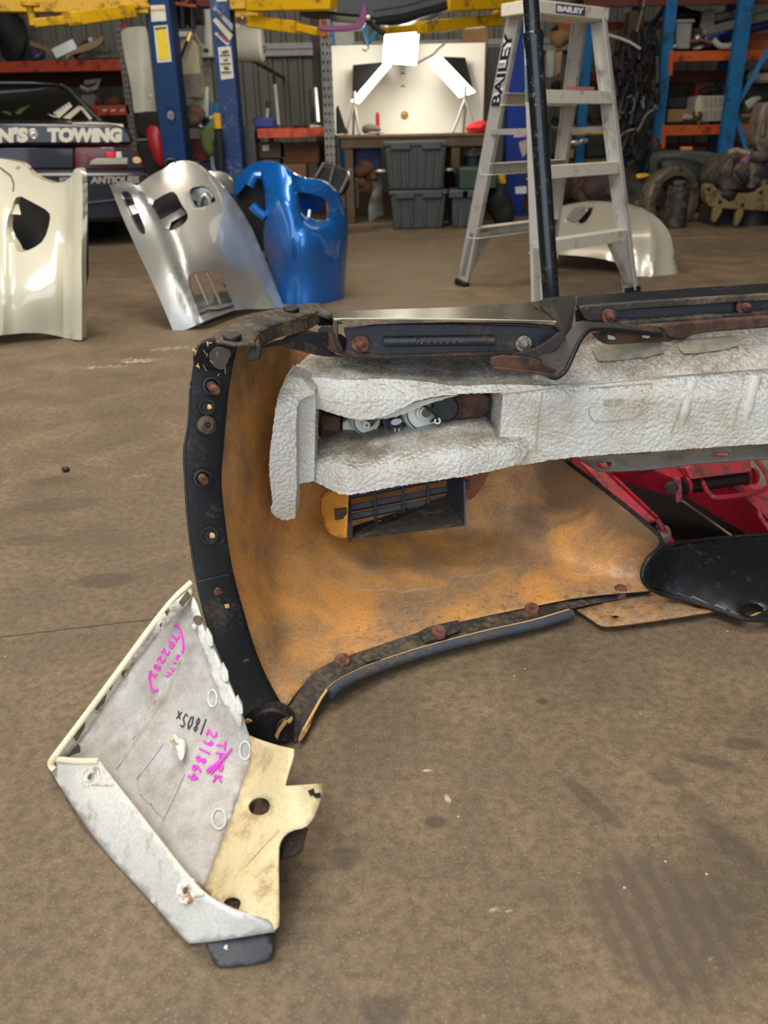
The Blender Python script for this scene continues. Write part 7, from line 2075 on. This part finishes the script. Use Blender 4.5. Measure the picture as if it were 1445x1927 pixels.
# seen through the ladder
RG4 = 'things stored behind the ladder'
item(blobthing('brown_paper_bag', '', 'x', at(1056, 72, YR + .75), .13, M_card, 70, (.8, .6, .7), .2), 'brown paper bag high behind the ladder', 'bag', RG4)
o = pbox('white_bottle', 1028, 92, 1046, 148, YR + .8, .12, plain('milky_plastic', (200, 200, 188), .5), None, .03); item(o, 'milky white bottle behind the black handle', 'bottle', RG4)
item(plate('cardboard_piece', [(1046, 98), (1058, 96), (1054, 135), (1044, 144)], YR + .75, .02, plain('peach_card', (206, 152, 108), .8)), 'torn peach cardboard behind the ladder', 'cardboard sheet', RG4)
o = pbox('cardboard_box', 1058, 280, 1080, 298, YR + .3, .2, M_card); item(o, 'small brown cardboard box behind the ladder tread', 'box', RG4)
o = pbox('grey_bucket', 1140, 88, 1166, 132, YR + .6, .25, plain('grey_bucket', (92, 86, 76), .6), None, .03); item(o, 'grey bucket on the rack just right of the ladder top'.replace('right of', 'beside'), 'bucket', RG4)
o = pbox('black_case', 1102, 250, 1150, 296, YR + .64, .24, plain('dark_case', (46, 44, 46), .5), None, .02); item(o, 'black case low behind the ladder beside the upright', 'case', RG4)
o = pbox('yellow_strip', 1070, 248, 1146, 254, YR + .3, .05, M_yellow); item(o, 'yellow strip edge above the black case', 'strip', RG4)
for yb_ in (172, 236, 300):
    a, b = at(1036, yb_, YR + .62).x, at(1168, yb_, YR + .62).x
    z = at(1100, yb_, YR + .62).z
    mb = MB(); mb.box((a, YR + .62, z - .03), (b, YR + .92, z)); mb.build('rack_shelf', M_board, rr, .002)
    for k in range(2 if yb_ == 300 else 5):
        x = a + .09 + k * (b - a - .1) / 5
        r_ = .058 + (k * 7 % 3) * .008
        item(rest_on(blobthing('dark_car_part', '', 'x', Vector((x, YR + .74, z + r_ * .72)), r_, [M_dark, M_inside, M_oldsteel, M_dark, M_rust][(k + yb_) % 5], 80 + k + yb_, (1.0, .8, .8), .3), z), 'dark worn car part stored behind the ladder', 'car part', 'dark car parts behind the ladder')
for i, (x, y) in enumerate(((1062, 264), (1076, 270), (1098, 265), (1064, 345), (1134, 356))):
    item(blobthing('bright_fitting', '', 'x', at(x, y, YR + .25), .045, plain('bright_silver', (220, 216, 200), .25, .6), 120 + i, (1.2, .7, .8), .5), ['bright fitting behind the black handle', 'silver fitting beside the black handle', 'silver fitting in front of the black case', 'silver fitting low behind the handle', 'white fitting near the pearl bumper'][i], 'fitting', RG4)
mb = MB(); mb.tube([at(1116 + 16 * math.cos(a), 345 + 14 * math.sin(a), YR) for a in [i * math.pi / 8 for i in range(15)]], .012, 8, False); item(mb.build('coiled_hose', plain('grey_hose', (84, 78, 68), .6)), 'grey coiled hose on the floor behind the ladder', 'hose')

# floor clutter under the blue rack
Yfz = 7.6
item(pbox('timber_plank', 1206, 380, 1244, 389, 7.5, .2, plain('dusty_timber', (112, 94, 70), .8)), 'dusty timber plank raised on a block below the rack', 'plank')
o = pbox('timber_block', 1222, 389, 1234, 404, 7.52, .12, plain('dusty_timber', (112, 94, 70), .8)); item(o, 'short timber block under the dusty plank', 'block')
c = at(1222, 396, 7.52)
t = thing('rear_seating', 'dull green grey car seat lying under the lower orange beam', 'seat', tuple(at(1300, 380, 8.2)))
plate('seat_cushion', rnd_poly([(1250, 300), (1262, 286), (1340, 284), (1356, 296), (1362, 345), (1330, 352), (1256, 350)], 1), 8.2, .5, plain('green_grey_cloth', (74, 78, 70), .85, var=.2, scale=5), t, .05)
z = at(1300, 350, 8.3).z; mb = MB(); mb.box((at(1258, 350, 8.2).x, 8.25, 0), (at(1356, 350, 8.2).x, 8.65, z)); mb.build('seat_base', M_dark, t, .03)
plate('seat_strap', [(1274, 316), (1278, 316), (1280, 336), (1276, 336)], 8.18, .01, M_paper, t)
item(blobthing('black_cloth', '', 'x', at(1302, 332, 8.09), .2, M_inside, 91, (1.6, .6, .6), .3, rot=-.3), 'black cloth draped over the seat and tyre ring', 'cloth')
item(blobthing('red_bag', '', 'x', at(1346, 338, 8.12), .07, plain('dark_red_cloth', (92, 26, 24), .8), 92, (1.6, .6, .5), .3), 'dark red cloth beside the black cloth', 'cloth')
item(pbox('plastic_offcut', 1284, 276, 1304, 284, 8.35, .08, plain('peach_plastic', (196, 120, 76), .5)), 'peach orange offcut lying on the grey seat', 'offcut')
t = thing('torque_converter', 'worn metal bell housing ring standing on the floor', 'gearbox part', tuple(onfloor(1300, 415, 7.3)))
c = at(1288, 376, 7.3) - Vector((.10, 0, 0))
mb = MB(); mb.lathe((c.x + .02, 7.3, c.z), (.35, -1, 0), [(.12, -.3), (.24, -.16), (.26, -.02), (.24, .0), (.19, .0), (.18, -.1), (.10, -.2)], 30); mb.build('bell_housing', dirty('dull_cast_metal', (104, 94, 80), (62, 54, 46), .5, 14, .6, .2), t)
mb = MB(); mb.cyl((c.x - .06, 7.0, 0), (0, 0, 1), .085, at(1284, 350, 7.0).z, 22); mb.cyl((c.x - .06, 7.0, at(1284, 350, 7.0).z), (0, 0, 1), .05, .04, 18); mb.build('dark_canister', dirty('dark_cast_metal', (60, 54, 54), (94, 84, 80), .4, 14, .4, .3), t, .008)
mb = MB(); mb.box((c.x - .05, 7.2, 0), (c.x + .12, 7.5, c.z - .22)); mb.build('support_block', M_dark, t)
t = thing('engine', 'dusty engine on a tan steel crossmember standing on the floor', 'engine', tuple(onfloor(1400, 425, 6.95)))
M_eng = dirty('dusty_engine', (92, 82, 68), (46, 42, 38), .5, 12, .6, .15, 60, .2)
M_tan = dirty('tan_steel', (124, 102, 68), (78, 64, 44), .4, 14, .65, .1, 60, .15)
cm = plate('crossmember', rnd_poly([(1326, 350), (1340, 344), (1352, 358), (1362, 362), (1392, 364), (1418, 364), (1430, 352), (1450, 346), (1500, 346, 1), (1500, 398, 1), (1440, 398), (1400, 396), (1350, 392), (1330, 388)], 1), 6.9, .12, M_tan, t, .01)
for q in ([(1342, 390), (1362, 390), (1356, 404), (1346, 420), (1340, 416), (1342, 402)], [(1388, 394), (1402, 394), (1396, 412), (1388, 427), (1382, 426), (1384, 410)]):
    plate('mount_leg', rnd_poly(q, 1), 6.88, .05, M_tan, t, .006)
for x, y in ((1334, 356), (1355, 380), (1397, 386), (1432, 362)):
    mb = MB(); mb.lathe(at(x, y, 6.897), (0, -1, 0), [(.016, 0), (.014, .002), (0, .001)], 14); mb.build('bolt_hole', M_black, cm)
plate('engine_block', rnd_poly([(1350, 340), (1362, 310), (1375, 292), (1400, 290), (1470, 288, 1), (1500, 300, 1), (1500, 360, 1), (1400, 362), (1360, 358)], 1), 7.05, .45, M_eng, t, .03)
plate('cylinder_head', rnd_poly([(1398, 306), (1440, 300), (1450, 350), (1412, 356), (1398, 340)], 1), 6.93, .3, dirty('dusty_alloy', (122, 112, 94), (70, 62, 52), .45, 14, .55, .2), t, .015)
plate('intake_arm', rnd_poly([(1356, 330), (1372, 296), (1382, 292), (1382, 320), (1372, 345), (1360, 350)], 1), 6.95, .1, M_eng, t, .015)
ptube('radiator_pipe', [(1370, 288, 6.95), (1384, 283, 6.95), (1410, 290, 6.95), (1450, 288, 6.95)], .022, dirty('tan_pipe', (150, 128, 100), (96, 80, 60), .3, 20), t)
for x, y, r, mt in ((1402, 300, .04, plain('purple_connector', (92, 52, 80), .5)), (1392, 320, .06, M_eng), (1430, 290, .09, M_eng), (1376, 345, .06, M_oldsteel), (1420, 345, .05, M_eng), (1440, 325, .07, M_oldsteel), (1365, 365, .06, M_inside), (1412, 292, .025, plain('pale_blue_connector', (90, 150, 176), .5))):
    mb = MB(); mb.blob(at(x, y, 6.92), r, .35, int(x), (1, .7, 1)); mb.build('engine_fitting', mt, t)
for a, b in (((1384, 320), (1398, 345)), ((1400, 318), (1406, 342)), ((1415, 268), (1424, 300))):
    ptube('engine_hose', [(*a, 6.9), ((a[0] + b[0]) / 2 + 3, (a[1] + b[1]) / 2, 6.88), (*b, 6.9)], .016, M_inside, t)
mb = MB(); mb.cyl((at(1415, 410, 7.1).x, 7.1, 0), (0, 0, 1), .12, .16, 22); mb.build('sump', M_inside, t)
mb = MB(); mb.box((at(1340, 400, 7.1).x, 7.1, 0), (at(1480, 400, 7.1).x, 7.4, .14)); mb.build('pallet', M_dark, t)
t = thing('alloy_manifold', 'tall grey alloy casting standing on top of the engine', 'manifold', tuple(at(1435, 290, 7.2)))
plate('manifold_body', rnd_poly([(1420, 285), (1422, 250), (1434, 200), (1446, 190), (1480, 196, 1), (1490, 284, 1)], 1), 7.15, .2, dirty('grey_alloy', (120, 106, 94), (72, 62, 54), .4, 14, .55, .2), t, .02)
for x in (1432, 1442): ptube('cooling_rib', [(x, 286, 7.13), (x + 6, 215, 7.13)], .012, dirty('grey_alloy', (120, 106, 94), (72, 62, 54), .4, 14, .55, .2), t)
for i, (x, y, Yq, r) in enumerate(((1190, 390, 8.3, .18), (1160, 372, 8.8, .2), (1212, 360, 8.6, .2), (1225, 345, 8.9, .16), (1070, 372, 9.0, .18), (1110, 380, 8.9, .16))):
    p_ = at(x, y, Yq)
    item(blobthing('floor_part', '', 'x', Vector((p_.x, Yq, r * .7)), r, [M_dark, M_oldsteel, M_dark, plain('dark_brown_leather', (62, 44, 32), .7), M_dark, M_rust][i], 140 + i, (1.2, .8, .8), .4), ['dark part on the floor by the plank end', 'old steel part on the floor behind the pearl bumper', 'dark lump on the floor under the loom', 'brown leather lump on the floor under the loom', 'dark part on the floor behind the black handle', 'rusty part on the floor behind the ladder'][i], 'car part', 'dark parts on the floor below the rack')
mb = MB(); mb.blob(at(1210, 332, 8.4), .05, .4, 5, (1.3, .6, .5)); item(mb.build('yellow_plug', M_yellow), 'small yellow plug on the parts under the loom', 'plug')
mb = MB(); mb.blob(fl(124, 884, .004), .008, .3, 2, (1.3, 1, .8)); item(mb.build('grit_stone', M_inside), 'tiny black stone lying alone on the floor', 'stone')

# ------------------------------------------------------------------ set the goods down on their shelves
def settle(group, z):
    bpy.context.view_layer.update()
    for o in [q for q in bpy.data.objects if q.parent is None and q.get('group') == group]:
        lows = []
        for q in [o] + list(o.children_recursive):
            if q.type == 'MESH':
                lows += [(q.matrix_world @ v.co).z for v in q.data.vertices]
        if lows:
            dz = z + .003 - min(lows)
            if 0 < dz < .25: o.location.z += dz


settle(G1, zl1); settle(G2, zl2); settle(RG, zr1); settle(RG2, zr2); settle('dark crates at the back of the blue rack', zr2)
